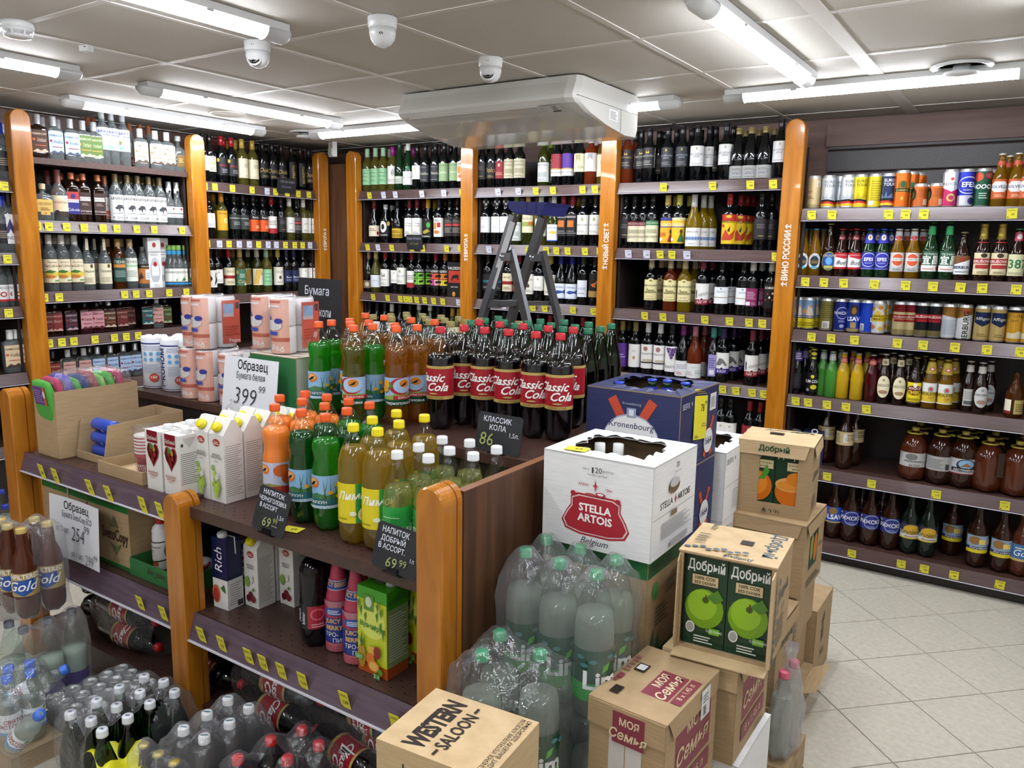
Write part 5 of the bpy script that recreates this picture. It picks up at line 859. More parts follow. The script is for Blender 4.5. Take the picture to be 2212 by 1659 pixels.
COLI = [R(-1, 0, 1, .10, 'b39a58'), R(-1, .92, 1, 1, 'b39a58'), X('EXPORT STYLE', 0, .05, .06, '4a2a14', .5), X('Classic', -.12, .66, .25, 'f4f0ec', .5, sh=.45, b=.02), X('Cola', .12, .38, .25, 'f4f0ec', .36, sh=.45, b=.02), R(-.75, .2, -.68, .86, 'b8605c'), X('1,5 л', -.7, .15, .06, 'f0e0dc', .2), R(.7, .66, .82, .9, 'e8e4e0'), LN(.71, .81, .68, .88, 6, '333'), E(0, .18, .12, .025, 'b39a58')]
soda('col', 'cola bottle with red cap and red gold label', COLA, .25, 'b8202a', [(.105, .215, 300, '9c1f2a', COLI)], PC, .0445, .34)
soda('gcp', 'brown soda bottle with olive gold cap', mat('brown_kvass', '1a0c06', .08, .5), .25, '8a8048', None, pet_prof(.32, .0435, False), .0435, .32)
PGN = [(.006, .012), (.028, 0, .25), (.040, .012, .14), (.043, .03, .03), (.043, .16), (.041, .19), (.034, .225), (.027, .255), (.021, .28), (.0165, .30), (.0128, .305), (.0128, .31)]
soda('gre', 'dark green soda bottle with green cap, long neck', mat('dark_green_drink', '0a2210', .08, .5), .215, '1c6a4a', None, PGN, .043, .328, pet=PETG)
PX = [(.006, .014), (.031, 0, .25), (.044, .014, .14), (.048, .04, .03), (.048, .20), (.047, .235), (.041, .275), (.032, .308), (.020, .328), (.0135, .335), (.0135, .342)]
LIMI = [R(-1, 0, 1, .35, '2f9a3c'), X('Lim', .1, .42, .36, 'f2f4f2', .7, b=.03), G([(.1, .56), (.25, .62), (.3, .76), (.14, .7)], '5ab43c'), E(.85, .7, .26, .16, 'c8a82a'), E(.85, .7, .19, .11, '1c4a34'), R(-.98, .2, -.78, .95, '6ab06a')] + [E(x, y, .09, .045, '4a7a78') for x, y in ((-.4, .86), (-.1, .8), (.3, .88), (-.3, .72), (.5, .84))]
soda('big', 'big clear lime drink bottle with green cap', WATER, .262, '2f8a5c', [(.06, .185, 240, '1c4a34', LIMI)], PX, .048, .362, pet=PETMINT)
soda('eva', 'cloudy water bottle with dark cap, purple black label', MILKY, .215, '2a2e38', [(.03, .135, 230, '15141a', [R(-1, .6, 1, 1, '3c2474'), LN(-.9, .9, .62, .98, 5, '4c3488'), X('EVA', .2, .35, .3, 'd8d8dc', .5), LN(-.8, -.3, .1, .4, 4, '77777c')])], [(.006, .012), (.026, 0, .25), (.036, .012, .14), (.039, .03, .03), (.039, .19), (.038, .22), (.031, .265), (.021, .305), (.0165, .32), (.0128, .327), (.0128, .332)], .039, .35, pet=PETMINT)
soda('bwb', 'clear water bottle with wide blue cap', WATER, .215, '2f3a9c', None, [(.006, .012), (.026, 0, .25), (.036, .012, .14), (.039, .03, .03), (.039, .19), (.038, .22), (.031, .265), (.021, .305), (.0165, .32), (.0128, .327), (.0128, .332)], .039, .35)
soda('svi', 'clear water bottle with blue cap, white round label', WATER, .15, '3a6ac8', [(.05, .115, 200, 'dfe4ea', [X('СВЯТОЙ', 0, .66, .18, '8c2a3a', .8, b=.02), X('ИСТОЧНИК', 0, .4, .18, '8c2a3a', .9, b=.02), E(.5, .9, .12, .08, '4a9a4c'), R(-1, 0, 1, .12, '5a9ad0')])], [(.006, .01), (.02, 0, .25), (.03, .01, .14), (.032, .025, .03), (.032, .12), (.029, .13), (.032, .14), (.03, .165), (.018, .2), (.0125, .207), (.0125, .212)], .032, .228, nm='water_bottle')
soda('grn', 'green glass water bottle with white cap', mat('green_water', '123a1e', .05, .5), .19, 'd4d8da', [(.03, .10, 160, '2a6a44', [LN(-.6, .6, .3, .7, 3, 'b8d0c0')])], [(.03, 0), (.035, .006), (.036, .012), (.036, .14), (.034, .165), (.021, .21), (.0140, .232), (.0135, .252)], .036, .27, pet=PETG, nm='water_bottle')
soda('rdd', 'dark red drink bottle with white printed cap', REDDRINK, .205, 'd8d8d6', [(.05, .13, 180, '5a1420', [LN(-.6, .6, .3, .7, 3, 'c9a0a0')])], [(.006, .012), (.028, 0, .25), (.040, .012, .14), (.042, .03, .03), (.042, .16), (.041, .19), (.036, .222), (.022, .255), (.0135, .266), (.0128, .27), (.0128, .275)], .042, .292, pet=PETD)
for k in ('rdd', 'grn', 'svi'):
    K = KIND[k]; m = MB(); sheet(m, [X('—', 0, .5, .25, '2a6a74', 1) if k == 'rdd' else R(-.6, .3, .6, .7, '8a92a0'), LN(-.5, .5, .35, .65, 2, '2a5a66')], .02, .02, on_top(K['h'] + .0002, -.01, x=0)); K['parts'].append(('cap_print', m.mesh('cap_print', PRINT)))
soda('cob', 'small cola bottle with red cap', COLA, .2, 'b8202a', [(.06, .13, 300, '9c1f2a', COLI)], [(.006, .012), (.028, 0, .25), (.038, .012, .14), (.040, .03, .03), (.040, .17), (.038, .195), (.026, .23), (.0135, .248), (.0128, .252), (.0128, .258)], .040, .275)
soda('pnk', 'cloudy bottle with pink cap', WATER, .2, 'c85a70', None, [(.006, .012), (.022, 0, .25), (.03, .012, .14), (.032, .03, .03), (.032, .17), (.03, .195), (.02, .23), (.0135, .248), (.0128, .252), (.0128, .258)], .032, .275)
beer('gcb', 'brown beer bottle with gold crown cap', BROWNGL, 'b3a24c', [(.04, .12, 150, 'b8a83a', [LN(-.6, .6, .3, .7, 3, '4a3a14')])], .236, .0308)
beer('bkb', 'dark wine bottle of a back row', DARKGL, '101012', [], .30, .037)
# bag-in-box red carton
m = MB(); m.box(-.055, -.045, 0, .055, .045, .235); p1 = m.mesh('box_body', mat('black_carton', '101012', .4)); m = MB()
sheet(m, [X('VALDESOL', 0, .83, .08, 'e2e0da', .9, b=.01), R(-.8, .42, .8, .76, 'a8301f'), G([(-.5, .5), (-.3, .62), (.3, .66), (.55, .62), (.5, .56), (.4, .48), (.3, .55), (-.2, .54), (-.4, .46)], '1a1210'), X('RED DRY', 0, .30, .04, 'd8d4cc', .6), E(-.1, .1, .2, .07, 'c8862a')], .11, .235, on_front(-.045, 0))
kind('vbox', 'black bag-in-box carton with red bull panel', 'carton', 'wine_carton', [('box_body', p1), ('print', m.mesh('print', PRINT))], .055, .235)

def put(k, loc, rz, label=None, group=None, rot=None, sc=1):
    K = KIND[k]; t = thing(K['nm'], label or K['desc'], K['cat'], loc, rot if rot else rz, group)
    if sc != 1: t.scale = (sc, sc, sc)
    for nm, me in K['parts']: link(nm, me, t)
    return t
SHN = ['top', 'second', 'third', 'fourth', 'fifth', 'bottom']
BAYN = {'U': 'bay at left edge', 'V': 'left spirits bay', 'L': 'bay left of corner', 'R': 'bay right of corner', 'M': 'bay behind stepladder', 'W': 'wine bay by beer', 'B': 'beer bay'}
GRPN = {'U': 'bottles in the bay at the left edge', 'V': 'spirits on the left wall', 'L': 'wines left of the corner panel', 'R': 'wines right of the corner panel', 'M': 'wines behind the stepladder', 'W': 'wines beside the beer bay', 'B': 'beers and cocktails on the right wall'}

# positions in metres: (kind, place along the shelf, rows, depth) / (place, price, colour) / (kind, x, y)
SHELF = {
 'V1': [('nd', 2.214, 0, 0.055), ('nb', 2.295, 0, 0.055), ('nb', 2.385, 0, 0.055), ('ng', 2.453, 0, 0.055), ('ng', 2.515, 0, 0.055), ('bai', 2.565, 0, 0.055), ('bai', 2.621, 0, 0.055), ('bai', 2.687, 0, 0.055), ('nc', 2.789, 0, 0.055), ('nc', 2.886, 0, 0.055), ('nc', 2.961, 0, 0.055), ('dec', 3.036, 0, 0.055), ('nd', 2.279, 0, 0.125), ('nb', 2.364, 0, 0.125), ('orl', 2.56, 0, 0.175), ('orl', 2.589, 0, 0.175), ('orl', 2.807, 0, 0.175), ('orl', 2.876, 0, 0.175), ('orl', 2.931, 0, 0.175)],
 'V2': [('orn', 2.212, 0, 0.055), ('can', 2.296, 0, 0.055), ('sh1', 2.37, 0, 0.055), ('sh2', 2.434, 0, 0.055), ('sh2', 2.517, 0, 0.055), ('leg', 2.62, 0, 0.055), ('leg', 2.693, 0, 0.055), ('leg', 2.756, 0, 0.055), ('leg', 2.826, 0, 0.055), ('leg', 2.895, 0, 0.055), ('slv', 2.956, 0, 0.055), ('slv', 3.009, 0, 0.055), ('can', 2.299, 0, 0.155), ('sh1', 2.366, 0, 0.145), ('sh2', 2.464, 0, 0.155), ('orl', 2.594, 0, 0.105), ('leg', 2.709, 0, 0.145), ('leg', 2.778, 0, 0.145), ('leg', 2.849, 0, 0.145), ('leg', 2.922, 0, 0.145)],
 'V3': [('tys', 2.223, 0, 0.055), ('tys', 2.29, 0, 0.055), ('tys', 2.361, 0, 0.055), ('per', 2.426, 0, 0.055), ('per', 2.525, 0, 0.055), ('pen', 2.609, 0, 0.055), ('pew', 2.683, 0, 0.055), ('gal', 2.759, 0, 0.055), ('gift', 2.824, 0, 0.055), ('kon', 3.001, 0, 0.055), ('kon', 3.046, 0, 0.055), ('tys', 2.21, 0, 0.115), ('tys', 2.305, 0, 0.145), ('tys', 2.375, 0, 0.145), ('per', 2.519, 0, 0.135), ('pen', 2.583, 0, 0.105), ('pew', 2.69, 0, 0.145), ('gift', 2.921, 0, 0.115), ('kon', 2.955, 0, 0.085), ('kon', 2.976, 0, 0.07)],
 'V4': [('nm', 2.177, 0, 0.055), ('nr', 2.227, 0, 0.055), ('nu', 2.304, 0, 0.055), ('np', 2.391, 0, 0.055), ('np', 2.46, 0, 0.055), ('nd', 2.531, 0, 0.055), ('nm', 2.601, 0, 0.055), ('nt', 2.763, 0, 0.055), ('nk', 2.832, 0, 0.055), ('nz', 2.886, 0, 0.055), ('nr', 2.301, 0, 0.125), ('nu', 2.391, 0, 0.125), ('nd', 2.537, 0, 0.135), ('nu', 2.617, 0, 0.135), ('nm', 2.687, 0, 0.105)],
 'V5': [('nr', 2.195, 0, 0.055), ('nk', 2.277, 0, 0.055), ('nk', 2.367, 0, 0.055), ('nb', 2.446, 0, 0.055), ('nb', 2.524, 0, 0.055), ('nb', 2.602, 0, 0.055), ('nb', 2.676, 0, 0.055), ('nk', 2.358, 0, 0.125), ('nb', 2.451, 0, 0.135)],
 'U1': [('blu', 2.026, 0, 0.055), ('bai', 2.07, 0, 0.115)],
 'U2': [('blu', 1.998, 0, 0.055), ('tun', 2.027, 0, 0.055), ('blu', 2.01, 0, 0.115)],
 'U3': [('rdc', 1.965, 0, 0.055), ('rdc', 2.039, 0, 0.055), ('rdc', 2.0, 0, 0.085), ('rdc', 2.018, 0, 0.07)],
 'U4': [('nc', 1.987, 0, 0.055), ('nc', 2.022, 0, 0.055), ('nc', 2.055, 0, 0.055)],
 'L1': [('w1', 3.21, 0, 0.055), ('w2', 3.259, 0, 0.055), ('w3', 3.345, 0, 0.055), ('w3', 3.423, 0, 0.055), ('w4', 3.506, 0, 0.055), ('w4', 3.591, 0, 0.055), ('w5', 3.675, 0, 0.055), ('w5', 3.755, 0, 0.055), ('w5', 3.834, 0, 0.055), ('w6', 3.924, 0, 0.055), ('w6', 4.006, 0, 0.055), ('w5', 4.083, 0, 0.055), ('w3', 3.337, 0, 0.135), ('w3', 3.437, 0, 0.135), ('w4', 3.503, 0, 0.195), ('w4', 3.525, 0, 0.135), ('w60', 3.707, 0, 0.145), ('w60', 3.789, 0, 0.145), ('w60', 3.872, 0, 0.145), ('w6', 4.037, 0, 0.135), ('w45', 4.107, 0, 0.135)],
 'L2': [('w1', 3.233, 0, 0.055), ('w9', 3.327, 0, 0.055), ('w7', 3.425, 0, 0.055), ('w7', 3.497, 0, 0.055), ('w8', 3.579, 0, 0.055), ('w8', 3.656, 0, 0.055), ('w31', 3.731, 0, 0.055), ('w60', 3.814, 0, 0.055), ('w39', 3.89, 0, 0.055), ('w27', 3.953, 0, 0.055), ('w39', 4.018, 0, 0.055), ('w39', 4.08, 0, 0.055), ('w9', 3.329, 0, 0.125), ('w60', 3.439, 0, 0.135), ('w60', 3.532, 0, 0.145), ('w60', 3.603, 0, 0.135), ('w60', 3.683, 0, 0.135), ('w60', 3.756, 0, 0.135), ('w60', 3.839, 0, 0.135), ('w39', 4.062, 0, 0.145)],
 'L3': [('w11', 3.227, 0, 0.055), ('w1', 3.274, 0, 0.055), ('w12', 3.365, 0, 0.055), ('w13', 3.454, 0, 0.055), ('w14', 3.593, 0, 0.055), ('w15', 3.672, 0, 0.055), ('w46', 3.772, 0, 0.055), ('w10', 3.848, 0, 0.055), ('w10', 3.915, 0, 0.055), ('w1', 4.0, 0, 0.055), ('w1', 4.081, 0, 0.055), ('w60', 3.311, 0, 0.155), ('w45', 3.367, 0, 0.135), ('w4', 3.475, 0, 0.145), ('w14', 3.586, 0, 0.125), ('w4', 3.795, 0, 0.145)],
 'R1': [('w15', -4.091, 0, 0.055), ('w15', -4.012, 0, 0.055), ('w15', -3.939, 0, 0.055), ('w16', -3.851, 0, 0.055), ('w17', -3.788, 0, 0.055), ('w18', -3.709, 0, 0.055), ('w1', -3.627, 0, 0.055), ('w19', -3.555, 0, 0.055), ('w19', -3.468, 0, 0.055), ('w20', -3.393, 0, 0.055), ('w20', -3.305, 0, 0.055), ('w26', -3.239, 0, 0.055), ('w15', -3.953, 0, 0.125), ('w16', -3.865, 0, 0.125), ('w18', -3.808, 0, 0.135), ('w16', -3.747, 0, 0.145), ('w19', -3.564, 0, 0.135), ('w60', -3.495, 0, 0.145), ('w60', -3.419, 0, 0.145)],
 'R2': [('w21', -4.029, 0, 0.055), ('w22', -3.92, 0, 0.055), ('w23', -3.809, 0, 0.055), ('w24', -3.698, 0, 0.055), ('w24', -3.629, 0, 0.055), ('w25', -3.533, 0, 0.055), ('w26', -3.437, 0, 0.055), ('w27', -3.344, 0, 0.055), ('w27', -3.278, 0, 0.055), ('w22', -3.945, 0, 0.135), ('w60', -3.811, 0, 0.135), ('w31', -3.644, 0, 0.135), ('w25', -3.557, 0, 0.145), ('w60', -3.456, 0, 0.135), ('w60', -3.382, 0, 0.145)],
 'R3': [('w28', -4.093, 0, 0.055), ('w29', -4.018, 0, 0.055), ('w30', -3.927, 0, 0.055), ('w1', -3.831, 0, 0.055), ('w43', -3.771, 0, 0.055), ('w31', -3.679, 0, 0.055), ('vg', -3.611, 0, 0.055), ('vp', -3.463, 0, 0.055), ('vy', -3.381, 0, 0.055), ('vbox', -3.28, 0, 0.055), ('w30', -3.928, 0, 0.125), ('w45', -3.777, 0, 0.125), ('w60', -3.653, 0, 0.145), ('vg', -3.582, 0, 0.105), ('vy', -3.398, 0, 0.165), ('vy', -3.34, 0, 0.165)],
 'R4': [('w60', -4.088, 0, 0.055), ('w1', -4.012, 0, 0.055), ('w60', -3.937, 0, 0.055), ('w39', -3.869, 0, 0.055), ('w60', -3.791, 0, 0.055), ('w60', -3.697, 0, 0.055), ('w18', -3.616, 0, 0.055), ('w18', -3.515, 0, 0.055), ('w60', -3.442, 0, 0.055), ('w60', -3.39, 0, 0.055), ('w4', -3.318, 0, 0.055), ('w4', -3.263, 0, 0.055)],
 'M1': [('w60', -3.082, 0, 0.055), ('w5', -3.004, 0, 0.055), ('w45', -2.936, 0, 0.055), ('w32', -2.869, 0, 0.055), ('w32', -2.794, 0, 0.055), ('w33', -2.618, 0, 0.055), ('w34', -2.523, 0, 0.055), ('w35', -2.449, 0, 0.055), ('w36', -2.365, 0, 0.055), ('w37', -2.294, 0, 0.055), ('w60', -3.098, 0, 0.135), ('w33', -2.624, 0, 0.135), ('w34', -2.534, 0, 0.145), ('w35', -2.459, 0, 0.145), ('w37', -2.316, 0, 0.155), ('w37', -2.261, 0, 0.095), ('w4', -2.223, 0, 0.075)],
 'M2': [('w38', -3.05, 0, 0.055), ('w38', -2.962, 0, 0.055), ('w38', -2.893, 0, 0.055), ('w33', -2.813, 0, 0.055), ('w40', -2.725, 0, 0.055), ('w39', -2.63, 0, 0.055), ('w41', -2.537, 0, 0.055), ('w42', -2.47, 0, 0.055), ('w42', -2.405, 0, 0.055), ('w43', -2.332, 0, 0.055), ('w43', -2.249, 0, 0.055), ('w38', -3.055, 0, 0.135), ('w39', -2.834, 0, 0.135), ('w40', -2.718, 0, 0.135), ('w39', -2.618, 0, 0.135), ('w42', -2.479, 0, 0.135), ('w4', -2.417, 0, 0.135), ('w43', -2.341, 0, 0.145)],
 'M3': [('w44', -3.026, 0, 0.055), ('w44', -2.942, 0, 0.055), ('w12', -2.868, 0, 0.055), ('w45', -2.783, 0, 0.055), ('w46', -2.698, 0, 0.055), ('w1', -2.633, 0, 0.055), ('w46', -2.552, 0, 0.055), ('w47', -2.476, 0, 0.055), ('w47', -2.397, 0, 0.055), ('w48', -2.319, 0, 0.055), ('w49', -2.239, 0, 0.055), ('w18', -3.124, 0, 0.105), ('w60', -2.955, 0, 0.135), ('w45', -2.874, 0, 0.125), ('w46', -2.645, 0, 0.145), ('w47', -2.48, 0, 0.135), ('w47', -2.4, 0, 0.135), ('w60', -2.324, 0, 0.145)],
 'M4': [('w60', -3.059, 0, 0.055), ('w60', -2.978, 0, 0.055), ('w60', -2.894, 0, 0.055), ('w60', -2.802, 0, 0.055), ('w60', -2.721, 0, 0.055), ('w60', -2.632, 0, 0.055), ('w45', -2.545, 0, 0.055), ('w18', -2.46, 0, 0.055), ('w60', -2.384, 0, 0.055), ('w45', -2.31, 0, 0.055), ('w60', -2.237, 0, 0.055)],
 'W1': [('w50', -2.061, 0, 0.055), ('w51', -1.923, 0, 0.055), ('w52', -1.813, 0, 0.055), ('w52', -1.728, 0, 0.055), ('w53', -1.642, 0, 0.055), ('w53', -1.483, 0, 0.055), ('w54', -1.416, 0, 0.055), ('w54', -1.35, 0, 0.055), ('w54', -1.277, 0, 0.055), ('w53', -1.197, 0, 0.055), ('w50', -2.047, 0, 0.125), ('w51', -1.988, 0, 0.085), ('w60', -1.908, 0, 0.135), ('w60', -1.896, 0, 0.185), ('w52', -1.802, 0, 0.135), ('w52', -1.715, 0, 0.135), ('w60', -1.688, 0, 0.205), ('w53', -1.601, 0, 0.105), ('w60', -1.574, 0, 0.125), ('w60', -1.486, 0, 0.155), ('w54', -1.409, 0, 0.135), ('w54', -1.338, 0, 0.135), ('w54', -1.262, 0, 0.135)],
 'W2': [('w60', -2.056, 0, 0.055), ('w55', -1.999, 0, 0.055), ('w56', -1.885, 0, 0.055), ('w57', -1.796, 0, 0.055), ('w58', -1.728, 0, 0.055), ('w59', -1.641, 0, 0.055), ('sang', -1.442, 0, 0.055), ('w60', -1.27, 0, 0.055), ('w55', -1.948, 0, 0.075), ('w57', -1.788, 0, 0.135), ('w58', -1.709, 0, 0.145), ('w59', -1.616, 0, 0.115), ('w59', -1.59, 0, 0.155), ('sang', -1.416, 0, 0.145), ('sang', -1.402, 0, 0.215), ('sang', -1.391, 0, 0.285), ('w60', -1.237, 0, 0.105)],
 'W3': [('pl1', -1.877, 0, 0.055), ('pl2', -1.76, 0, 0.055), ('pl3', -1.674, 0, 0.055), ('agd', -1.569, 0, 0.055), ('w61', -1.461, 0, 0.055), ('w61', -1.342, 0, 0.055), ('w62', -1.293, 0, 0.055), ('w63', -1.195, 0, 0.055), ('pl1', -1.866, 0, 0.225), ('pl1', -1.86, 0, 0.145), ('pl2', -1.755, 0, 0.225), ('pl2', -1.753, 0, 0.145), ('pl3', -1.656, 0, 0.145), ('pl3', -1.653, 0, 0.225), ('agd', -1.554, 0, 0.145), ('w61', -1.448, 0, 0.305), ('w61', -1.443, 0, 0.225), ('w61', -1.442, 0, 0.145), ('w62', -1.272, 0, 0.125)],
 'W4': [('w64', -2.044, 0, 0.055), ('w65', -1.959, 0, 0.055), ('w66', -1.879, 0, 0.055), ('w66', -1.802, 0, 0.055), ('w67', -1.73, 0, 0.055), ('w69', -1.663, 0, 0.055), ('w68', -1.593, 0, 0.055), ('w70', -1.487, 0, 0.055), ('bzou', -1.431, 0, 0.055), ('agd', -1.27, 0, 0.055), ('w65', -2.055, 0, 0.145), ('w69', -1.658, 0, 0.145), ('w68', -1.577, 0, 0.145), ('w68', -1.575, 0, 0.225), ('w70', -1.485, 0, 0.145), ('bzou', -1.408, 0, 0.145), ('bzou', -1.402, 0, 0.225), ('bzou', -1.402, 0, 0.305), ('agd', -1.255, 0, 0.145), ('agd', -1.244, 0, 0.225)],
 'W5': [('w1', -1.42, 0, 0.055), ('w1', -1.366, 0, 0.055), ('w45', -1.26, 0, 0.055), ('w31', -1.202, 0, 0.055), ('w48', -1.184, 0, 0.085)],
 'B1': [('goc', -1.013, 0, 0.055), ('euw', -0.944, 0, 0.055), ('euw', -0.853, 0, 0.055), ('euy', -0.795, 0, 0.055), ('yeb', -0.73, 0, 0.055), ('eun', -0.671, 0, 0.055), ('orc', -0.611, 0, 0.055), ('ors', -0.53, 0, 0.055), ('ors', -0.462, 0, 0.055), ('bel', -0.408, 0, 0.055), ('efc', -0.343, 0, 0.055), ('hoo', -0.277, 0, 0.055), ('sol', -0.213, 0, 0.055), ('sol', -0.151, 0, 0.055), ('sol', -0.113, 0, 0.055), ('euw', -0.903, 0, 0.105), ('orc', -0.585, 0, 0.125), ('orc', -0.561, 0, 0.195), ('ors', -0.511, 0, 0.125), ('hoo', -0.252, 0, 0.135), ('sol', -0.187, 0, 0.135)],
 'B2': [('cap', -1.044, 0, 0.055), ('cap', -0.987, 0, 0.055), ('kru', -0.919, 0, 0.055), ('bud', -0.86, 0, 0.055), ('bud', -0.795, 0, 0.055), ('efe', -0.732, 0, 0.055), ('efe', -0.67, 0, 0.055), ('ams', -0.603, 0, 0.055), ('ams', -0.536, 0, 0.055), ('yic', -0.462, 0, 0.055), ('yic', -0.39, 0, 0.055), ('bie', -0.328, 0, 0.055), ('krs', -0.25, 0, 0.055), ('krs', -0.18, 0, 0.055), ('387', -0.114, 0, 0.055), ('cap', -1.032, 0, 0.125), ('cap', -0.969, 0, 0.125), ('bud', -0.839, 0, 0.125), ('bud', -0.778, 0, 0.135), ('efe', -0.712, 0, 0.125), ('efe', -0.649, 0, 0.125), ('ams', -0.58, 0, 0.125), ('ams', -0.509, 0, 0.125), ('ams', -0.493, 0, 0.195)],
 'B3': [('zhi', -1.048, 0, 0.055), ('zhi', -0.994, 0, 0.055), ('olv', -0.904, 0, 0.055), ('riz', -0.836, 0, 0.055), ('lsa', -0.773, 0, 0.055), ('lsb', -0.713, 0, 0.055), ('man', -0.659, 0, 0.055), ('krr', -0.564, 0, 0.055), ('krr', -0.519, 0, 0.065), ('krk', -0.467, 0, 0.055), ('krk', -0.412, 0, 0.055), ('biw', -0.353, 0, 0.055), ('bib', -0.289, 0, 0.055), ('aff', -0.218, 0, 0.055), ('aff', -0.154, 0, 0.055), ('gob', -0.089, 0, 0.055), ('zhi', -0.975, 0, 0.125), ('zhi', -0.957, 0, 0.195), ('olv', -0.894, 0, 0.125), ('riz', -0.824, 0, 0.125), ('lsa', -0.757, 0, 0.125), ('man', -0.637, 0, 0.125), ('man', -0.625, 0, 0.195), ('krr', -0.55, 0, 0.135), ('krk', -0.446, 0, 0.125), ('krk', -0.395, 0, 0.195), ('biw', -0.329, 0, 0.125), ('aff', -0.189, 0, 0.135), ('gob', -0.069, 0, 0.135), ('gob', -0.051, 0, 0.075)],
 'B4': [('pur', -1.028, 0, 0.055), ('rum', -0.949, 0, 0.055), ('grc', -0.855, 0, 0.055), ('yec', -0.8, 0, 0.055), ('yec', -0.732, 0, 0.055), ('rec', -0.664, 0, 0.055), ('ova', -0.607, 0, 0.055), ('ova', -0.538, 0, 0.055), ('jig', -0.469, 0, 0.055), ('hol', -0.403, 0, 0.055), ('hol', -0.336, 0, 0.055), ('kab', -0.193, 0, 0.065), ('amb', -0.054, 0, 0.055), ('pur', -1.012, 0, 0.125), ('rum', -0.985, 0, 0.135), ('grc', -0.906, 0, 0.085), ('grc', -0.834, 0, 0.135), ('yec', -0.772, 0, 0.125), ('yec', -0.705, 0, 0.125), ('rec', -0.642, 0, 0.125), ('ova', -0.585, 0, 0.125), ('ova', -0.514, 0, 0.125), ('jig', -0.445, 0, 0.135), ('hol', -0.376, 0, 0.135), ('hol', -0.313, 0, 0.125), ('dbk', -0.243, 0, 0.085), ('kab', -0.165, 0, 0.145)],
 'B5': [('buc', -1.018, 0, 0.085), ('brc', -0.768, 0, 0.085), ('kg1', -0.446, 0, 0.085), ('kg2', -0.329, 0, 0.085), ('kg3', -0.23, 0, 0.085), ('kg4', -0.126, 0, 0.085), ('kg4', -0.009, 0, 0.085), ('brc', -0.877, 0, 0.145), ('brc', -0.738, 0, 0.175), ('kg1', -0.441, 0, 0.215), ('kg2', -0.325, 0, 0.215), ('kg3', -0.221, 0, 0.215), ('kg4', -0.115, 0, 0.225), ('kg4', 0.005, 0, 0.225)],
 'B6': [('lsp', -0.792, 0, 0.085), ('rig', -0.708, 0, 0.085), ('rig', -0.614, 0, 0.085), ('rig', -0.517, 0, 0.085), ('zgw', -0.428, 0, 0.085), ('zgw', -0.346, 0, 0.085), ('zgb', -0.133, 0, 0.085), ('zgb', -0.032, 0, 0.085), ('glb', 0.047, 0, 0.085), ('rig', -0.677, 0, 0.185), ('rig', -0.577, 0, 0.185), ('zgb', -0.248, 0, 0.175)],
}
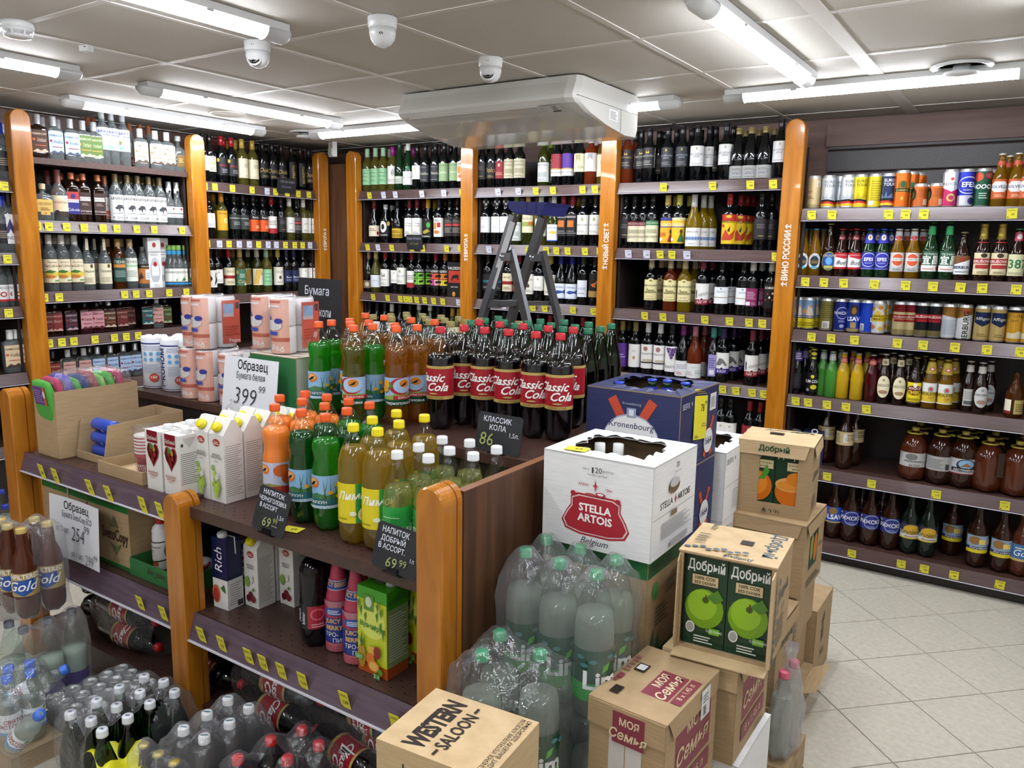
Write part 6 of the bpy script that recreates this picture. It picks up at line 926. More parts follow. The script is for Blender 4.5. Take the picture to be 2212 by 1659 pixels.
TAGS = {
 'V2': [(2.134, '369', 'y'), (2.193, '499', 'y'), (2.286, '366', 'y'), (2.381, '319', 'y'), (2.487, '319', 'y'), (2.567, '299', 'y'), (2.687, '349', 'y'), (2.797, '349', 'y'), (2.982, '399', 'y')],
 'V3': [(2.139, '339', 'y'), (2.217, '469', 'y'), (2.587, '299', 'y'), (2.658, '319', 'y'), (2.74, '319', 'y'), (2.871, '549', 'y'), (2.988, '399', 'y')],
 'V4': [(2.145, '154', 'y'), (2.212, '144', 'y'), (2.277, '279', 'y'), (2.395, '299', 'y'), (2.509, '299', 'y'), (2.58, '169', 'y'), (2.654, '299', 'y')],
 'U1': [(1.99, '1369', 'y')],
 'U2': [(1.975, '499', 'y')],
 'U3': [(1.957, '119', 'y')],
 'L1': [(3.156, '999', 'y'), (3.229, '669', 'y'), (3.36, '589', 'y'), (3.514, '649', 'y'), (3.637, '469', 'w'), (3.708, '699', 'y'), (3.809, '529', 'y'), (3.908, '499', 'y'), (4.004, '649', 'y')],
 'L2': [(3.155, '469', 'y'), (3.244, '699', 'w'), (3.316, '599', 'y'), (3.395, '599', 'w'), (3.475, '549', 'w'), (3.551, '529', 'y'), (3.63, '459', 'w'), (3.7, '439', 'w'), (3.779, '469', 'y'), (3.862, '499', 'y'), (3.934, '399', 'y'), (4.003, '449', 'w')],
 'R1': [(-3.995, '649', 'y'), (-3.862, '799', 'w'), (-3.754, '799', 'w'), (-3.517, '899', 'w'), (-3.33, '899', 'w'), (-3.181, '499', 'y')],
 'R2': [(-4.018, '799', 'y'), (-3.92, '649', 'w'), (-3.791, '469', 'y'), (-3.609, '449', 'y'), (-3.512, '399', 'y'), (-3.307, '459', 'y'), (-3.19, '369', 'y')],
 'R3': [(-3.971, '449', 'y'), (-3.834, '399', 'y'), (-3.715, '499', 'y'), (-3.667, '469', 'y'), (-3.625, '349', 'y'), (-3.567, '309', 'y'), (-3.496, '294', 'y'), (-3.417, '335', 'y'), (-3.338, '294', 'y'), (-3.204, '699', 'w')],
 'M1': [(-2.897, '649', 'w'), (-2.747, '649', 'w'), (-2.621, '669', 'y'), (-2.498, '369', 'y'), (-2.298, '449', 'y'), (-2.215, '449', 'y')],
 'M2': [(-2.962, '799', 'w'), (-2.813, '799', 'w'), (-2.663, '469', 'y'), (-2.536, '669', 'y'), (-2.466, '329', 'y'), (-2.387, '329', 'y'), (-2.269, '369', 'y'), (-2.172, '369', 'y')],
 'M3': [(-2.843, '499', 'w'), (-2.773, '499', 'w'), (-2.698, '429', 'y'), (-2.624, '399', 'y'), (-2.537, '399', 'y'), (-2.459, '429', 'y'), (-2.339, '429', 'y'), (-2.197, '449', 'y')],
 'W1': [(-1.794, '449', 'y'), (-1.514, '449', 'y'), (-1.314, '349', 'y'), (-1.197, '349', 'y')],
 'W2': [(-1.988, '349', 'w'), (-1.875, '349', 'w'), (-1.793, '299', 'y'), (-1.725, '299', 'y'), (-1.637, '669', 'w'), (-1.158, '119', 'y')],
 'W3': [(-1.87, '299', 'y'), (-1.758, '299', 'y'), (-1.65, '299', 'y'), (-1.515, '299', 'y'), (-1.378, '299', 'y'), (-1.272, '199', 'y'), (-1.203, '199', 'y')],
 'W4': [(-1.391, '199', 'y'), (-1.318, '199', 'y'), (-1.23, '199', 'y'), (-1.166, '199', 'y')],
 'B1': [(-0.996, '79', 'y'), (-0.901, '59', 'y'), (-0.646, '59', 'y'), (-0.574, '59', 'y'), (-0.497, '49', 'y'), (-0.148, '69', 'y')],
 'B2': [(-1.003, '99', 'y'), (-0.913, '84', 'y'), (-0.818, '68', 'y'), (-0.68, '52', 'y'), (-0.542, '59', 'y'), (-0.427, '79', 'y'), (-0.316, '54', 'y'), (-0.228, '56', 'y'), (-0.098, '49', 'y')],
 'B3': [(-0.951, '39', 'y'), (-0.856, '46', 'y'), (-0.746, '49', 'y'), (-0.554, '56', 'y'), (-0.443, '59', 'y'), (-0.31, '54', 'y'), (-0.181, '59', 'y'), (-0.053, '59', 'y')],
 'B4': [(-1.003, '64', 'y'), (-0.94, '54', 'y'), (-0.847, '54', 'y'), (-0.757, '76', 'y'), (-0.661, '76', 'y')],
 'B5': [(-0.817, '79', 'y'), (-0.606, '119', 'y'), (-0.318, '119', 'y'), (-0.037, '119', 'y')],
 'B6': [(-0.666, '102', 'y'), (-0.436, '92', 'y'), (-0.334, '109', 'y'), (-0.206, '86', 'y'), (-0.019, '99', 'y')],
}
SPOT = {
 'deck': [('tar', -2.076, 1.908), ('tar', -2.093, 1.984), ('buy', -2.089, 2.07), ('bur', -1.998, 1.984), ('buy', -1.899, 1.898), ('bur', -2.209, 2.275), ('buy', -2.0, 2.075), ('tar', -1.888, 1.979), ('bur', -2.098, 2.263), ('bur', -1.859, 2.058), ('bur', -1.78, 1.977), ('bur', -1.954, 2.254), ('bur', -1.763, 2.064), ('bur', -1.842, 2.254), ('col', -1.627, 2.021), ('col', -1.606, 2.121), ('col', -1.685, 2.315), ('col', -1.512, 2.109), ('col', -1.588, 2.307), ('col', -1.417, 2.109), ('col', -1.489, 2.305), ('col', -1.313, 2.109), ('col', -1.383, 2.299), ('col', -1.228, 2.118), ('col', -1.294, 2.315), ('gcp', -2.263, 2.375), ('gcp', -2.246, 2.462), ('gcp', -2.15, 2.361), ('gcp', -2.25, 2.564), ('gcp', -2.151, 2.457), ('gcp', -2.153, 2.556), ('gcp', -2.053, 2.458), ('gcp', -1.948, 2.354), ('gcp', -2.053, 2.556), ('gcp', -1.958, 2.459), ('gcp', -1.845, 2.354), ('gcp', -1.959, 2.552), ('gcp', -1.849, 2.46), ('gcp', -1.857, 2.559), ('gcp', -1.667, 2.552), ('gre', -1.773, 2.387), ('gre', -1.79, 2.5), ('gre', -1.694, 2.489), ('gre', -1.802, 2.608), ('gre', -1.587, 2.406), ('gre', -1.6, 2.513), ('gre', -1.609, 2.616), ('gre', -1.496, 2.418), ('gre', -1.5, 2.514), ('gre', -1.525, 2.655), ('gre', -1.394, 2.42), ('gre', -1.397, 2.512), ('gre', -1.41, 2.64), ('gre', -1.298, 2.427), ('gre', -1.297, 2.518), ('gre', -1.317, 2.642)],
 'front': [('ora', -1.952, 1.625), ('ora', -1.85, 1.521), ('ora', -1.942, 1.72), ('ora', -1.854, 1.629), ('tad', -1.732, 1.518), ('ora', -1.848, 1.725), ('tad', -1.748, 1.622), ('tar', -1.633, 1.516), ('tar', -1.744, 1.717), ('tad', -1.645, 1.612), ('tar', -1.654, 1.715), ('lim', -1.497, 1.489), ('lim', -1.52, 1.586), ('lim', -1.411, 1.492), ('lim', -1.527, 1.694), ('lim', -1.428, 1.594), ('lim', -1.423, 1.696), ('dob', -1.34, 1.488), ('dob', -1.345, 1.579), ('dob', -1.348, 1.683), ('dob', -1.253, 1.509), ('dob', -1.258, 1.602), ('dob', -1.265, 1.7), ('dob', -1.175, 1.595), ('dob', -1.165, 1.686)],
 'eva': [('eva', -2.734, 1.123), ('eva', -2.654, 1.13), ('eva', -2.655, 1.208), ('eva', -2.658, 1.288)],
 'gold': [('gol', -2.861, 1.181), ('gol', -2.788, 1.169), ('gol', -2.713, 1.177), ('gol', -2.785, 1.253), ('gol', -2.71, 1.259)],
 'blue': [('bwb', -4.267, 1.776), ('bwb', -4.007, 1.678), ('bwb', -4.146, 1.771)],
 'lim0': [('big', -0.958, 1.41), ('big', -0.938, 1.312), ('big', -0.834, 1.387)],
 'lim1': [('big', -0.99, 1.664), ('big', -0.988, 1.561), ('big', -0.889, 1.66), ('big', -0.884, 1.55), ('big', -0.785, 1.649), ('big', -0.783, 1.545)],
 'svi': [('svi', -2.672, 1.083), ('svi', -2.65, 1.134), ('svi', -2.59, 1.111), ('svi', -2.61, 1.053)],
 'cans': [('slm', -2.512, 1.371), ('slm', -2.456, 1.367), ('slm', -2.511, 1.318), ('slm', -2.457, 1.314), ('slm', -2.403, 1.353), ('slm', -2.511, 1.263), ('slm', -2.456, 1.259), ('slm', -2.409, 1.317), ('slm', -2.515, 1.21), ('slm', -2.405, 1.258), ('slm', -2.459, 1.205), ('slm', -2.462, 1.158), ('slm', -2.414, 1.204), ('slm', -2.413, 1.153), ('slm', -2.361, 1.156)],
 'grn': [('grn', -2.195, 1.265), ('grn', -2.121, 1.283), ('grn', -2.198, 1.187), ('grn', -2.123, 1.207), ('grn', -2.183, 1.109), ('grn', -2.043, 1.269), ('grn', -2.112, 1.128), ('grn', -2.048, 1.192), ('grn', -2.105, 1.049), ('grn', -2.033, 1.115), ('grn', -2.183, 1.032), ('grn', -2.03, 1.039)],
 'rdd': [('rdd', -1.849, 1.314), ('rdd', -1.766, 1.322), ('rdd', -1.835, 1.234), ('rdd', -1.748, 1.244), ('rdd', -1.825, 1.153), ('rdd', -1.747, 1.163)],
 'cob': [('cob', -1.583, 1.357), ('cob', -1.616, 1.276), ('cob', -1.494, 1.336), ('cob', -1.621, 1.173), ('cob', -1.514, 1.246)],
 'gcb': [('gcb', -1.92, 1.092), ('gcb', -1.851, 1.092), ('gcb', -1.784, 1.095)],
}
# ================================================================= FILL THE WALL SHELVES
def fit(desc, tail):
    w = desc.replace(',', '').split(); n = 16 - len(tail.split())
    if len(w) <= n: return desc + ', ' + tail
    w = w[:n]
    while w[-1] in ('with', 'and', 'to', 'its', 'a', 'by', 'the', 'of', 'in', 'cut', 'turned', 'small', 'white', 'red', 'cream', 'dark', 'yellow', 'gold'): w.pop()
    return ' '.join(w) + ', ' + tail
for key, row in SHELF.items():
    b, i = key[0], int(key[1:]) - 1; run = 'l' if b in 'UVL' else 'b'; base = pi / 2 if run == 'l' else 0
    front = min(r[3] for r in row) + .031; nf = nb = 0
    for k, a, _, d in sorted(row, key=lambda r: r[1]):
        K = KIND[k]; back = d >= front
        if back: nb += 1; d += .014
        else: nf += 1
        z = SH[b][i]; rz = base + RNG.uniform(-.16, .16) + (.25 if run == 'b' else -.2)
        s = fit(K['desc'], ('%s in rear row, %s shelf, %s' if back else '%s on %s shelf, %s') % (ORD[nb if back else nf], SHN[i], BAYN[b]))
        put(k, at(run, a, d, z), rz, s, GRPN[b], sc=.86 if key in ('V4', 'V5') else 1)
def pricetag(w, h, text, yel=True):
    m = MB(); c = 'd8cf3a' if yel else 'c9ccda'; m.box(-w / 2, 0, 0, w / 2, .001, h, 0, c)
    it = [X(text, .2, .42, .22, '2a2a26', .7, b=.01), R(-.8, .76, .8, .79, '8a8638' if yel else '8d90a0'), R(-.7, .84, .6, .87, '8a8638' if yel else '8d90a0'), R(-.85, .1, -.6, .22, '55532a' if yel else '55565f')]
    if h > w * 1.25: it = [X(text, .15, .42, .2, '2a2a26', .75, b=.01)] + it[1:]
    sheet(m, it, w, h, on_front(0, 0)); return m.mesh('price_tag', PRINT)
for key, row in TAGS.items():
    b, i = key[0], int(key[1:]) - 1; run = 'l' if b in 'UVL' else 'b'; base = pi / 2 if run == 'l' else 0
    for n, (a, tx, c) in enumerate(row):
        me = env(('tag', tx, c), lambda: pricetag(.040, .044, tx, c == 'y')); z = SH[b][i]
        single('price_tag', me, '%s price tag reading %s, %s from left on %s rail, %s' % ('yellow' if c == 'y' else 'white', tx, ORD[n + 1], SHN[i], BAYN[b]), 'price tag',
               at(run, a, -.0262, z - .050), (math.radians(11), RNG.uniform(-.05, .05), base) if run == 'b' else (0, 0, base), 'price tags on the wall shelves')
ISLT = {'l': (-3.118, [(-2.9435, '109'), (-2.848, '69'), (-2.62, '39'), (-2.505, '299'), (-2.31, '24'), (-2.217, '399')], .808, 'upper left rail of the island'),
        'lm': (0, [(-2.36, '89'), (-2.232, '79')], .466, 'lower left rail of the island'),
        'rm': (0, [(-2.035, '74'), (-1.937, '78'), (-1.812, '119'), (-1.748, '119'), (-1.67, '119'), (-1.583, '119'), (-1.419, '129'), (-1.24, '69')], .452, 'lower right rail of the island')}
for q, (_, row, z, ph) in ISLT.items():
    for n, (a, tx) in enumerate(row):
        me = env(('itag', tx), lambda: pricetag(.034, .058, tx))
        single('price_tag', me, 'pale yellow price tag reading %s, %s from left, %s' % (tx, ORD[n + 1], ph), 'price tag', (a, GY - .030, z - .071 if q != 'l' else z - .064), (math.radians(14), RNG.uniform(-.05, .05), 0), 'price tags on the island')
for x, y, r, n in ((-1.70, 1.445, .2, 'loose yellow price card lying before the green soda bottles'), (-1.20, 1.43, -.1, 'loose yellow price card lying beside the right end post')):
    m = MB(); m.box(-.03, -.02, 0, .03, .02, .001, 0, 'd8cf3a'); sheet(m, [X('69', .2, .5, .35, '3a3a26')], .06, .04, on_top(.001, -.02)); single('price_card', m.mesh('price_card', PRINT), n, 'price tag', (x, y, .7995), r)

# ================================================================= ISLAND: BOTTLES
WHERE = {'deck': 'island top deck', 'front': 'island front shelf'}
for key in ('deck', 'front'):
    zb = 1.0005 if key == 'deck' else .798; rows = {}
    for k in {r[0] for r in SPOT[key]}:
        last = None; n = 0; grp = []
        for q in sorted((r for r in SPOT[key] if r[0] == k), key=lambda r: r[2]):
            if last is None or q[2] - last > .05: n += 1; grp.append([])
            last = q[2]; grp[-1].append(q)
        rows[k] = grp
    for k in sorted(rows):
        for rn, g in enumerate(rows[k]):
            for c, (_, x, y) in enumerate(sorted(g, key=lambda r: r[1])):
                ang = math.atan2(-x, y) * .8 + RNG.uniform(-.45, .45)
                put(k, (x, y, zb), ang, fit(KIND[k]['desc'], '%s from left in %s row, %s' % (ORD[c + 1], ORD[rn + 1], WHERE[key])), 'soda bottles on the island')

# ---- cartons with gable tops, juice packs
def jcarton(w, d, h, body, front, right, gable=.0, capc=None, capm=PLAST, top=None, cap_at=None, label_lift=0):
    parts = []; m = MB(); hw, hd = w / 2, d / 2; hb = h - gable
    if gable:
        m.add([(-hw, -hd, 0), (hw, -hd, 0), (hw, hd, 0), (-hw, hd, 0), (-hw, -hd, hb), (hw, -hd, hb), (hw, hd, hb), (-hw, hd, hb), (-hw, -hd * .1, h), (hw, -hd * .1, h), (hw, hd * .3, h), (-hw, hd * .3, h)],
              [(3, 2, 1, 0), (0, 1, 5, 4), (1, 2, 6, 5), (2, 3, 7, 6), (3, 0, 4, 7), (4, 5, 9, 8), (6, 7, 11, 10), (8, 9, 10, 11), (5, 6, 10, 9), (7, 4, 8, 11)])
    else: m.box(-hw, -hd, 0, hw, hd, h)
    parts.append(('carton_body', m.mesh('carton_body', body)))
    p = MB(); sheet(p, front, w, hb, on_front(-hd, 0)); sheet(p, right, d, hb, on_right(hw, 0))
    if top: sheet(p, top, w, d, on_top(h, -hd))
    parts.append(('print', p.mesh('print', GLOSSP)))
    if capc:
        c = MB(); c.rev([(.0155, 0), (.016, .002), (.0155, .004), (.0155, .014), (.014, .016), (0, .016)], 18, 0, capc); parts.append(('cap', c.mesh('cap', capm), cap_at))
    return parts
def putc(parts, name, label, cat, loc, rz, group):
    t = thing(name, label, cat, loc, rz, group)
    for p in parts:
        if len(p) > 2 and p[2]: link(p[0], p[1], t, p[2][0], p[2][1])
        else: link(p[0], p[1], t)
    return t
CW = mat('white_carton', 'd6d4ce', .35); CB = mat('navy_carton', '121c48', .3); CG = mat('green_carton', '1c3a26', .3); CLG = mat('grass_green_carton', '3f9a1f', .3)
heart = [(0, .38)] + [(.78 * math.sin(t) ** 3 , .62 + .17 * (math.cos(t) * 1.1 - .42 * math.cos(2 * t) - .2 * math.cos(3 * t) - .1 * math.cos(4 * t))) for t in [2 * pi * k / 16 + pi for k in range(1, 16)]]
cherryF = [R(-.72, .80, .62, 1, '7a1622'), X('Любимый', -.05, .88, .07, 'ecdcd4', .62, sh=.15), G(heart, '8a1a24'), G([(x * .82, .63 + (y - .63) * .82) for x, y in heart], '3a0c10')] + [E(x, y, .17, .05, c) for x, y, c in ((-.25, .68, '7a2a1c'), (.2, .7, 'b0822c'), (-.05, .6, '6a1418'), (.3, .62, '8a2420'), (-.1, .74, '3f7a2c'), (.1, .53, '7a1a1c'))] + [X('ВИШНЕВАЯ', 0, .31, .035, 'a8443c', .7, b=.02), X('ЧЕРЕШНЯ', 0, .265, .035, 'a8443c', .7, b=.02), LN(-.3, .3, .22, .24, 1, 'b06a64')]
txtR = [LN(-.85, .85, .1, .86, 24, '9a9894', .3)]
ch = jcarton(.084, .075, .197, CW, cherryF, [LN(-.85, .85, .2, .72, 16, '6a6866', .3), G([(-.6, .95), (.0, .78), (.7, .95)], 'b9b7b2'), E(-.7, .84, .12, .03, '3a3a3a')], 0, 'd4d4d2', cap_at=((.015, .01, .196), None), top=[R(-1, .48, 1, .52, 'a8a6a0')])
for n, (x, y) in enumerate(((-2.312, 1.45), (-2.218, 1.451), (-2.312, 1.53), (-2.218, 1.531), (-2.312, 1.61))):
    putc(ch, 'juice_carton', '%s white juice carton with red heart, %s' % (('front left', 'front right', 'second row left', 'second row right', 'rearmost')[n], 'left of the grape juice cartons'), 'juice carton', (x, y, .8085), .0, 'cherry juice cartons')
logo = lambda y: [E(0, y, .5, .055, '8a6a2c'), E(0, y, .46, .05, 'a82a24'), X('Сады', 0, y + .012, .028, 'f0e8dc', .4), X('Придонья', 0, y - .016, .028, 'f0e8dc', .42)]
grapeF = logo(.88) + [X('ЯБЛОКО', 0, .70, .032, '3c3a34', .6, b=.01), X('ВИНОГРАД', 0, .66, .032, '3c3a34', .7, b=.01), LN(-.25, .25, .60, .62, 1, '888')] + [E(x, y, .2, .045, c) for x, y, c in ((-.5, .5, '8ab04a'), (-.3, .42, 'a8c84a'), (-.2, .34, '8aac3a'), (.2, .30, 'a0c044'), (-.4, .26, '9cba40'), (0, .24, 'b0cc58'), (.35, .24, '94b43c'), (-.2, .18, 'a8c850'), (.2, .17, '9cba40'), (0, .11, 'b0cc58'))] + [G([(-.1, .38), (.3, .46), (.45, .38), (.1, .32)], 'd0cdc4')]
gr = jcarton(.073, .07, .262, CW, grapeF, txtR, .045, 'd8c81c', cap_at=((0, -.026, .236), (math.radians(48), 0, 0)))
for n, (x, y) in enumerate(((-2.152, 1.512), (-2.076, 1.512), (-2.152, 1.588), (-2.076, 1.588), (-2.152, 1.664), (-2.076, 1.664), (-2.0, 1.74), (-2.076, 1.74))):
    putc(gr, 'juice_carton', 'white gable juice carton with yellow cap and green grapes, %s' % ('front left', 'front right', 'second row left', 'second row right', 'third row left', 'third row right', 'last row right', 'last row left')[n], 'juice carton', (x, y, .798), 0, 'grape juice cartons')
chF = logo(.88) + [X('ЯБЛОКО', 0, .70, .03, '3c3a34', .6, b=.01), X('ВИШНЯ', 0, .66, .03, '3c3a34', .6, b=.01), E(-.5, .42, .35, .09, '7a9a3c'), G([(-.1, .48), (.3, .54), (.45, .46), (.1, .4)], 'd0cdc4'), E(.0, .2, .32, .07, '6a1420'), E(.35, .15, .32, .06, '7a1a26'), E(-.3, .15, .3, .06, '5a101c'), G([(.2, .3), (.6, .36), (.5, .28)], '4a7a2c')]
chy = jcarton(.066, .066, .235, CW, chF, txtR, .035, 'd8c81c', cap_at=((0, -.024, .215), (math.radians(46), 0, 0)))
for n, (x, y) in enumerate(((-1.993, 1.555), (-1.912, 1.628), (-1.993, 1.63), (-1.912, 1.70))):
    putc(chy, 'juice_carton', 'white juice carton with cherries, %s' % ('beside the navy juice carton', 'right behind the first cherry carton', 'second row behind the navy carton', 'last in shade under the soda shelf')[n], 'juice carton', (x, y, .453), 0, 'cherry cartons on the lower shelf')
rich = jcarton(.068, .06, .235, CB, [R(-1, 0, 1, .42, 'dcdad8'), X('Rich', -.1, .70, .15, 'eceef2', None, rot=pi / 2, sh=.15), E(-.55, .2, .55, .13, 'c06a3a'), E(-.6, .18, .4, .1, 'a83a34'), G([(.1, .3), (.6, .36), (.8, .24), (.4, .26)], '2f6a34')], [R(-1, 0, 1, .42, 'd2d0ce'), LN(-.8, .8, .06, .38, 10, '8d8b88', .3), R(.2, .02, .9, .1, '33333a')], .0, 'd4d4d2', cap_at=((0, -.012, .234), (math.radians(14), 0, 0)))
t = putc(rich, 'juice_carton', 'navy and white juice carton with grapefruit slice', 'juice carton', (-2.064, 1.488, .453), .05, None)
m = MB(); m.bar((.012, .0, .237), (.036, .002, .236), .007, .001); m.bar((.0355, .002, .236), (.0355, .004, .18), .007, .001); link('drinking_strip', m.mesh('drinking_strip', WHITEP), t)
m = MB(); mult = [R(-1, 0, 1, .13, 'b8541c'), R(-1, .13, 1, .86, 'b9c428'), E(0, .62, .9, .2, 'cfd860'), R(-.55, .74, .15, .92, '5a8a34'), E(-.2, .84, .22, .06, 'c9d8b0'), X('Мультифрукт', .05, .56, .065, '2f7a2c', .86, b=.02, rot=-.04)] + [G([(x, y), (x + .16, y + .05), (x + .1, y - .09)], '3f7a2c') for x, y in ((-.8, .74), (-.5, .68), (.3, .72), (.55, .62), (.6, .78), (-.9, .82), (.75, .54), (.4, .84))] + [E(-.62, .2, .26, .14, 'a8862c'), G([(-.62, .3), (-.9, .46), (-.7, .38), (-.62, .5), (-.54, .38), (-.34, .45)], '3a6a34'), E(.1, .3, .32, .05, 'd2a83a'), E(.45, .3, .22, .075, '8a2420'), E(.0, .2, .3, .07, 'd0702a'), E(.25, .13, .38, .065, 'd88a2a'), E(.25, .13, .3, .05, 'dfae5a'), E(.7, .09, .16, .04, '5a8a2c'), R(-1, .16, -.5, .22, '4a9a34'), X('ГОСТ', -.75, .19, .035, 'eef0e4', .24), R(.25, .0, .7, .065, '4a8a34'), X('2 л', .47, .033, .045, 'eef0e4', .2)]
mu = jcarton(.108, .082, .246, CLG, mult, [R(-1, 0, 1, .13, 'a85020'), R(-1, .13, 1, .8, '8aa06a'), LN(-.85, .85, .2, .75, 18, 'c9d0bc', .4), G([(-1, .86), (1, .86), (.2, .97)], '3a7a2c')], 0, 'd0d0cc', cap_at=((.022, .012, .245), None), top=[R(-.6, .5, .0, .8, 'a8aca4')])
putc(mu, 'juice_carton', 'big green multifruit juice carton in front', 'juice carton', (-1.396, 1.488, .453), -.02, 'multifruit cartons'); putc(mu, 'juice_carton', 'big green multifruit juice carton half hidden behind the front one', 'juice carton', (-1.38, 1.60, .453), -.02, 'multifruit cartons')
m = MB(); m.box(-.018, -.001, 0, .018, .001, .17, 0, 'd8d6d2'); sheet(m, [LN(-.6, .8, .05, .4, 5, 'a84a40')], .036, .17, on_front(-.001, 0)); single('leaflet', m.mesh('leaflet', PRINT), 'narrow white leaflet leaning at the right end post', 'leaflet', (-1.19, 1.43, .453), (-.04, 0, .2))
# dark bitter soda, sparkling berry bottles
petb('bit', 'black plastic soda bottle with red side label', COLA, pet_prof(.30, .041, False), '111', [(.06, .135, 200, '15161a', [X('Rich', -.55, .5, .22, 'eceef2', None, rot=pi / 2, sh=.15, b=.02), X('bitter', -.25, .45, .16, 'eceef2', None, rot=pi / 2), R(-.05, .05, .8, .95, '9c2234'), E(.35, .62, .3, .24, 'c85a64'), E(.35, .62, .22, .17, '9c2234'), LN(.1, .7, .12, .3, 2, 'd89aa0')])], .041, .30, nm='soda_bottle')
put('bit', (-1.655, 1.478, .453), .45, 'black plastic soda bottle with red side label on the lower island shelf')
BS = [(.025, .0), (.035, .004), (.038, .014), (.038, .12), (.034, .16), (.024, .21), (.0175, .25), (.016, .275), (.0175, .28), (.018, .30), (.012, .31), (0, .312)]
m = MB(); m.rev(BS, 24, 0, 'a83a52'); jb = [('bottle_body', m.mesh('bottle_body', GLOSSP))]
jb.append(('label', label_mesh([cyl_label(.038, .03, .105, 230, '24367c', [X('JUICY', -.05, .86, .17, 'd8a860', .8, b=.03), X('BERRY', .0, .62, .17, 'd8a860', .85, b=.03), X('ТРО-', -.1, .36, .17, 'e6e8f0', .5), X('ПИК', .2, .12, .17, 'e6e8f0', .4)]), cyl_label(.038, .108, .155, 230, 'a8707a', [E(0, .3, .5, .3, '2c4a94'), G([(-1, .2), (-.5, .9), (0, .3), (.5, .9), (1, .1), (1, 0), (-1, 0)], '9c2a44'), E(0, .35, .42, .26, '2c4a94'), LN(-.25, .25, .2, .5, 3, 'd8dce8')]), (on_cone(.029, .0245, .186, .026), .17, .026, '2c4a94', [X('JUICY BERRY', 0, .5, .5, 'd8a860', .5, b=.03), R(-1, 0, 1, .06, 'd8d8e0'), R(-1, .94, 1, 1, 'd8d8e0')], .005), cyl_label(.0375, .004, .028, 230, 'b86a72', [LN(-1, 1, .1, .9, 4, '9c4450')])], GLOSSP)))
kind('jui', 'pink sparkling drink bottle with navy label', 'bottle', 'sparkling_bottle', jb, .038, .312)
for n, (x, y) in enumerate(((-1.582, 1.502), (-1.49, 1.482), (-1.52, 1.60), (-1.60, 1.61))): put('jui', (x, y, .453), .45 + .1 * n, 'pink sparkling drink bottle with navy label, %s' % ('left of the front pair', 'right of the front pair', 'rear right under the shelf', 'rear left under the shelf')[n], 'pink sparkling bottles')
# red-capped fuel bottles in a green tray
FB = [(.028, .0), (.031, .004), (.031, .12), (.029, .128), (.031, .134), (.027, .150), (.015, .162), (.0135, .168)]
m = MB(); m.rev(FB, 22); fb = [('bottle_body', m.mesh('bottle_body', WHITEP))]; m = MB(); m.rev(cap_prof(.0155, .162, .188), 18, 0, 'b01f1f'); fb.append(('cap', m.mesh('cap', PLAST)))
fb.append(('label', label_mesh([cyl_label(.031, .015, .12, 230, None, [R(-1, 0, .1, .35, 'a84a1c'), G([(-1, .75), (-.7, .98), (-.5, .75)], 'd87a1c'), G([(-.95, .8), (.6, .86), (.5, .5), (.6, .2), (-.3, .12), (-.9, .4)], '2a2826'), G([(-.88, .76), (.52, .82), (.42, .5), (.52, .24), (-.28, .16), (-.82, .42)], 'cfccc8'), X('Углежог', -.15, .66, .09, '2a2826', .5), X('95', -.2, .5, .08, 'a82a1c', .3)])])))
kind('fue', 'white lighter fluid bottle with red cap', 'bottle', 'fluid_bottle', fb, .031, .188)
for n, (x, y) in enumerate(((-2.462, 1.515), (-2.378, 1.525), (-2.494, 1.585), (-2.41, 1.595))): put('fue', (x, y, .474), .35, 'white lighter fluid bottle with red cap, %s in the green tray' % ('front left', 'front right', 'rear left', 'rear right')[n], 'lighter fluid bottles')
def tray(name, label, cat, x0, x1, y0, y1, z0, h, mt, th=.003, backh=None, prints=None, group=None, rz=0, inm=None, sideh=None):
    cx, cy = (x0 + x1) / 2, (y0 + y1) / 2; t = thing(name, label, cat, (cx, cy, z0), rz, group); w, d = (x1 - x0) / 2, (y1 - y0) / 2; bh = backh or h; shh = sideh or bh
    link('bottom_panel', MB().box(-w, -d, 0, w, d, th).mesh('bottom_panel', inm or mt), t)
    link('front_panel', MB().box(-w, -d, th, w, -d + th, h).mesh('front_panel', mt), t); link('back_panel', MB().box(-w, d - th, th, w, d, bh).mesh('back_panel', mt), t)
    for s in (-1, 1):
        xa = s * w if s < 0 else w - th
        m = MB(); m.prism([(-d + th, th), (d - th, th), (d - th, bh), (-d + th + .02, shh), (-d + th, h)], xa, xa + th, axis='x'); link('side_panel', m.mesh('side_panel', mt), t)
    for nm, (fn, w_, h_, items) in (prints or {}).items():
        m = MB(); sheet(m, items, w_, h_, fn); link('print', m.mesh('print', PRINT), t)
    return t
GRC = mat('green_card', '2c6a36', .6)
tray('box_lid', 'green box lid used as tray for red-capped bottles', 'tray', -2.512, -2.2, 1.424, 1.70, .467, .062, GRC, prints={'a': (on_front(-.138, .01, x=0), .12, .05, [X('SvetoCopy', 0, .5, .5, '3a3428', .9, b=.02, rot=pi)])})
# packs of red and white rope beside the fluid bottles
for n, (x, y, z) in enumerate(((-2.27, 1.47, .49), (-2.262, 1.475, .535), (-2.28, 1.54, .52))):
    t = thing('glove_pack', 'bundle of white gloves with red trim, %s behind the middle post' % ('lowest', 'upper', 'rearmost')[n], 'gloves', (x, y, z), .3 * n, 'white gloves with red trim')
    m = MB(); m.rev([(.03, .022, -.02, 3), (.042, .03, -.012, 3), (.046, .032, 0, 3), (.04, .03, .014, 3), (.02, .016, .022, 2)], 16); link('cloth_body', m.mesh('cloth_body', mat('white_knit', 'd0cbc4', .9)), t)
    m = MB()
    for k in range(3): m.tube([(-.045 + .03 * k, -.03, -.012 + .004 * k), (-.03 + .03 * k, -.035, .004), (-.02 + .03 * k, -.022, .018)], .005, 6)
    link('red_trim', m.mesh('red_trim', mat('red_knit', 'a83a44', .9)), t)

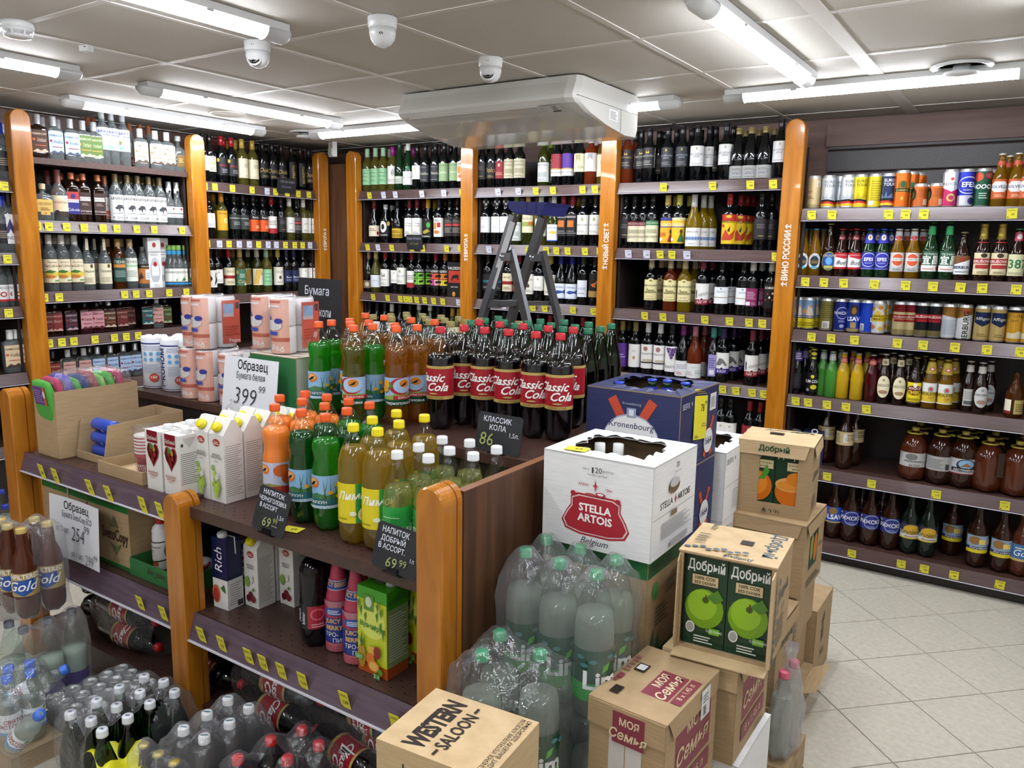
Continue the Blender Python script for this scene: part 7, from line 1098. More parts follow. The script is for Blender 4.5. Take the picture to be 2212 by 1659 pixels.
# ---- generic shipping carton
def carton(name, label, cat, x0, x1, y0, y1, z0, z1, mt, front=(), right=(), top=(), rz=0, group=None, hole=None, band=None, pm=PRINT, seam=True, left=()):
    cx, cy = (x0 + x1) / 2, (y0 + y1) / 2; w, d, h = (x1 - x0) / 2, (y1 - y0) / 2, z1 - z0
    t = thing(name, label, cat, (cx, cy, z0), rz, group)
    if hole is None:
        link('box_body', MB().box(-w, -d, 0, w, d, h).mesh('box_body', mt), t)
    else:
        m = MB(); m.box(-w, -d, 0, w, d, .004)
        for b in ((-w, -d, .004, w, -d + .004, h), (-w, d - .004, .004, w, d, h), (-w, -d + .004, .004, -w + .004, d - .004, h), (w - .004, -d + .004, .004, w, d - .004, h)): m.box(*b)
        link('box_body', m.mesh('box_body', mt), t)
        m = MB()
        for b in ((-w + .0045, -d + .0042, .005, w - .0045, -d + .0048, h - .001), (-w + .0045, d - .0048, .005, w - .0045, d - .0042, h - .001), (-w + .0042, -d + .005, .005, -w + .0048, d - .005, h - .001), (w - .0048, -d + .005, .005, w - .0042, d - .005, h - .001), (-w + .005, -d + .005, .0045, w - .005, d - .005, .005)): m.box(*b)
        link('lining', m.mesh('lining', CARDIN), t)
        n = 48; m = MB(); outer = []; inner = []
        for k in range(n):
            a = 2 * pi * k / n; c, s = math.cos(a), math.sin(a); q = 1 / max(abs(c), abs(s)); outer.append((c * q * w, s * q * d))
            e = 1 / max(abs(c) ** 6 + abs(s) ** 6, 1e-6) ** (1 / 6); r = hole * e * (1 + .06 * math.sin(7 * a + 1) + .05 * math.sin(13 * a)) ; inner.append((c * r * w * .96 + .0, s * r * d * .9))
        for zz, fl in ((h + .001, 1), (h - .002, 0)):
            vs = [(x, y, zz) for x, y in outer] + [(x, y, zz + (.004 if fl else 0) * (1 if i % 3 else -.3)) for i, (x, y) in enumerate(inner)]
            m.add(vs, [(i, (i + 1) % n, n + (i + 1) % n, n + i) if fl else (n + i, n + (i + 1) % n, (i + 1) % n, i) for i in range(n)])
        link('torn_top', m.mesh('torn_top', mt), t)
    p = MB(); fnlist = ((front, 2 * w, h, on_front(-d, 0)), (right, 2 * d, h, on_right(w, 0)), (left, 2 * d, h, on_left(-w, 0)), (top, 2 * w, 2 * d, on_top(h + (.001 if hole else 0), -d)))
    for it, a, b, fn in fnlist:
        if it: sheet(p, it, a, b, fn)
    if p.f: link('print', p.mesh('print', pm), t)
    if seam:
        m = MB(); m.box(-w - .0004, -d - .0012, h * .5 - .0008, -w + .001, d, h * .5 + .0008)
        for yy in (-d - .0008, ): m.box(-w, yy, h - .0025, w, yy + .0016, h + .0006)
        m.box(w - .0008, -d, h - .0025, w + .0008, d, h + .0006); m.box(w - .001, -d - .0006, 0, w + .0006, -d + .001, h); link('worn_edge', m.mesh('worn_edge', mat('worn_card_edge', '8d7a5c', .8) if mt != CARDW else GREYP), t)
    return t
def stella_front():
    cart = [(-.6, .2), (-.3, .165), (.3, .165), (.6, .2), (.68, .28), (.6, .37), (.5, .45), (.5, .54), (.36, .575), (-.36, .575), (-.5, .54), (-.5, .45), (-.6, .37), (-.68, .28)]
    cy = .37
    return [G([(x * .92, cy + (y - cy) * 1.1) for x, y in cart], 'a8242e'), G([(x * .88, cy + (y - cy) * 1.0) for x, y in cart], 'd8c4c2'), G([(x * .84, cy + (y - cy) * .94) for x, y in cart], 'a02430'), X('STELLA', 0, .45, .085, 'eeeae6', .66, b=.03), X('ARTOIS', 0, .34, .085, 'eeeae6', .66, b=.03),
            X('ANNO', -.22, .70, .03, 'a02430', .2), X('1366', .24, .68, .03, 'a02430', .2), G([(0, .77), (.015, .71), (.06, .70), (.015, .69), (0, .63), (-.015, .69), (-.06, .70), (-.015, .71)], 'b02a34'), E(.1, .615, .09, .026, 'a02430'), E(.1, .62, .06, .014, 'dcd6d2'), E(-.08, .605, .1, .014, 'a84a50'), E(-.4, .59, .05, .025, 'a02430'), E(.42, .585, .05, .025, 'a02430'),
            X('Belgium', .02, .09, .075, '26262a', .5, sh=.4), X('20', .06, .875, .06, '2a2a2e', .14), R(-.06, .84, -.03, .9, '2a2a2e'), X('448 ml', -.17, .875, .02, '444', .2), X('BOTTLES', .24, .875, .022, '444', .2), X('Premium Lager Beer', .05, .82, .02, '444', .5, sh=.2)]
def stella_right():
    return [X('STELLA', -.38, .54, .075, '26262a', .34, b=.01), X('ARTOIS', .42, .54, .075, '26262a', .34, b=.01), G([(0.02, .6), (.04, .55), (.09, .54), (.04, .53), (.02, .48), (0, .53), (-.05, .54), (0, .55)], 'a82a30'), X('20', .05, .91, .06, '33333a', .12), LN(-.6, .8, .18, .36, 9, 'a4a4a6', .5), X('448 ml   bottles', .05, .84, .02, '666', .6), R(-1, .44, 1, .446, '77756f'), E(-.1, .70, .24, .075, '6a5a42'), E(-.1, .74, .22, .05, 'b9b9b7'), R(-.2, .385, .05, .44, '77664a'), R(-.2, .06, .6, .12, 'b0b0b0')]
carton('beer_box', 'white beer box with red emblem and torn open top', 'box', -1.04, -.73, 1.725, 2.01, .838, 1.083, CARDW, stella_front(), stella_right(), [R(.0, .86, .6, .97, 'e0e0de')], hole=.72)
def bottle_stub(k, x, y, z, lab, grp): put(k, (x, y, z), RNG.uniform(0, 3), lab, grp)
for n, (x, y) in enumerate(((-.98, 1.925), (-.935, 1.95))):
    t = thing('beer_bottle', 'white wrapped beer bottle standing %s in the white torn box' % ('left', 'right')[n], 'bottle', (x, y, .845), 0, 'bottles in the white beer box')
    link('glass', KIND['bie']['parts'][0][1], t); m = MB(); m.rev([(.024, .15), (.019, .175), (.0155, .19), (.0148, .222), (0, .2225)], 16, 0, 'd2d2ce'); link('neck_wrap', m.mesh('neck_wrap', PRINT), t)
m = MB(); m.box(-.03, -.02, 0, .03, .02, .001, 0, 'd8c83a'); sheet(m, [X('69', .2, .5, .4, '5a5a30')], .06, .04, on_top(.001, -.02)); single('price_card', m.mesh('price_card', PRINT), 'yellow price card on the rim of the white beer box', 'price tag', (-.96, 1.757, 1.0875), .1)
logoK = lambda cx, cy, s: [G([(cx - .62 * s, cy + .42 * s), (cx - .42 * s, cy + .5 * s), (cx - .02 * s, cy + .02 * s), (cx - .2 * s, cy - .04 * s)], 'b8452c'), G([(cx + .62 * s, cy + .42 * s), (cx + .42 * s, cy + .5 * s), (cx + .02 * s, cy + .02 * s), (cx + .2 * s, cy - .04 * s)], 'b8452c')]
kf = logoK(0, .5, .85) + [E(0, .36, .60, .34, '9aa0b8'), E(0, .36, .58, .32, 'dcdcda'), X('Kronenbourg', 0, .54, .085, '232848', .52, sh=.1), X('1664', 0, .33, .24, '232a5c', .5, sh=.2, b=.01), X('Kronenbourg', 0, .83, .035, 'a8acc0', .25), R(-.1, .66, .1, .78, '8a90a8'), R(-.05, .68, .05, .76, 'd0d2d8')]
kr = logoK(.5, .34, .5) + [G([(.25, .08), (.38, .03), (.55, .3), (.5, .34)], 'b8452c'), G([(.75, .08), (.62, .03), (.45, .3), (.5, .34)], 'b8452c'), E(.5, .26, .24, .17, 'd2d2d2'), X('1664', .5, .26, .10, '26284a', .22, b=.02), LN(-.7, .15, .05, .36, 9, '4c5482', .4), R(-1, .49, 1, .496, '0e1024'), X('ВЕРХ ↑', -.72, .86, .07, 'c9ccd8', .3)]
for n, z in enumerate((.948, .711, .474, .237, 0.0)):
    carton('beer_box', 'navy beer box with orange cross emblem, %s of its stack' % ('torn open topmost', 'second from top', 'middle', 'fourth from top', 'lowest')[n], 'box', -1.14, -.833, 2.14, 2.46, z, z + .235, CARDB, kf if n == 0 else (), kr, [X('La Bière', .62, .2, .06, 'b8bcd0', .3, sh=.3)] if n == 0 else (), hole=.74 if n == 0 else None, group='navy beer boxes')
for n, (x, y) in enumerate(((-1.07, 2.22), (-1.01, 2.335), (-.965, 2.35), (-.90, 2.34))):
    t = put('efe', (x, y, .954), .3 * n, 'navy labelled beer bottle in the torn navy box, %s from left' % ORD[n + 1], 'bottles in the navy beer box')
m = MB(); m.box(-.055, 0, 0, .055, .001, .155, 0, 'd6cb34'); sheet(m, [X('78', .25, .62, .15, '26261c', .4, b=.01), X('99', .72, .72, .08, '26261c', .2), LN(-.8, .8, .9, .97, 2, '8a8430'), LN(.2, .9, .25, .35, 2, '9a9434'), LN(-.9, -.3, .04, .1, 2, '77722a')], .11, .155, on_front(0, 0)); single('price_sheet', m.mesh('price_sheet', PRINT), 'large yellow price sheet hanging on the navy beer box', 'price tag', (-.826, 2.29, 1.03), (math.radians(-3), .12, pi / 2))
m = MB(); sheet(m, [LN(-.8, .8, .15, .85, 10, '55565c', .5)], .05, .05, on_right(0, 0)); m.box(-.0006, -.026, -.002, 0.0002, .026, .052, 0, 'd0d0d0'); single('barcode_sticker', m.mesh('barcode_sticker', PRINT), 'white barcode sticker on the navy beer box beside the yellow sheet', 'sticker', (-.832, 2.41, 1.105))
for n, z in enumerate((.715, .48, .245, .01)):
    carton('beer_box', 'white beer box behind the navy stack, %s' % ('open topmost', 'second from top', 'third from top', 'lowest')[n], 'box', -1.11, -.80, 2.475, 2.775, z, z + .235, CARDW, (), [X('ВЕРХ ↑', -.6, .85, .08, '2a2a2e', .3), LN(-.4, .8, .1, .4, 8, 'a8a8aa'), R(-1, .49, 1, .496, '77756f')], hole=.74 if n == 0 else None, group='white beer boxes behind the navy stack')
m = MB(); m.box(-.03, 0, 0, .03, .001, .12, 0, 'd6cb34'); sheet(m, [LN(-.8, .8, .85, .95, 2, '8a8430')], .06, .12, on_front(0, 0)); single('price_sheet', m.mesh('price_sheet', PRINT), 'yellow price sheet half hidden behind the orange juice box', 'price tag', (-.793, 2.70, .82), (0, .1, pi / 2))
t = put('bie', (-1.0, 2.60, .721), 0, 'beer bottle showing inside the open white box behind the navy stack')
# copy paper boxes under the white beer box
svF = [R(-1, .82, 1, 1, '2c6a3a'), X('SvetoCopy', .2, .91, .07, '3a3428', .5, b=.02), G([(.45, .0), (.6, .0), (.55, .82), (.5, .82)], 'a9926c'), G([(-.2, .7), (.3, .74), (.1, .6)], '3a8a44'), G([(-.1, .4), (.3, .42), (.1, .3)], '3a8a44'), R(-1, 0, 1, .05, '2c6a3a')]
svR = [R(-1, .82, 1, 1, '245a30'), X('SvetoCopy', -.2, .9, .08, '33302a', .6, b=.02), E(-.55, .66, .18, .09, '4a8a50'), LN(-.5, .3, .3, .5, 5, '5c5040'), R(-1, .42, 1, .425, '8d7a58'), LN(.1, .8, .55, .7, 3, '5c5040'), G([(-.8, .05), (-.6, .3), (-.5, .05), (-.3, .22), (-.2, .05)], '2f6a38'), R(-1, 0, 1, .05, '245a30')]
for n, z in enumerate((.559, .280, .001)):
    carton('paper_box', 'brown copy paper box with green band, %s in the stack' % ('uppermost', 'middle', 'lowest')[n], 'box', -1.04, -.74, 1.74, 1.96, z, z + .278, CARD, svF, svR, group='copy paper boxes beside the island')
# juice boxes
def juicebox_art(n): return [X('Добрый', .05, .5, .6, '2a4a34', .5, b=.02)]
def pack(fr, side=True):
    return fr
appleP = [X('Добрый', 0, .88, .11, 'e8eae4', .88, b=.02), E(0, .42, .92, .22, '6f9a1c'), E(-.1, .46, .7, .17, '8ab428'), E(.05, .52, .16, .035, '3a5a10'), R(.03, .5, .1, .58, '5a3a14'), G([(.1, .56), (.6, .66), (.9, .56), (.5, .5)], '4a7a24'), R(-.62, .68, .6, .79, 'c9b083'), X('100% СОК', 0, .76, .035, '22382a', .5, b=.02), X('БЕЗ САХАРА', 0, .71, .03, '22382a', .5, b=.02), E(-.6, .2, .22, .065, 'd2d4ce'), E(-.6, .2, .17, .05, '9a9c98'), R(.3, .16, .8, .23, '6aa82c'), X('СДЕЛАНО', .55, .195, .025, 'e8ece0', .4), LN(-.4, .5, .05, .14, 3, 'c9d0c4')]
orangeP = [X('Добрый', 0, .88, .11, 'e8eae4', .88, b=.02), R(-.3, .66, .9, .78, 'd0bd90'), X('ИЗ НАТУРАЛЬНЫХ', .3, .74, .025, '3a3a24', .5), X('ФРУКТОВ', .3, .69, .025, '3a3a24', .3), E(0, .4, .9, .22, 'c8681c'), E(-.1, .44, .72, .17, 'd88428'), E(.05, .5, .1, .03, '7a8a2c'), G([(.1, .5), (.5, .72), (.7, .62), (.4, .5)], '4a8a34')]
orangeP2 = orangeP[:4] + [E(0, .36, .95, .22, 'c8681c'), E(-.1, .46, .85, .1, 'd8a060'), E(-.1, .45, .75, .07, 'd88a30'), E(.3, .55, .6, .1, 'cf7a24')]
def juice_pack(name, label, loc, art, w, d, h, group, rz=0):
    p = jcarton(w, d, h, CG, art, [LN(-.7, .7, .1, .9, 16, '5a7a60', .3)]); return putc(p, 'juice_pack', label, 'juice carton', loc, rz, group)
def framed_box(name, label, x0, x1, y0, y1, z0, z1, win, front, right, top, rz=0, group=None, mt=CARD, lid=.0, topm=None):
    """carton whose front has a window cut in it: win = (u0,v0,u1,v1) shares of the front"""
    cx, cy = (x0 + x1) / 2, (y0 + y1) / 2; w, d, h = (x1 - x0) / 2, (y1 - y0) / 2, z1 - z0; th = .004
    t = thing(name, label, 'box', (cx, cy, z0), rz, group)
    a, b, c, e = -w + win[0] * 2 * w, win[1] * h, -w + win[2] * 2 * w, win[3] * h
    m = MB(); m.box(-w, -d, 0, a, -d + th, h); m.box(c, -d, 0, w, -d + th, h); m.box(a, -d, 0, c, -d + th, b); m.box(a, -d, e, c, -d + th, h); link('front_frame', m.mesh('front_frame', mt), t)
    m = MB(); m.box(-w, -d + th, 0, -w + th, d, h); m.box(w - th, -d + th, 0, w, d, h); m.box(-w + th, d - th, 0, w - th, d, h); m.box(-w + th, -d + th, 0, w - th, d - th, th); link('box_body', m.mesh('box_body', mt), t)
    m = MB(); m.box(-w - .002, -d - .004 - lid, h, w + .002, d + .002, h + .004)
    if not lid: m.add([(-w + .004, -d - .0045, h), (w - .012, -d - .0045, h), (w - .022, -d - .012, h - .042), (-w + .006, -d - .008, h - .042)], [(3, 2, 1, 0)])
    m.add([(w + .0045, -d + .006, h), (w + .0045, d - .004, h), (w + .009, d - .01, h - .036), (w + .011, -d + .02, h - .04)], [(3, 2, 1, 0)]); link('lid_panel', m.mesh('lid_panel', topm or CARD2), t)
    p = MB()
    if front: sheet(p, front, 2 * w, h, on_front(-d - (.012 if not lid else 0), 0))
    if right: sheet(p, right, 2 * d, h, on_right(w + .0005, 0))
    if top: sheet(p, top, 2 * w, 2 * d, on_top(h + .004, -d))
    if p.f: link('print', p.mesh('print', PRINT), t)
    return t
INK = '33463c'
topArt = [X('Добрый', -.15, .9, .09, INK, .4, b=.02)] + [E(x, y, .07, .025, INK) for x, y in ((.3, .92), (.45, .9), (.6, .93), (.75, .9), (.5, .95), (.35, .88))] + [R(-.35, .55, .05, .68, '241c12')]
def at_rot(cx, cy, dx, dy, r): return (cx + dx * math.cos(r) - dy * math.sin(r), cy + dx * math.sin(r) + dy * math.cos(r))
oc = (-.697, 2.74, .10)
t = framed_box('juice_box', 'juice box with orange picture packs in its window, on top of its stack', -.817, -.577, 2.635, 2.845, .715, .968, (.30, .18, .82, .82), [X('Добрый', -.02, .93, .075, '24482e', .44, b=.03), X('↑↑', .06, .09, .06, '2a3a30', .2), X('☂', .22, .09, .07, '2a3a30', .2), G([(-.25, .05), (-.18, .13), (-.1, .05), (-.18, .09)], '2a3a30'), X('☀', -.17, .09, .07, '2a3a30', .2)],
           [X('Добрый', .0, .55, .1, '4a5a44', .6, b=.02), X('6x2л', .1, .38, .05, '4a5a44', .3), LN(-.5, .5, .1, .28, 6, '6a5f48')], topArt, rz=oc[2], group='orange juice boxes')
for n, (dx, ar_) in enumerate(((-.052, orangeP), (.058, orangeP2))): juice_pack('j', 'green juice pack with %s orange in the windowed box' % ('whole', 'cut')[n], (*at_rot(oc[0], oc[1], dx, -.062, oc[2]), .720), ar_, .108, .072, .24, 'orange juice packs', oc[2])
framed_box('juice_box', 'juice box turned sideways under the orange windowed box', -.835, -.56, 2.60, 2.88, .46, .713, (.3, .2, .3, .2), None, [R(-.45, .3, .35, .98, '1c3a26'), E(-.25, .6, .16, .18, '8a8a3a'), E(.1, .55, .18, .2, 'b8702a'), R(.45, .5, .8, .53, '6a5f48'), LN(-.6, .7, .08, .2, 2, '5c5040')], None, group='orange juice boxes', topm=CARD)
framed_box('juice_box', 'juice box low in the stack with side print and product size', -.79, -.562, 2.345, 2.585, .20, .455, (.3, .2, .3, .2), None, [X('Добрый', .0, .72, .1, '4a5648', .6, b=.02), X('6x2л', -.1, .5, .06, '4a5648', .3), LN(-.6, .5, .1, .3, 6, '6a5f48')] + [E(.75, .1 + .08 * k, .1, .03, '5a5844') for k in range(9)], None, group='orange juice boxes', topm=CARD)
carton('shipping_box', 'plain brown box in the middle of the orange juice stack', 'box', -.83, -.575, 2.61, 2.88, .29, .458, CARD, (), (), ())
carton('shipping_box', 'plain brown box under the low juice box', 'box', -.80, -.57, 2.33, 2.585, 0, .198, CARD, (), (), ())
carton('shipping_box', 'plain brown box with dark leaf mark at the stack foot', 'box', -.86, -.56, 2.895, 3.16, .0, .30, CARD, (), [G([(-.3, .62), (.0, .7), (.1, .5), (-.2, .45)], '3c2c26'), G([(-.3, .75), (.05, .85), (.1, .75), (-.2, .68)], '3c2c26'), X('TRIL', .0, .3, .1, '4a3a30', .5)], ())
carton('shipping_box', 'brown box in shade inside the stack foot', 'box', -.83, -.59, 2.61, 2.88, .101, .288, CARD, (), (), ())
t = carton('shipping_box', 'low brown box with one flap folded out beside the bag', 'box', -.82, -.555, 2.60, 2.885, .0, .099, CARD, (), [R(.2, .2, .7, .7, 'a8977a')], ())
m = MB(); m.add([(-.0, -.1, 0), (0, .12, 0), (.06, .13, .03), (.06, -.09, .025)], [(0, 1, 2, 3)]); link('flap', m.mesh('flap', CARD2), t, (.1325, 0, .098))
# apple juice box with its whole front open
topA = [X('Добрый', .72, .62, .15, '3c5058', None, rot=-pi / 2, b=.02), X('Добрый', .2, .05, .06, '3c5058', .4, rot=pi, b=.02), X('6x2л', -.68, .9, .08, INK, .25, rot=-pi / 2), R(.05, .48, .32, .62, '1c150e')] + [E(-.9 + .15 * k, .12 + .03 * ((k * 7) % 3), .07, .03, '4a5c62') for k in range(9)] + [LN(-.85, -.6, .3, .6, 4, '6a5f4a')]
ac_ = (-.565, 1.885, math.radians(5))
t = framed_box('juice_box', 'open-fronted juice box with two green apple packs', -.68, -.45, 1.775, 1.995, .625, .876, (.045, .035, .955, .985), None, [X('Добрый', .0, .62, .1, '4a5658', .6, b=.02), X('6x2л', .1, .46, .05, '4a5658', .3), LN(-.5, .4, .12, .4, 8, '6a5f48')] + [E(-.8, .05 + .1 * k, .12, .035, '4c5860') for k in range(9)], topA, rz=ac_[2])
for o in list(t.children):
    if o.name.startswith('lid_panel'): bpy.data.objects.remove(o)
m = MB(); m.box(-.117, -.112, .251, .117, .112, .255); m.prism([(-.113, 0), (-.113, .245), (-.15, .24), (-.147, .02)], .112, .115, axis='x'); m.prism([(-.11, 0), (-.11, .245), (-.125, .23), (-.13, .03), (-.12, -.0)], -.115, -.112, axis='x'); m.box(-.112, -.16, .0, .112, -.11, .003)
link('open_flaps', m.mesh('open_flaps', CARD2), t)
for n, dx in enumerate((-.053, .053)): juice_pack('a', 'green juice pack with apple picture, %s in the open box' % ('left', 'right')[n], (*at_rot(ac_[0], ac_[1], dx, -.05, ac_[2]), .630), appleP, .104, .072, .235, 'apple juice packs', ac_[2])
# family juice boxes
MR = '7c3440'
semT = [R(-.1, .28, .62, .70, MR), X('МОЯ', .08, .54, .075, 'd8c4a0', None, rot=pi / 2, b=.02), X('Семья', .38, .48, .095, 'd8c4a0', None, rot=pi / 2, sh=.25, b=.02), R(.68, .28, .95, .70, MR), X('8 x 1,45 л', .81, .49, .05, 'd8c4a0', None, rot=pi / 2), R(-.72, .13, -.48, .25, '20180f'), R(-.72, .55, -.42, .68, '20180f'), R(-.68, .57, -.46, .66, 'c9c9c6'), E(-.85, .32, .06, .025, MR), R(-.9, .35, -.75, .43, MR), LN(-.95, -.75, .5, .8, 5, '8d5a54')]
semF = [R(-.34, .68, .5, .97, MR), X('МОЯ', .1, .89, .07, 'd8c4a0', .26, b=.02), X('Семья', .08, .77, .09, 'd8c4a0', .5, sh=.2, b=.02), R(-.45, 0, -.03, .70, 'c4c0ba'), R(.0, 0, .42, .70, 'c4c0ba')]
semR = [R(-.62, .36, .75, .86, MR), X('МОЯ', .1, .76, .11, 'c9b08a', .5, b=.02), X('Семья', .05, .55, .16, 'c9b08a', .62, sh=.2, b=.02), R(-.62, .14, .75, .32, MR), X('8 x 1,45 л', .05, .23, .09, 'c9b08a', .6), LN(.2, .8, .03, .1, 2, '6a5f48')]
def lid_over(t, w, d, h, mt=CARD):
    m = MB(); m.box(-w - .003, -d - .003, h, w + .003, d + .003, h + .003); m.box(-w - .002, -d - .006, h - .058, w + .001, -d - .003, h); m.add([(w + .003, -d + .008, h + .001), (w + .003, d, h + .001), (w + .006, d - .012, h - .04), (w + .007, -d + .03, h - .045)], [(0, 1, 2, 3)])
    return link('lid_panel', m.mesh('lid_panel', mt), t)
t = carton('juice_box', 'brown juice box with crimson name panels nearest the camera', 'box', -.735, -.55, 1.452, 1.730, .362, .616, CARD, semF[3:], semR, (), rz=math.radians(-3))
lid_over(t, .0925, .139, .254); p = MB(); sheet(p, semT, .185, .278, on_top(.257, -.139)); sheet(p, semF[:3], .185, .254, on_front(-.145, 0)); link('lid_print', p.mesh('lid_print', PRINT), t)
m = MB(); sheet(m, [LN(-.7, .7, .55, .9, 3, '888'), LN(-.6, .2, .1, .45, 6, '44444a', .6)], .045, .068, on_right(.0995, .183, y=.055)); m.box(.0988, .031, .182, .0994, .079, .252, 0, 'd0d0ce'); link('barcode_sticker', m.mesh('barcode_sticker', PRINT), t)
t = carton('juice_box', 'brown juice box with crimson panel under the apple juice box', 'box', -.694, -.505, 1.757, 2.035, .362, .616, CARD, (), semR, ()); lid_over(t, .0945, .139, .254, CARD2)
m = MB(); sheet(m, [R(-.6, 0, .6, .5, MR)], .09, .045, on_top(.257, -.134)); link('lid_print', m.mesh('lid_print', PRINT), t)
carton('shipping_box', 'white box on the floor under the juice boxes', 'box', -.70, -.49, 1.765, 2.04, 0, .36, CARDW, (), (), ())
carton('shipping_box', 'brown box at floor level below the nearest juice box', 'box', -.735, -.548, 1.455, 1.728, 0, .36, CARD, (), (), ())
m = MB(); m.box(-.045, -.001, 0, .045, .001, .16); m.add([(-.045, -.0014, .0), (.045, -.0014, 0), (.05, -.02, -.04), (-.04, -.022, -.045)], [(0, 1, 2, 3)]); single('paper_sheet', m.mesh('paper_sheet', mat('paper', 'd8d8d6', .6)), 'loose white paper sheet stuck at the box foot', 'paper', (-.484, 1.87, .16), (-.1, 0, pi / 2 - .1))
carton('shipping_box', 'small brown box on the floor under the plastic bag', 'box', -.545, -.47, 2.2, 2.42, 0, .10, CARD, [E(0, .5, .4, .3, '8a7550')], [E(0, .5, .2, .3, '8a7550')], ())
# western box
W_ = (-.872, 1.145); wr = math.radians(5)
t = thing('whisky_box', 'pale cardboard box lettered in black at the bottom of the picture', 'box', (W_[0], W_[1], .325), wr)
link('box_body', MB().box(-.126, -.104, 0, .126, .104, .325).mesh('box_body', CARD2), t)
p = MB(); sheet(p, [X('WESTERN', -.0, .74, .38, '2c2622', .98, b=.05), X('SALOON', -.02, .30, .26, '2c2622', .7, b=.02), R(-1.0, .28, -.8, .33, '2c2622'), R(.76, .28, .96, .33, '2c2622')], .175, .12, lambda u, v, k: (.035 - v, u - .005, .325 + .0006 * (k + 1)))
link('lid_lettering', p.mesh('lid_lettering', PRINT), t)
p = MB(); sheet(p, [X('ЧРЕЗМЕРНОЕ УПОТРЕБЛЕНИЕ АЛКОГОЛЯ', 0, .72, .34, '3a322a', .95), X('ВРЕДИТ ВАШЕМУ ЗДОРОВЬЮ', 0, .25, .34, '3a322a', .95)], .2, .03, lambda u, v, k: (.118 - v, u, .325 + .0006 * (k + 1))); link('lid_warning', p.mesh('lid_warning', PRINT), t)
p = MB(); sheet(p, [X('♪', -.5, .8, .2, '3a322a'), LN(.2, .6, .5, .9, 3, '6a5c48')], .25, .325, on_front(-.104, 0)); link('side_print', p.mesh('side_print', PRINT), t)
carton('shipping_box', 'pale cardboard box below the black-lettered one', 'box', -.998, -.746, 1.041, 1.249, 0, .324, CARD2, (), (), (), rz=wr)
# support boxes under the lime drink packs
carton('shipping_box', 'low brown box under both layers of lime drink bottles', 'box', -1.04, -.74, 1.495, 1.71, 0, .146, CARD, (), (), ())
carton('shipping_box', 'brown box in shade below the nearest lime drink bottles', 'box', -1.02, -.775, 1.258, 1.436, 0, .362, CARD, (), (), ())

# ================================================================= FILM-WRAPPED PACKS
def film(name, label, pts, rb, zlow, zs, cap=.02, mt=FILM, nx=30, ny=26, slope=1.5, mar=.008, tear=None, group='clear film around packs', base=0.0):
    """film drawn tight over bottle tops: tents down from every cap, then falls straight"""
    x0 = min(p[0] for p in pts) - rb - mar; x1 = max(p[0] for p in pts) + rb + mar; y0 = min(p[1] for p in pts) - rb - mar; y1 = max(p[1] for p in pts) + rb + mar
    cx, cy = (x0 + x1) / 2, (y0 + y1) / 2; rr = random.Random(hash(label) % 999 + len(pts)); ph = [rr.uniform(0, 6) for _ in range(6)]
    cr = .011 if mt is BAGF else .004
    def wob(x, y): return cr * mnoise.noise(Vector((x * 38 + ph[4], y * 38, ph[5]))) + .6 * cr * abs(mnoise.noise(Vector((x * 75, y * 75 + ph[4], 1)))) + .003 * math.sin(70 * x + ph[0] + 2 * math.sin(40 * y + ph[1])) + .0025 * math.sin(95 * y + ph[2] + 1.5 * math.sin(60 * x + ph[3]))
    vs = []; fs = []
    for j in range(ny + 1):
        for i in range(nx + 1):
            u = -1 + 2 * i / nx; v = -1 + 2 * j / ny
            k = max(abs(u), abs(v)) or 1; L = math.hypot(u, v) or 1; sq = .55 + .45 * (k / L) ** .6 if k > 0 else 1
            x = cx + u * (x1 - x0) / 2 * (1 - .07 * (u * u * v * v)); y = cy + v * (y1 - y0) / 2 * (1 - .07 * (u * u * v * v))
            z = zs
            for px, py, pz in pts:
                dd = math.hypot(x - px, y - py); q_ = min(max(0, dd - cap), slope / 8); z = max(z, pz + .003 - slope * q_ + 4 * q_ * q_)
            edge = max(abs(u), abs(v))
            if edge > .999: z = min(z, zs)
            vs.append((x - cx, y - cy, z + wob(x, y) * (1 if edge < .99 else .3)))
    w = nx + 1
    for j in range(ny):
        for i in range(nx):
            if tear and tear(-1 + 2 * (i + .5) / nx, -1 + 2 * (j + .5) / ny): continue
            fs.append((j * w + i, j * w + i + 1, (j + 1) * w + i + 1, (j + 1) * w + i))
    ring = [i for i in range(nx + 1)] + [j * w + nx for j in range(1, ny + 1)] + [ny * w + i for i in range(nx - 1, -1, -1)] + [j * w for j in range(ny - 1, 0, -1)]
    lev = 7; prev = ring
    for q in range(1, lev + 1):
        t = q / lev; cur = []
        for a in ring:
            x, y, z = vs[a]; s = 1 - .03 * math.sin(pi * t) + .012 * math.sin(9 * t + x * 60 + y * 50) + (.06 if mt is BAGF else .02) * mnoise.noise(Vector((x * 25, y * 25, t * 4 + ph[0])))
            cur.append(len(vs)); vs.append((x * s, y * s, z + (zlow - z) * t))
        n = len(ring)
        for a in range(n):
            if tear and q < 5 and tear(vs[ring[a]][0] / max((x1 - x0) / 2, 1e-6), vs[ring[a]][1] / max((y1 - y0) / 2, 1e-6)): continue
            fs.append((prev[a], cur[a], cur[(a + 1) % n], prev[(a + 1) % n]))
        prev = cur
    m = MB(); m.add(vs, fs, 0, None, True)
    return single('shrink_film', m.mesh('shrink_film', mt), label, 'film', (cx, cy, 0), 0, group)
def row_put(key, zb, phrase, group, angf=lambda: RNG.uniform(-.3, .3) + .5):
    rows = sorted(SPOT[key], key=lambda r: (round(r[2], 1), r[1]))
    for n, (k, x, y) in enumerate(rows):
        s = fit(KIND[k]['desc'], '%s of %s' % (ORD[n + 1], phrase))
        put(k, (x, y, zb), angf(), s, group)
    return [(x, y, zb + KIND[k]['h']) for k, x, y in rows]
SPOT['lim2'] = SPOT['lim1']
p = row_put('lim1', .5105, 'the upper six lime bottles before the white box', 'lime drink bottles')
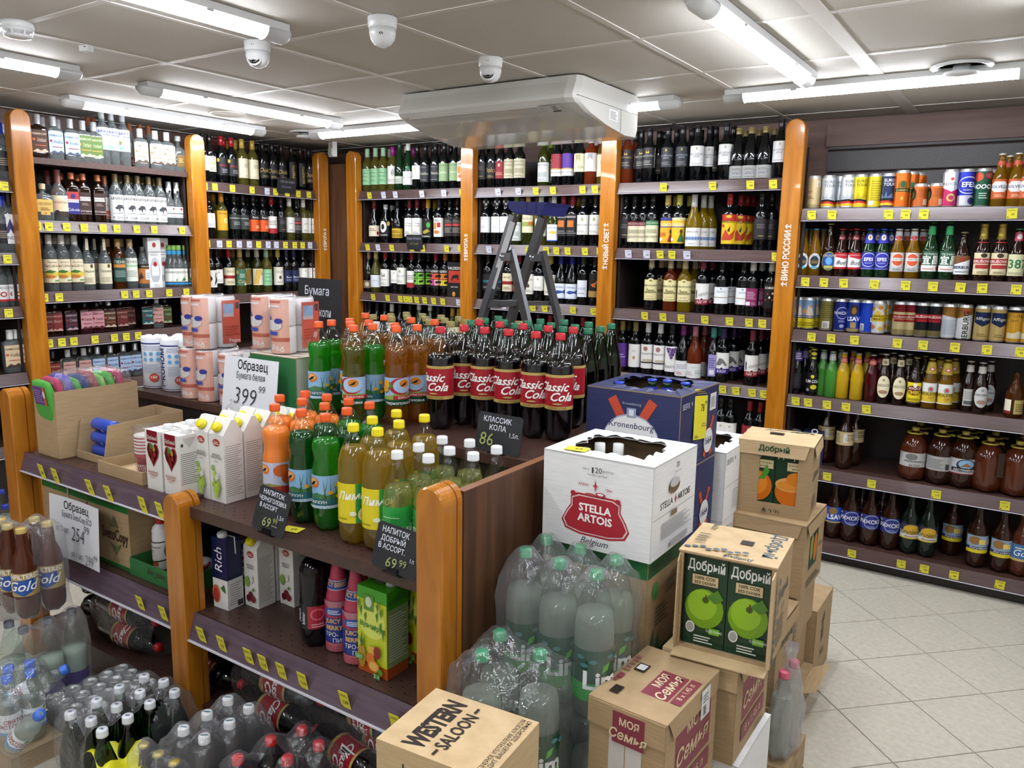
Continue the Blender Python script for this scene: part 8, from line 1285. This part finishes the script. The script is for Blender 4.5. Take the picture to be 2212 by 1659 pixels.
film('f', 'tight clear film over the upper six lime drink bottles', p, .048, .515, .76)
p = row_put('lim2', .1475, 'the lower six lime bottles under the upper pack', 'lime drink bottles'); film('f', 'tight clear film over the lower six lime drink bottles', p, .048, .15, .4, slope=.6, cap=.03)
p = row_put('lim0', .3645, 'the lime bottles behind the lettered box', 'lime drink bottles')
film('f', 'torn crumpled film over the nearest lime drink bottles', p, .046, .37, .3645 + .24, slope=1.1, mt=BAGF)
p = row_put('eva', .0005, 'the pack on the floor at left', 'cloudy water bottles', lambda: .75)
film('f', 'film around the cloudy water bottles on the floor', p, .038, .005, .23, slope=1.25)
for n, (k, x, y) in enumerate(SPOT['blue']): put(k, (x, y, .0005), 0, 'clear water bottle with wide blue cap at the left edge, %s' % ORD[n + 1], 'blue-capped water at the left edge')
p = row_put('gold', .353, 'the beer pack stacked at the left edge', 'brown beer pack at left', lambda: .85 + RNG.uniform(-.2, .2))
film('f', 'torn film around the brown beer bottles at the left edge', p, .0395, .36, .353 + .19, slope=1.1, tear=lambda u, v: u > .2 and v < -.3)
p = row_put('grn', .0005, 'the green water pack', 'green water bottles')
film('f', 'crinkled film over the green water bottles', p, .036, .005, .19, slope=1.3, mt=BAGF, tear=lambda u, v: u > .5 and v < .4 and (u + v) < 1.0)
p = row_put('rdd', .0005, 'the dark red drink pack', 'dark red drinks'); film('f', 'clear film over the dark red drink bottles', p, .042, .005, .215, slope=1.2)
p = row_put('cob', .0005, 'the small cola pack', 'small colas on the floor'); film('f', 'loose film over the small cola bottles at the bottom', p, .04, .005, .2, slope=1.2, mt=BAGF, tear=lambda u, v: abs(u) < .35 and v < .1)
p = row_put('gcb', .0005, 'the gold-capped beers at bottom', 'gold-capped beers'); film('f', 'film over the gold-capped beer bottles at the bottom edge', p, .031, .005, .15, slope=1.3)
slims = [('slm', -2.512 + .0545 * (i), 1.205 + .0545 * j) for j in range(-1, 4) for i in range(4) if not (i == 3 and j < 0)]
SPOT['cans'] = [(k, x, y) for k, x, y in slims]
for n, (k, x, y) in enumerate(slims): put(k, (x, y, .0105), RNG.uniform(0, 6), 'slim silver can in the wrapped tray, %s of the tray' % ORD[n + 1], 'slim cans in a tray')
tray('can_tray', 'brown cardboard tray under the slim silver cans', 'tray', -2.545, -2.315, 1.118, 1.40 - .002, .0005, .04, CARD)
film('f', 'tight film over the slim silver cans', [(x, y, .146) for _, x, y in slims], .027, .02, .135, slope=.3, cap=.022, nx=20, ny=20)
carton('shipping_box', 'low brown tray box under the small water bottles', 'box', -2.60, -2.42, .965, 1.12, 0, .06, CARD, (), (), ())
sv = [(-2.552, 1.035), (-2.532, 1.088), (-2.474, 1.062), (-2.495, 1.004)]
for n, (x, y) in enumerate(sv): put('svi', (x, y, .061), .7 + .3 * n, 'small water bottle with blue cap, %s standing in the bag' % ORD[n + 1], 'small water bottles')
put('svi', (-2.43, .975, .095), 0, 'small water bottle with blue cap leaning out to the right', 'small water bottles', rot=(math.radians(20), math.radians(42), .6))
put('svi', (-2.56, .99, .16), 0, 'small water bottle lying across the others at the left edge', 'small water bottles', rot=(math.radians(-30), math.radians(60), .4))
film('f', 'crumpled clear bag around the small water bottles', [(x, y, .29) for x, y in sv] + [(-2.37, .99, .25)], .035, .01, .2, slope=1.0, mt=BAGF)
# yellow cloth on the gold-capped beers
m = MB(); vs = []; fs = []
for j in range(9):
    for i in range(11): x = -.09 + .018 * i; y = -.06 + .015 * j; vs.append((x, y + .02 * math.sin(i * .5), .02 * math.sin(i * .9 + j * .5) + .012 * math.cos(j * 1.1 - i * .4) + .25 * (x + .09) * .4))
for j in range(8):
    for i in range(10): fs.append((j * 11 + i, j * 11 + i + 1, (j + 1) * 11 + i + 1, (j + 1) * 11 + i))
m.add(vs, fs, 0, None, True); single('yellow_bag', m.mesh('yellow_bag', mat('yellow_sheet', 'c9c41e', .4)), 'crumpled bright yellow sheet at the bottom edge', 'bag', (-1.985, 1.045, .175), -.2)
# lying cola packs on the base deck
def lying(k, x, y, z, ang, label, group, tip=0): return put(k, (x, y, z), 0, label, group, rot=(0, pi / 2 + tip, ang))
for n, (x, y, z, a) in enumerate(((-2.80, 1.475, .180, .03), (-2.81, 1.48, .272, .03), (-2.36, 1.50, .180, .0), (-2.36, 1.50, .272, .0))):
    lying('col', x, y, z, a, 'cola bottle lying on its side, left lower island, %s' % ('bottom of the front pack', 'top of the front pack', 'bottom behind the middle post', 'top behind the middle post')[n], 'colas lying on the base deck')
for n, (x, y, z) in enumerate(((-2.98, 1.5, .18), (-2.98, 1.5, .272), (-2.98, 1.59, .18))):
    put('col', (x, y, z), 0, 'cola bottle lying base outwards at the far left of the deck, %s' % ('lower', 'upper', 'rear')[n], 'colas lying on the base deck', rot=(-pi / 2, 0, .25))
for n, (x, y, z, a) in enumerate(((-1.975, 1.46, .180, .02), (-1.965, 1.475, .272, .02), (-1.63, 1.462, .182, -.16), (-1.60, 1.56, .182, -.1), (-1.62, 1.52, .272, -.1))):
    lying('col', x, y, z, a, 'cola bottle lying on its side, right lower island, %s' % ('bottom of the left pack', 'top of the left pack', 'front of the right pack', 'rear of the right pack', 'top of the right pack')[n], 'colas lying on the base deck')
for n, (x, z) in enumerate(((-2.13, .18), (-2.13, .272))):
    t = lying('gre', x - .23, 1.57, z, .0, 'dark bottle lying behind the middle post, %s' % ('lower', 'upper')[n], 'colas lying on the base deck')
def tubefilm(label, x0, x1, cy, zc, ry, rz_, mt=FILM):
    m = MB(); n = 20; secs = []; vs = []; fs = []; L = 14
    for q in range(L + 1):
        t = q / L; x = x0 + (x1 - x0) * t; k = (.55 + .45 * math.sin(pi * min(max(t, 0.04), .96)) ** .4)
        for i in range(n):
            a = 2 * pi * i / n; s = 1 + .05 * math.sin(3 * a + 5 * t) + .03 * math.sin(7 * a + 11 * t); vs.append((x, cy + ry * k * s * math.copysign(abs(math.cos(a)) ** .75, math.cos(a)), zc + rz_ * k * s * math.copysign(abs(math.sin(a)) ** .75, math.sin(a))))
    for q in range(L):
        for i in range(n): j = (i + 1) % n; fs.append((q * n + i, q * n + j, (q + 1) * n + j, (q + 1) * n + i))
    m.add(vs, fs, 0, None, True); return single('shrink_film', m.mesh('shrink_film', mt), label, 'film', (0, 0, 0), 0, 'clear film around packs')
tubefilm('clear film around the cola pack lying left of the middle post', -2.84, -2.44, 1.50, .229, .075, .092, FILMD); tubefilm('clear film around the cola pack lying right of the middle post', -2.0, -1.64, 1.49, .229, .072, .092, FILMD)
tubefilm('clear film around the cola pack lying near the right end post', -1.64, -1.24, 1.50, .225, .09, .088, FILMD)
m = MB(); m.box(-.03, -.001, -.015, .03, 0, .015, 0, 'd4d4d2'); sheet(m, [LN(-.8, .8, .3, .9, 2, '333', .7)], .06, .03, on_front(-.001, -.015)); single('barcode_sticker', m.mesh('barcode_sticker', PRINT), 'white barcode sticker on film of the lying cola near the end post', 'sticker', (-1.455, 1.405, .215), (-.2, .3, 0))
# plastic bag with pink caps beside the juice boxes
m = MB(); pr_ = [(.03, .0), (.058, .01), (.066, .03), (.069, .06), (.067, .09), (.064, .12), (.058, .15), (.05, .18), (.04, .205), (.03, .222), (.02, .235), (.026, .25), (.034, .262)]; m.rev(pr_, 36)
for i, v in enumerate(m.v): k = 1 + .35 * mnoise.noise(Vector((v[0] * 30, v[1] * 30, v[2] * 22))) + .15 * mnoise.noise(Vector((v[0] * 80, v[1] * 80, v[2] * 60))); m.v[i] = (v[0] * k * .6, v[1] * k * 1.15, v[2] * 1.3 + .01 * mnoise.noise(Vector((v[0] * 60, v[1] * 60, 3))))
single('plastic_bag', m.mesh('plastic_bag', shell('milky_bag', 'f8f8f9', .12, .22, 'e6e4e8', .12, .6, 30)), 'clear plastic bag of drink bottles on the small floor box', 'bag', (-.503, 2.29, .102))
for n, (x, y) in enumerate(((-.512, 2.25), (-.503, 2.33))): put('pnk', (x, y, .108), 0, 'bottle with pink cap inside the clear plastic bag, %s' % ('nearer', 'farther')[n], 'bottles in the plastic bag')
# can multipack at the foot of the beer bay
m = MB(); m.box(-.05, -.035, 0, .05, .035, .175); t = thing('can_multipack', 'navy cardboard multipack of cans with white vertical lettering', 'multipack', (-.985 + .06, YB + .10, SH['B'][4]), .2); link('box_body', m.mesh('box_body', CARDB), t)
m = MB(); sheet(m, [X('ВЫГОДНО', .1, .5, .17, 'e2e4ee', None, rot=pi / 2, b=.03)], .1, .175, on_front(-.035, 0)); link('print', m.mesh('print', PRINT), t)

# ================================================================= ISLAND: PAPER GOODS
PEA = 'e2ab96'
def towel_pack(label, x, y, z, rz=0, deep=2):
    t = thing('paper_towel_pack', label, 'paper towels', (x, y, z), rz, 'peach wrapped paper towel packs'); r = .044
    for q in range(deep):
        for lv in range(2):
            m = MB(); m.rev([(.012, 0), (r - .003, 0), (r, .004), (r, .094), (r - .003, .098), (.012, .098), (.012, .06)], 22); link('paper_roll', env('roll', lambda: m.mesh('paper_roll', mat('tissue', 'e4e0dd', .85))), t, (0, r + q * 2 * r, .001 + lv * .1))
    m = MB()
    it = [R(-1, 0, 1, 1, PEA), X('Реgina', 0, .1, .10, 'ece4e0', .9, sh=-.2, b=.02, rot=pi), R(-1, .22, 1, .29, 'bc5a44'), R(-.9, .93, .5, .97, 'bc5a44'), R(-.9, .85, .4, .89, 'ded6d2'), G([(-.9, .42), (-.2, .42), (-.2, .68), (-.6, .7), (-.9, .66)], '38489a'), E(-.45, .53, .36, .09, 'b9b4b4'), E(.35, .6, .26, .05, '2c3684'), R(-.9, .34, .3, .40, '38489a'), E(0, .52, .55, .1, 'c4bebc')]
    sheet(m, it[:7] + it[9:10] + it[6:7] + it[7:9], 2 * pi * r * .42, .196, lambda u, v, k: ((r + .0008 + .0004 * k) * math.sin(u / r), r - (r + .0008 + .0004 * k) * math.cos(u / r), .003 + v), None, r * .25)
    link('front_wrapper', m.mesh('front_wrapper', GLOSSP), t)
    m = MB(); sheet(m, [R(-1, 0, 1, 1, 'c65a48'), R(-.85, .62, .3, .92, '8aa0c0'), R(-.85, .62, .3, .7, 'b9a8a8'), R(.5, .8, .9, .95, '4a4a50'), LN(-.8, .8, .2, .45, 4, 'a84a3c'), X('Реgina', .3, .06, .08, 'ece4e0', .8, sh=-.2)], r * 2 * .95, .17, on_right(r + .0015, .016, y=r + (deep - 1) * 2 * r)); link('side_wrapper', m.mesh('side_wrapper', GLOSSP), t)
    n = 28; m = MB(); vs = []
    L = (deep - 1) * 2 * r
    for z_ in (.0, .004, .1, .197, .2015):
        for i in range(n):
            a = 2 * pi * i / n; c, s = math.cos(a), math.sin(a); k = (r + .003) * (1 + .02 * math.sin(6 * a + 30 * z_)) * (.93 if z_ in (.0, .2015) else 1)
            vs.append((k * c, r + (L if s > 0 else 0) + k * s, z_ + (.004 * math.sin(5 * a) if z_ > .2 else 0)))
    fs = [(q * n + i, q * n + (i + 1) % n, (q + 1) * n + (i + 1) % n, (q + 1) * n + i) for q in range(4) for i in range(n)] + [tuple(4 * n + i for i in range(n))]
    m.add(vs, fs, 0, None, True); link('film_wrap', m.mesh('film_wrap', FILMD), t)
zl, zu = .9855, 1.190
for n, x in enumerate((-2.79, -2.685, -2.548)): towel_pack('peach paper towel pack in the lower tier, %s' % ('leftmost', 'middle', 'beside the price sheet')[n], x, 1.85, zl)
for n, (x, y, z) in enumerate(((-2.80, 1.875, zu), (-2.705, 1.855, zu), (-2.47, 1.95, 1.203), (-2.30, 1.90, 1.203))): towel_pack('peach paper towel pack in the upper tier, %s' % ('leftmost', 'second from left', 'third from left', 'rightmost by the soda bottles')[n], x, y, z, 0, 2)
towel_pack('peach paper towel pack at the back of the upper tier', -2.60, 2.08, zu); towel_pack('peach paper towel pack at the back of the lower tier', -2.62, 2.06, zl)
carton('paper_box', 'green and white copy paper box behind the price sheet', 'box', -2.415, -2.165, 1.88, 2.12, .986, 1.2, mat('green_paper_box', '2a6a3c', .5), (), [R(-1, 0, 1, 1, 'd0cec2'), X('SvetoCopy', 0, .35, .15, '2c3a30', None, rot=-pi / 2, b=.02), G([(-.2, .62), (.3, .62), (.05, .9)], '2c4a34'), G([(-.5, .6), (-.1, .6), (-.3, .82)], '2c4a34')], [R(-1, 0, 1, 1, 'c9c4b4'), LN(-.9, .9, .1, .9, 4, 'a88a80')])
# kitchen rolls
t_ = MB(); t_.rev([(.018, .0), (.051, 0), (.055, .004), (.055, .212), (.05, .218), (.02, .22), (.018, .2)], 26)
for i, v in enumerate(t_.v):
    if v[2] > .2: t_.v[i] = (v[0], v[1], v[2] + .004 * math.sin(7 * math.atan2(v[1], v[0])))
rl = t_.mesh('paper_roll', mat('white_film_roll', 'd4d6d8', .35)); m = MB()
it = [R(-1, 0, 1, .012, '2a3a78'), R(-1, .90, 1, .93, '2a3a78'), X('ЭКОНОМ', -.62, .46, .13, '26356e', None, rot=pi / 2, b=.03), R(-.95, .1, -.82, .86, 'b0442c'), X('УНИВЕРСАЛЬНЫЕ', .25, .85, .035, '3a5a9a', .5), X('ПОЛОТЕНЦА', .25, .79, .045, '3a5a9a', .5)] + [E(x, y, .1, .04, '5aa0d0') for x in (-.1, .25, .6) for y in (.58, .7)] + [LN(-.2, .7, .3, .5, 6, 'a0a8b8'), E(.35, .2, .24, .09, 'a84030'), X('150', .35, .21, .06, 'f0e8e4', .18, b=.02)]
sheet(m, it, .15, .2, on_cyl(.0552, .008), None, .014); pr = m.mesh('wrapper_print', GLOSSP)
for n, (x, y, a) in enumerate(((-3.12, 1.945, .35), (-2.99, 1.95, .75), (-3.06, 2.05, .5), (-2.93, 2.055, .6), (-2.87, 1.955, .9))):
    t = thing('kitchen_roll', 'white kitchen roll with blue lettering, %s' % ('leftmost in front', 'second in front', 'rear left', 'rear right', 'half hidden by the peach packs')[n], 'paper roll', (x, y, zl), a, 'white kitchen rolls'); link('paper_roll', rl, t); link('wrapper_print', pr, t)
# signs
def sheet_sign(name, label, cat, loc, rot, w, h, mt, items, thick=.0015, clip_=False, bend=0):
    t = thing(name, label, cat, loc, rot); m = MB()
    if bend:
        n = 10; vs = []
        for i in range(n + 1):
            u = -w / 2 + w * i / n; y = -bend * math.sin(pi * i / n)
            vs += [(u, y, 0), (u, y, h)]
        m.add(vs, [(2 * i, 2 * i + 2, 2 * i + 3, 2 * i + 1) for i in range(n)], 0, None, True)
        link('sheet', m.mesh('sheet', mt), t); p = MB(); sheet(p, items, w, h, lambda u, v, k: (u, -bend * math.sin(pi * (u + w / 2) / w) - .0007 * (k + 1), v), None, w / 14); link('lettering', p.mesh('lettering', PRINT), t)
    else:
        r = .008; poly = [(-w / 2 + r, 0), (w / 2 - r, 0), (w / 2, r), (w / 2, h - r), (w / 2 - r, h), (-w / 2 + r, h), (-w / 2, h - r), (-w / 2, r)]
        m.prism(poly, 0, thick); link('board', m.mesh('board', mt), t); p = MB(); sheet(p, items, w, h, on_front(-.0002, 0)); link('lettering', p.mesh('lettering', PRINT), t)
    if clip_:
        m = MB(); m.box(-.018, -.004, -.002, .018, .006, .012); m.box(-.03, -.006, -.004, .03, .02, -.001); link('clip', m.mesh('clip', BLACKP), t)
    return t
PAPER = mat('white_paper', 'd6d7da', .55); HW = '2a2c34'; WC = 'd8dce6'; YC = '9aa062'
sheet_sign('price_sheet', 'white paper sign with handwritten 399 before the towel packs', 'sign', (-2.36, 1.815, .965), (math.radians(-7), 0, 0), .30, .225, PAPER, [X('Образец', .1, .86, .15, '22242a', .55, b=.015), X('Бумага белая', .05, .69, .11, '33363c', .52), X('399', -.1, .37, .29, HW, .42, sh=.15, b=-.012), X('99', .5, .52, .12, HW, .16, sh=.1, b=-.01)], bend=.004)
sheet_sign('price_sheet', 'white paper sign with handwritten 254 on the paper boxes', 'sign', (-2.745, 1.355, .475), (math.radians(-3), 0, .02), .315, .225, PAPER, [X('Образец', .05, .86, .13, '22242a', .5, b=.015), X('Бумага SvetoCopy ECO', .08, .71, .1, '33363c', .6), X('от 5 шт.', -.5, .47, .09, '33363c', .25), X('254', .1, .45, .24, HW, .26, sh=.1, b=-.012), X('99', .48, .58, .13, HW, .11, sh=.1, b=-.01), X('за 1 шт.', .08, .12, .09, '33363c', .25), X('299', .6, .11, .17, HW, .17, sh=.1, b=-.012), X('99', .88, .2, .09, HW, .09)], bend=-.008)
sheet_sign('chalk_sign', 'black chalk sign with yellow 69 leaning before the orange sodas', 'sign', (-1.735, 1.382, .800), (math.radians(-16), math.radians(3), -.05), .14, .125, CHALK, [X('НАПИТОК', -.05, .88, .11, WC, .7, b=.01), X('ЧЕРНОГОЛОВКА', -.02, .72, .1, WC, .85, b=.01), X('В АССОРТ', -.2, .57, .1, WC, .55, b=.01), X('1,5л', .65, .42, .1, WC, .2), X('69', -.1, .24, .22, YC, .35, sh=.1), X('99', .4, .32, .12, YC, .25), R(.25, .2, .6, .215, YC)], clip_=True)
sheet_sign('chalk_sign', 'black chalk sign with yellow 69 beside the right end post', 'sign', (-1.262, 1.380, .802), (math.radians(-14), math.radians(2), -.04), .152, .115, CHALK, [X('НАПИТОК', -.15, .86, .13, WC, .6, b=.01), X('ДОБРЫЙ', -.2, .68, .12, WC, .6, b=.01), X('В АССОРТ.', -.2, .5, .12, WC, .6, b=.01), X('1л', .75, .38, .1, WC, .15), X('69', -.1, .2, .24, YC, .35, sh=.1), X('99', .4, .26, .16, YC, .3)], clip_=True)
sheet_sign('chalk_sign', 'black chalk sign with 86 standing before the colas', 'sign', (-1.285, 1.858, 1.003), (math.radians(-10), 0, -.05), .165, .115, CHALK, [X('КЛАССИК', -.1, .84, .14, WC, .62, b=.01), X('КОЛА', -.05, .64, .14, WC, .4, b=.01), X('1,5л.', .7, .5, .12, WC, .3), X('86', -.5, .32, .34, YC, .35, sh=.1)], clip_=True)
sheet_sign('chalk_sign', 'large chalk board standing behind the upper towel packs', 'sign', (-2.56, 2.33, .987), (math.radians(-4), 0, -.12), .31, .47, CHALK, [X('Бумага', -.12, .88, .08, WC, .55, b=.005), X('Светокопи', -.05, .70, .08, WC, .6, b=.005)])
sheet_sign('chalk_sign', 'small dim chalk card on the rail left of the corner', 'sign', (XL + .032, 3.795, 1.945), (math.radians(8), 0, pi / 2), .165, .10, CHALK, [X('-15% на вино', 0, .75, .18, '8d9098', .8), X('Италия', 0, .4, .18, '6a6f8c', .6)])
sheet_sign('chalk_sign', 'small dim chalk card on the rail right of the corner', 'sign', (-3.575, YB - .034, 1.575), (math.radians(8), 0, 0), .14, .10, CHALK, [X('Вино Италия', 0, .75, .18, '8d9098', .85), X('от 2 шт', 0, .4, .16, '8d8a62', .6)])
# open cardboard trays on the left front shelf
zf = .809
t = tray('cloth_box', 'tall brown box full of folded microfibre cloths', 'box', -3.065, -2.912, 1.415, 1.73, zf, .25, CARD, backh=.25, inm=CARDIN)
CLC = ['4a9a3c', 'a83a5a', '5a4a9a', '3f8f3a', '23306a', '8a3a44', '6aa84c']
for n in range(9):
    y = 1.44 + .032 * n; g = CLC[n % 7]; mm = mat('cloth_' + g, g, .95)
    tt = thing('microfibre_cloth', '%s folded microfibre cloth, %s from the front in the tall box' % (('green', 'crimson', 'violet', 'dark green', 'navy', 'maroon', 'light green')[n % 7], ORD[n + 1]), 'cloth', (-2.988, y, zf + .06 + .008 * (n % 3)), (math.radians(8), 0, RNG.uniform(-.05, .05)), 'folded microfibre cloths')
    m = MB(); m.rev([(.062, .010, 0, 4), (.066, .013, .02, 4), (.066, .014, .19, 4), (.06, .011, .222, 3), (.03, .004, .23, 2)], 20); link('fold', m.mesh('fold', mm), tt)
    m = MB(); sheet(m, [R(-1, 0, 1, 1, '5a3a86'), LN(-.8, .5, .15, .85, 6, '8d78b0'), R(.6, 0, 1, 1, 'c2662c'), E(.75, .6, .18, .2, 'e0dcd4')], .09, .07, on_front(-.0142, .14)); link('paper_band', m.mesh('paper_band', GLOSSP), tt)
m = MB(); m.rev([(.07, .14, .0, 5), (.074, .15, .05, 5), (.07, .145, .085, 4), (.04, .10, .105, 3), (.0, .0, .112, 2)], 26)
for i, v in enumerate(m.v): m.v[i] = (v[0] * (1 + .04 * math.sin(40 * v[1])), v[1] * (1 + .03 * math.sin(60 * v[0])), v[2] + .006 * math.sin(70 * v[0] + 40 * v[1]))
single('plastic_wrap', m.mesh('plastic_wrap', BAGF), 'clear plastic wrap over the folded cloths', 'film', (-2.988, 1.575, zf + .205))
t = tray('roll_box', 'brown open box with blue bag rolls', 'box', -2.898, -2.715, 1.47, 1.79, zf, .03, CARD, backh=.15, inm=CARDIN, sideh=.14)
BR = []
m = MB(); m.rev([(.01, 0), (.022, 0), (.0235, .003), (.0235, .125), (.022, .128), (.01, .128)], 20, 0, '2a46a8'); sheet(m, [R(-1, .3, 1, .9, '26388c'), R(-1, .5, .4, .6, 'd0d4e4'), R(-1, .15, 1, .25, 'a83040'), LN(-.8, .6, .65, .8, 2, 'c0c8e0')], .08, .12, on_cyl(.0236, .004), None, .006); rm = m.mesh('roll', GLOSSP)
sp = [(-2.785, 1.52, .03), (-2.785, 1.52, .078), (-2.785, 1.525, .125), (-2.785, 1.60, .035), (-2.785, 1.65, .05), (-2.785, 1.70, .06), (-2.785, 1.745, .07)]
for n, (x, y, z) in enumerate(sp):
    t = thing('bag_roll', 'blue roll of bin bags, %s' % ('lowest of the front three', 'middle of the front three', 'top of the front three', 'first of the rear row', 'second of the rear row', 'third of the rear row', 'last of the rear row')[n], 'bag roll', (x - .064, y, zf + z), (0, pi / 2, 0), 'blue bag rolls'); o = link('roll', rm, t, None, (0, 0, pi / 2 + .6))
t = tray('cup_tray', 'low brown tray with paper cups', 'tray', -2.655, -2.388, 1.415, 1.64, zf, .042, CARD, inm=CARD2)
CU = [(.026, 0), (.028, .001), (.036, .075), (.0378, .077), (.0378, .081), (.035, .081), (.027, .006), (0, .006)]
def cup(label, loc, rot):
    t = thing('paper_cup_stack', label, 'cups', loc, rot, 'red paper cups in clear sleeves'); z = 0
    m = MB(); m.rev(CU, 22, 0, 'a8283a'); sheet(m, [R(-.45, .15, .45, .75, 'e4e0da'), X('К&Б', 0, .45, .35, 'a8283a', .4, b=.02)] + [E(x, y, .06, .06, 'c86a74') for x, y in ((-.8, .3), (.7, .7), (-.6, .85), (.85, .2))], .07, .05, on_cone(.0295, .034, .012, .05), None, .008); link('paper_cup', m.mesh('paper_cup', GLOSSP), t)
    for k in range(1, 7):
        m = MB(); m.rev([(.0362, .068), (.0375, .075)], 22, 0, 'a8283a'); m.rev([(.0375, .075), (.0385, .078), (.0375, .082), (.035, .082)], 22, 0, 'd8d2ca'); link('paper_cup', env('cupk', lambda: m.mesh('paper_cup', GLOSSP)), t, (0, 0, .011 * k))
    m = MB(); m.rev([(.03, -.002), (.032, .0), (.0405, .08), (.041, .15), (.036, .165), (.046, .175)], 20)
    for i, v in enumerate(m.v): a = math.atan2(v[1], v[0]); k = 1 + .05 * math.sin(6 * a + 50 * v[2]) * (v[2] > .1) + .02 * math.sin(9 * a); m.v[i] = (v[0] * k, v[1] * k, v[2])
    link('sleeve', m.mesh('sleeve', BAGF), t)
cup('stack of red and white paper cups standing in the low tray', (-2.452, 1.475, zf + .005), .3); cup('stack of red and white paper cups lying askew behind the cherry cartons', (-2.40, 1.70, zf + .07), (math.radians(-20), math.radians(28), .3))
cup('stack of red and white paper cups lying low behind the cherry cartons', (-2.47, 1.72, zf + .04), (0, math.radians(82), .2))
m = MB(); m.box(-.05, -.03, 0, .05, .03, .10); single('wipes_pack', m.mesh('wipes_pack', mat('mint_pack', '8fc0b4', .4)), 'mint green pack behind the cherry juice cartons', 'pack', (-2.50, 1.60, zf + .004), .3)
# copy paper boxes on the left mid shelf
for n, (x0, x1) in enumerate(((-3.095, -2.782), (-2.775, -2.515))):
    carton('paper_box', 'brown copy paper box with green band on the island, %s' % ('left, beside the post', 'right, behind the paper sign')[n], 'box', x0, x1, 1.432, 1.70, .4675, .735, CARD, [R(-1, .78, 1, 1, '1f6a2c'), R(-1, 0, 1, .05, '1f6a2c'), X('SvetoCopy', 0, .88, .09, '4a3420', .4, b=.02), X('SvetoCopy', .3, .42, .16, '3c2c20', .62, b=.02), G([(.0, .34), (.3, .16), (.6, .34), (.3, .28)], '5a6a3c'), X('ECO', .3, .1, .05, '5a6a3c', .2), G([(.1, .55), (.3, .7), (.5, .55)], '6a6a48')], (), (), group='copy paper boxes on the island')
m = MB(); m.box(-.003, -.001, 0, .003, 0, .262); single('packing_strap', m.mesh('packing_strap', mat('strap', 'b9b4a8', .3)), 'pale packing strap across the left copy paper box', 'strap', (-2.905, 1.4305, .4685))
m = MB(); m.rev([(.05, .035, 0, 3), (.056, .04, .06, 3), (.05, .036, .15, 3), (.03, .02, .17, 2)], 18); single('gift_bag', m.mesh('gift_bag', noisy(mat('checked_bag', rough=.7), '6a1f1f', 'c9c2ba', (1, 1, 1), 90, 1, 0, .45, .55)), 'red white checked bundle in shade behind the middle post', 'bundle', (-2.16, 1.62, .4535))

# ================================================================= STEPLADDER
lad = thing('stepladder', 'grey metal stepladder with blue top behind the island', 'ladder', (-2.0, 3.2, 0), 0)
def lq_(x, y, z): f = (3.2 + y) / 3.2; return ((-2 + x) * f + 2, y, 1.6 + (z - 1.6) * f)
for top, bot, y0, y1 in (((-.130, 1.75), (-.735, 0), -.10, -.2), ((.035, 1.74), (-.57, 0), .09, .19)):
    m = MB(); a, b = Vector(lq_(top[0], y0, top[1])), Vector(lq_(top[0] - .179, y0 - .03 * (1 if y0 < 0 else -1), top[1] - .50)); b = a + (b - a) * (a.z / (a.z - b.z)); m.bar(a, b, .03, .042); link('front_stile', m.mesh('front_stile', ALU), lad)
for top, bot, y0, y1 in (((-.145, 1.585), (.16, 0), -.11, -.2), ((.035, 1.585), (.40, 0), .08, .19)):
    m = MB(); a, b = Vector(lq_(top[0], y0, top[1])), Vector(lq_(top[0] + .098, y0 - .03 * (1 if y0 < 0 else -1), top[1] - .325)); b = a + (b - a) * (a.z / (a.z - b.z)); m.bar(a, b, .022, .042); link('rear_stile', m.mesh('rear_stile', ALU), lad)
m = MB(); m.prism([(-.085, 1.81), (.125, 1.80), (.11, 1.785), (.09, 1.745), (-.045, 1.75), (-.08, 1.775)], -.12, .10); link('top_tray', m.mesh('top_tray', BLUEP), lad)
for q in (.0, .05): m = MB(); m.box(q - .018, -.123, 1.755, q + .018, -.12, 1.80); link('tray_rib', m.mesh('tray_rib', BLUEP), lad)
for x, z, y in ((-.195, 1.555, -.135), (-.025, 1.555, .05)):
    m = MB(); m.rev([(.012, -.006), (.014, 0), (.01, .008), (0, .009)], 12); m.box(-.006, -.018, -.012, .045, .018, .002); link('hinge', m.mesh('hinge', mat('hinge_steel', 'a9acb0', .25, metal=.9)), lad, lq_(x, y, z), (pi / 2, 0, 0))
for z in (1.33, 1.06, .79, .52, .26):
    k = (1.75 - z) * .3457; m = MB(); q0, q1 = lq_(-.14 - k, -.13, z), lq_(.03 - k, .12, z); m.add([(q0[0], -.14, z - .012), (q0[0] + .07, -.14, z - .012), (q1[0] + .05, .12, z - .012), (q1[0] - .02, .12, z - .012), (q0[0], -.14, z + .012), (q0[0] + .07, -.14, z + .012), (q1[0] + .05, .12, z + .012), (q1[0] - .02, .12, z + .012)], [(3, 2, 1, 0), (4, 5, 6, 7), (0, 1, 5, 4), (1, 2, 6, 5), (2, 3, 7, 6), (3, 0, 4, 7)]); link('tread', m.mesh('tread', ALU), lad)
m = MB(); m.bar(lq_(-.10, -.13, 1.335), lq_(.09, .12, 1.345), .03, .02); m.bar(lq_(-.28, -.13, 1.33), lq_(-.10, -.13, 1.335), .012, .02); link('brace', m.mesh('brace', ALU), lad)
m = MB(); m.bar(Vector(lq_(-.137, -.124, 1.72)), Vector(lq_(-.252, -.14, 1.40)), .03, .0015, 0, 'c4c4c2'); link('instruction_sticker', m.mesh('instruction_sticker', PRINT), lad)
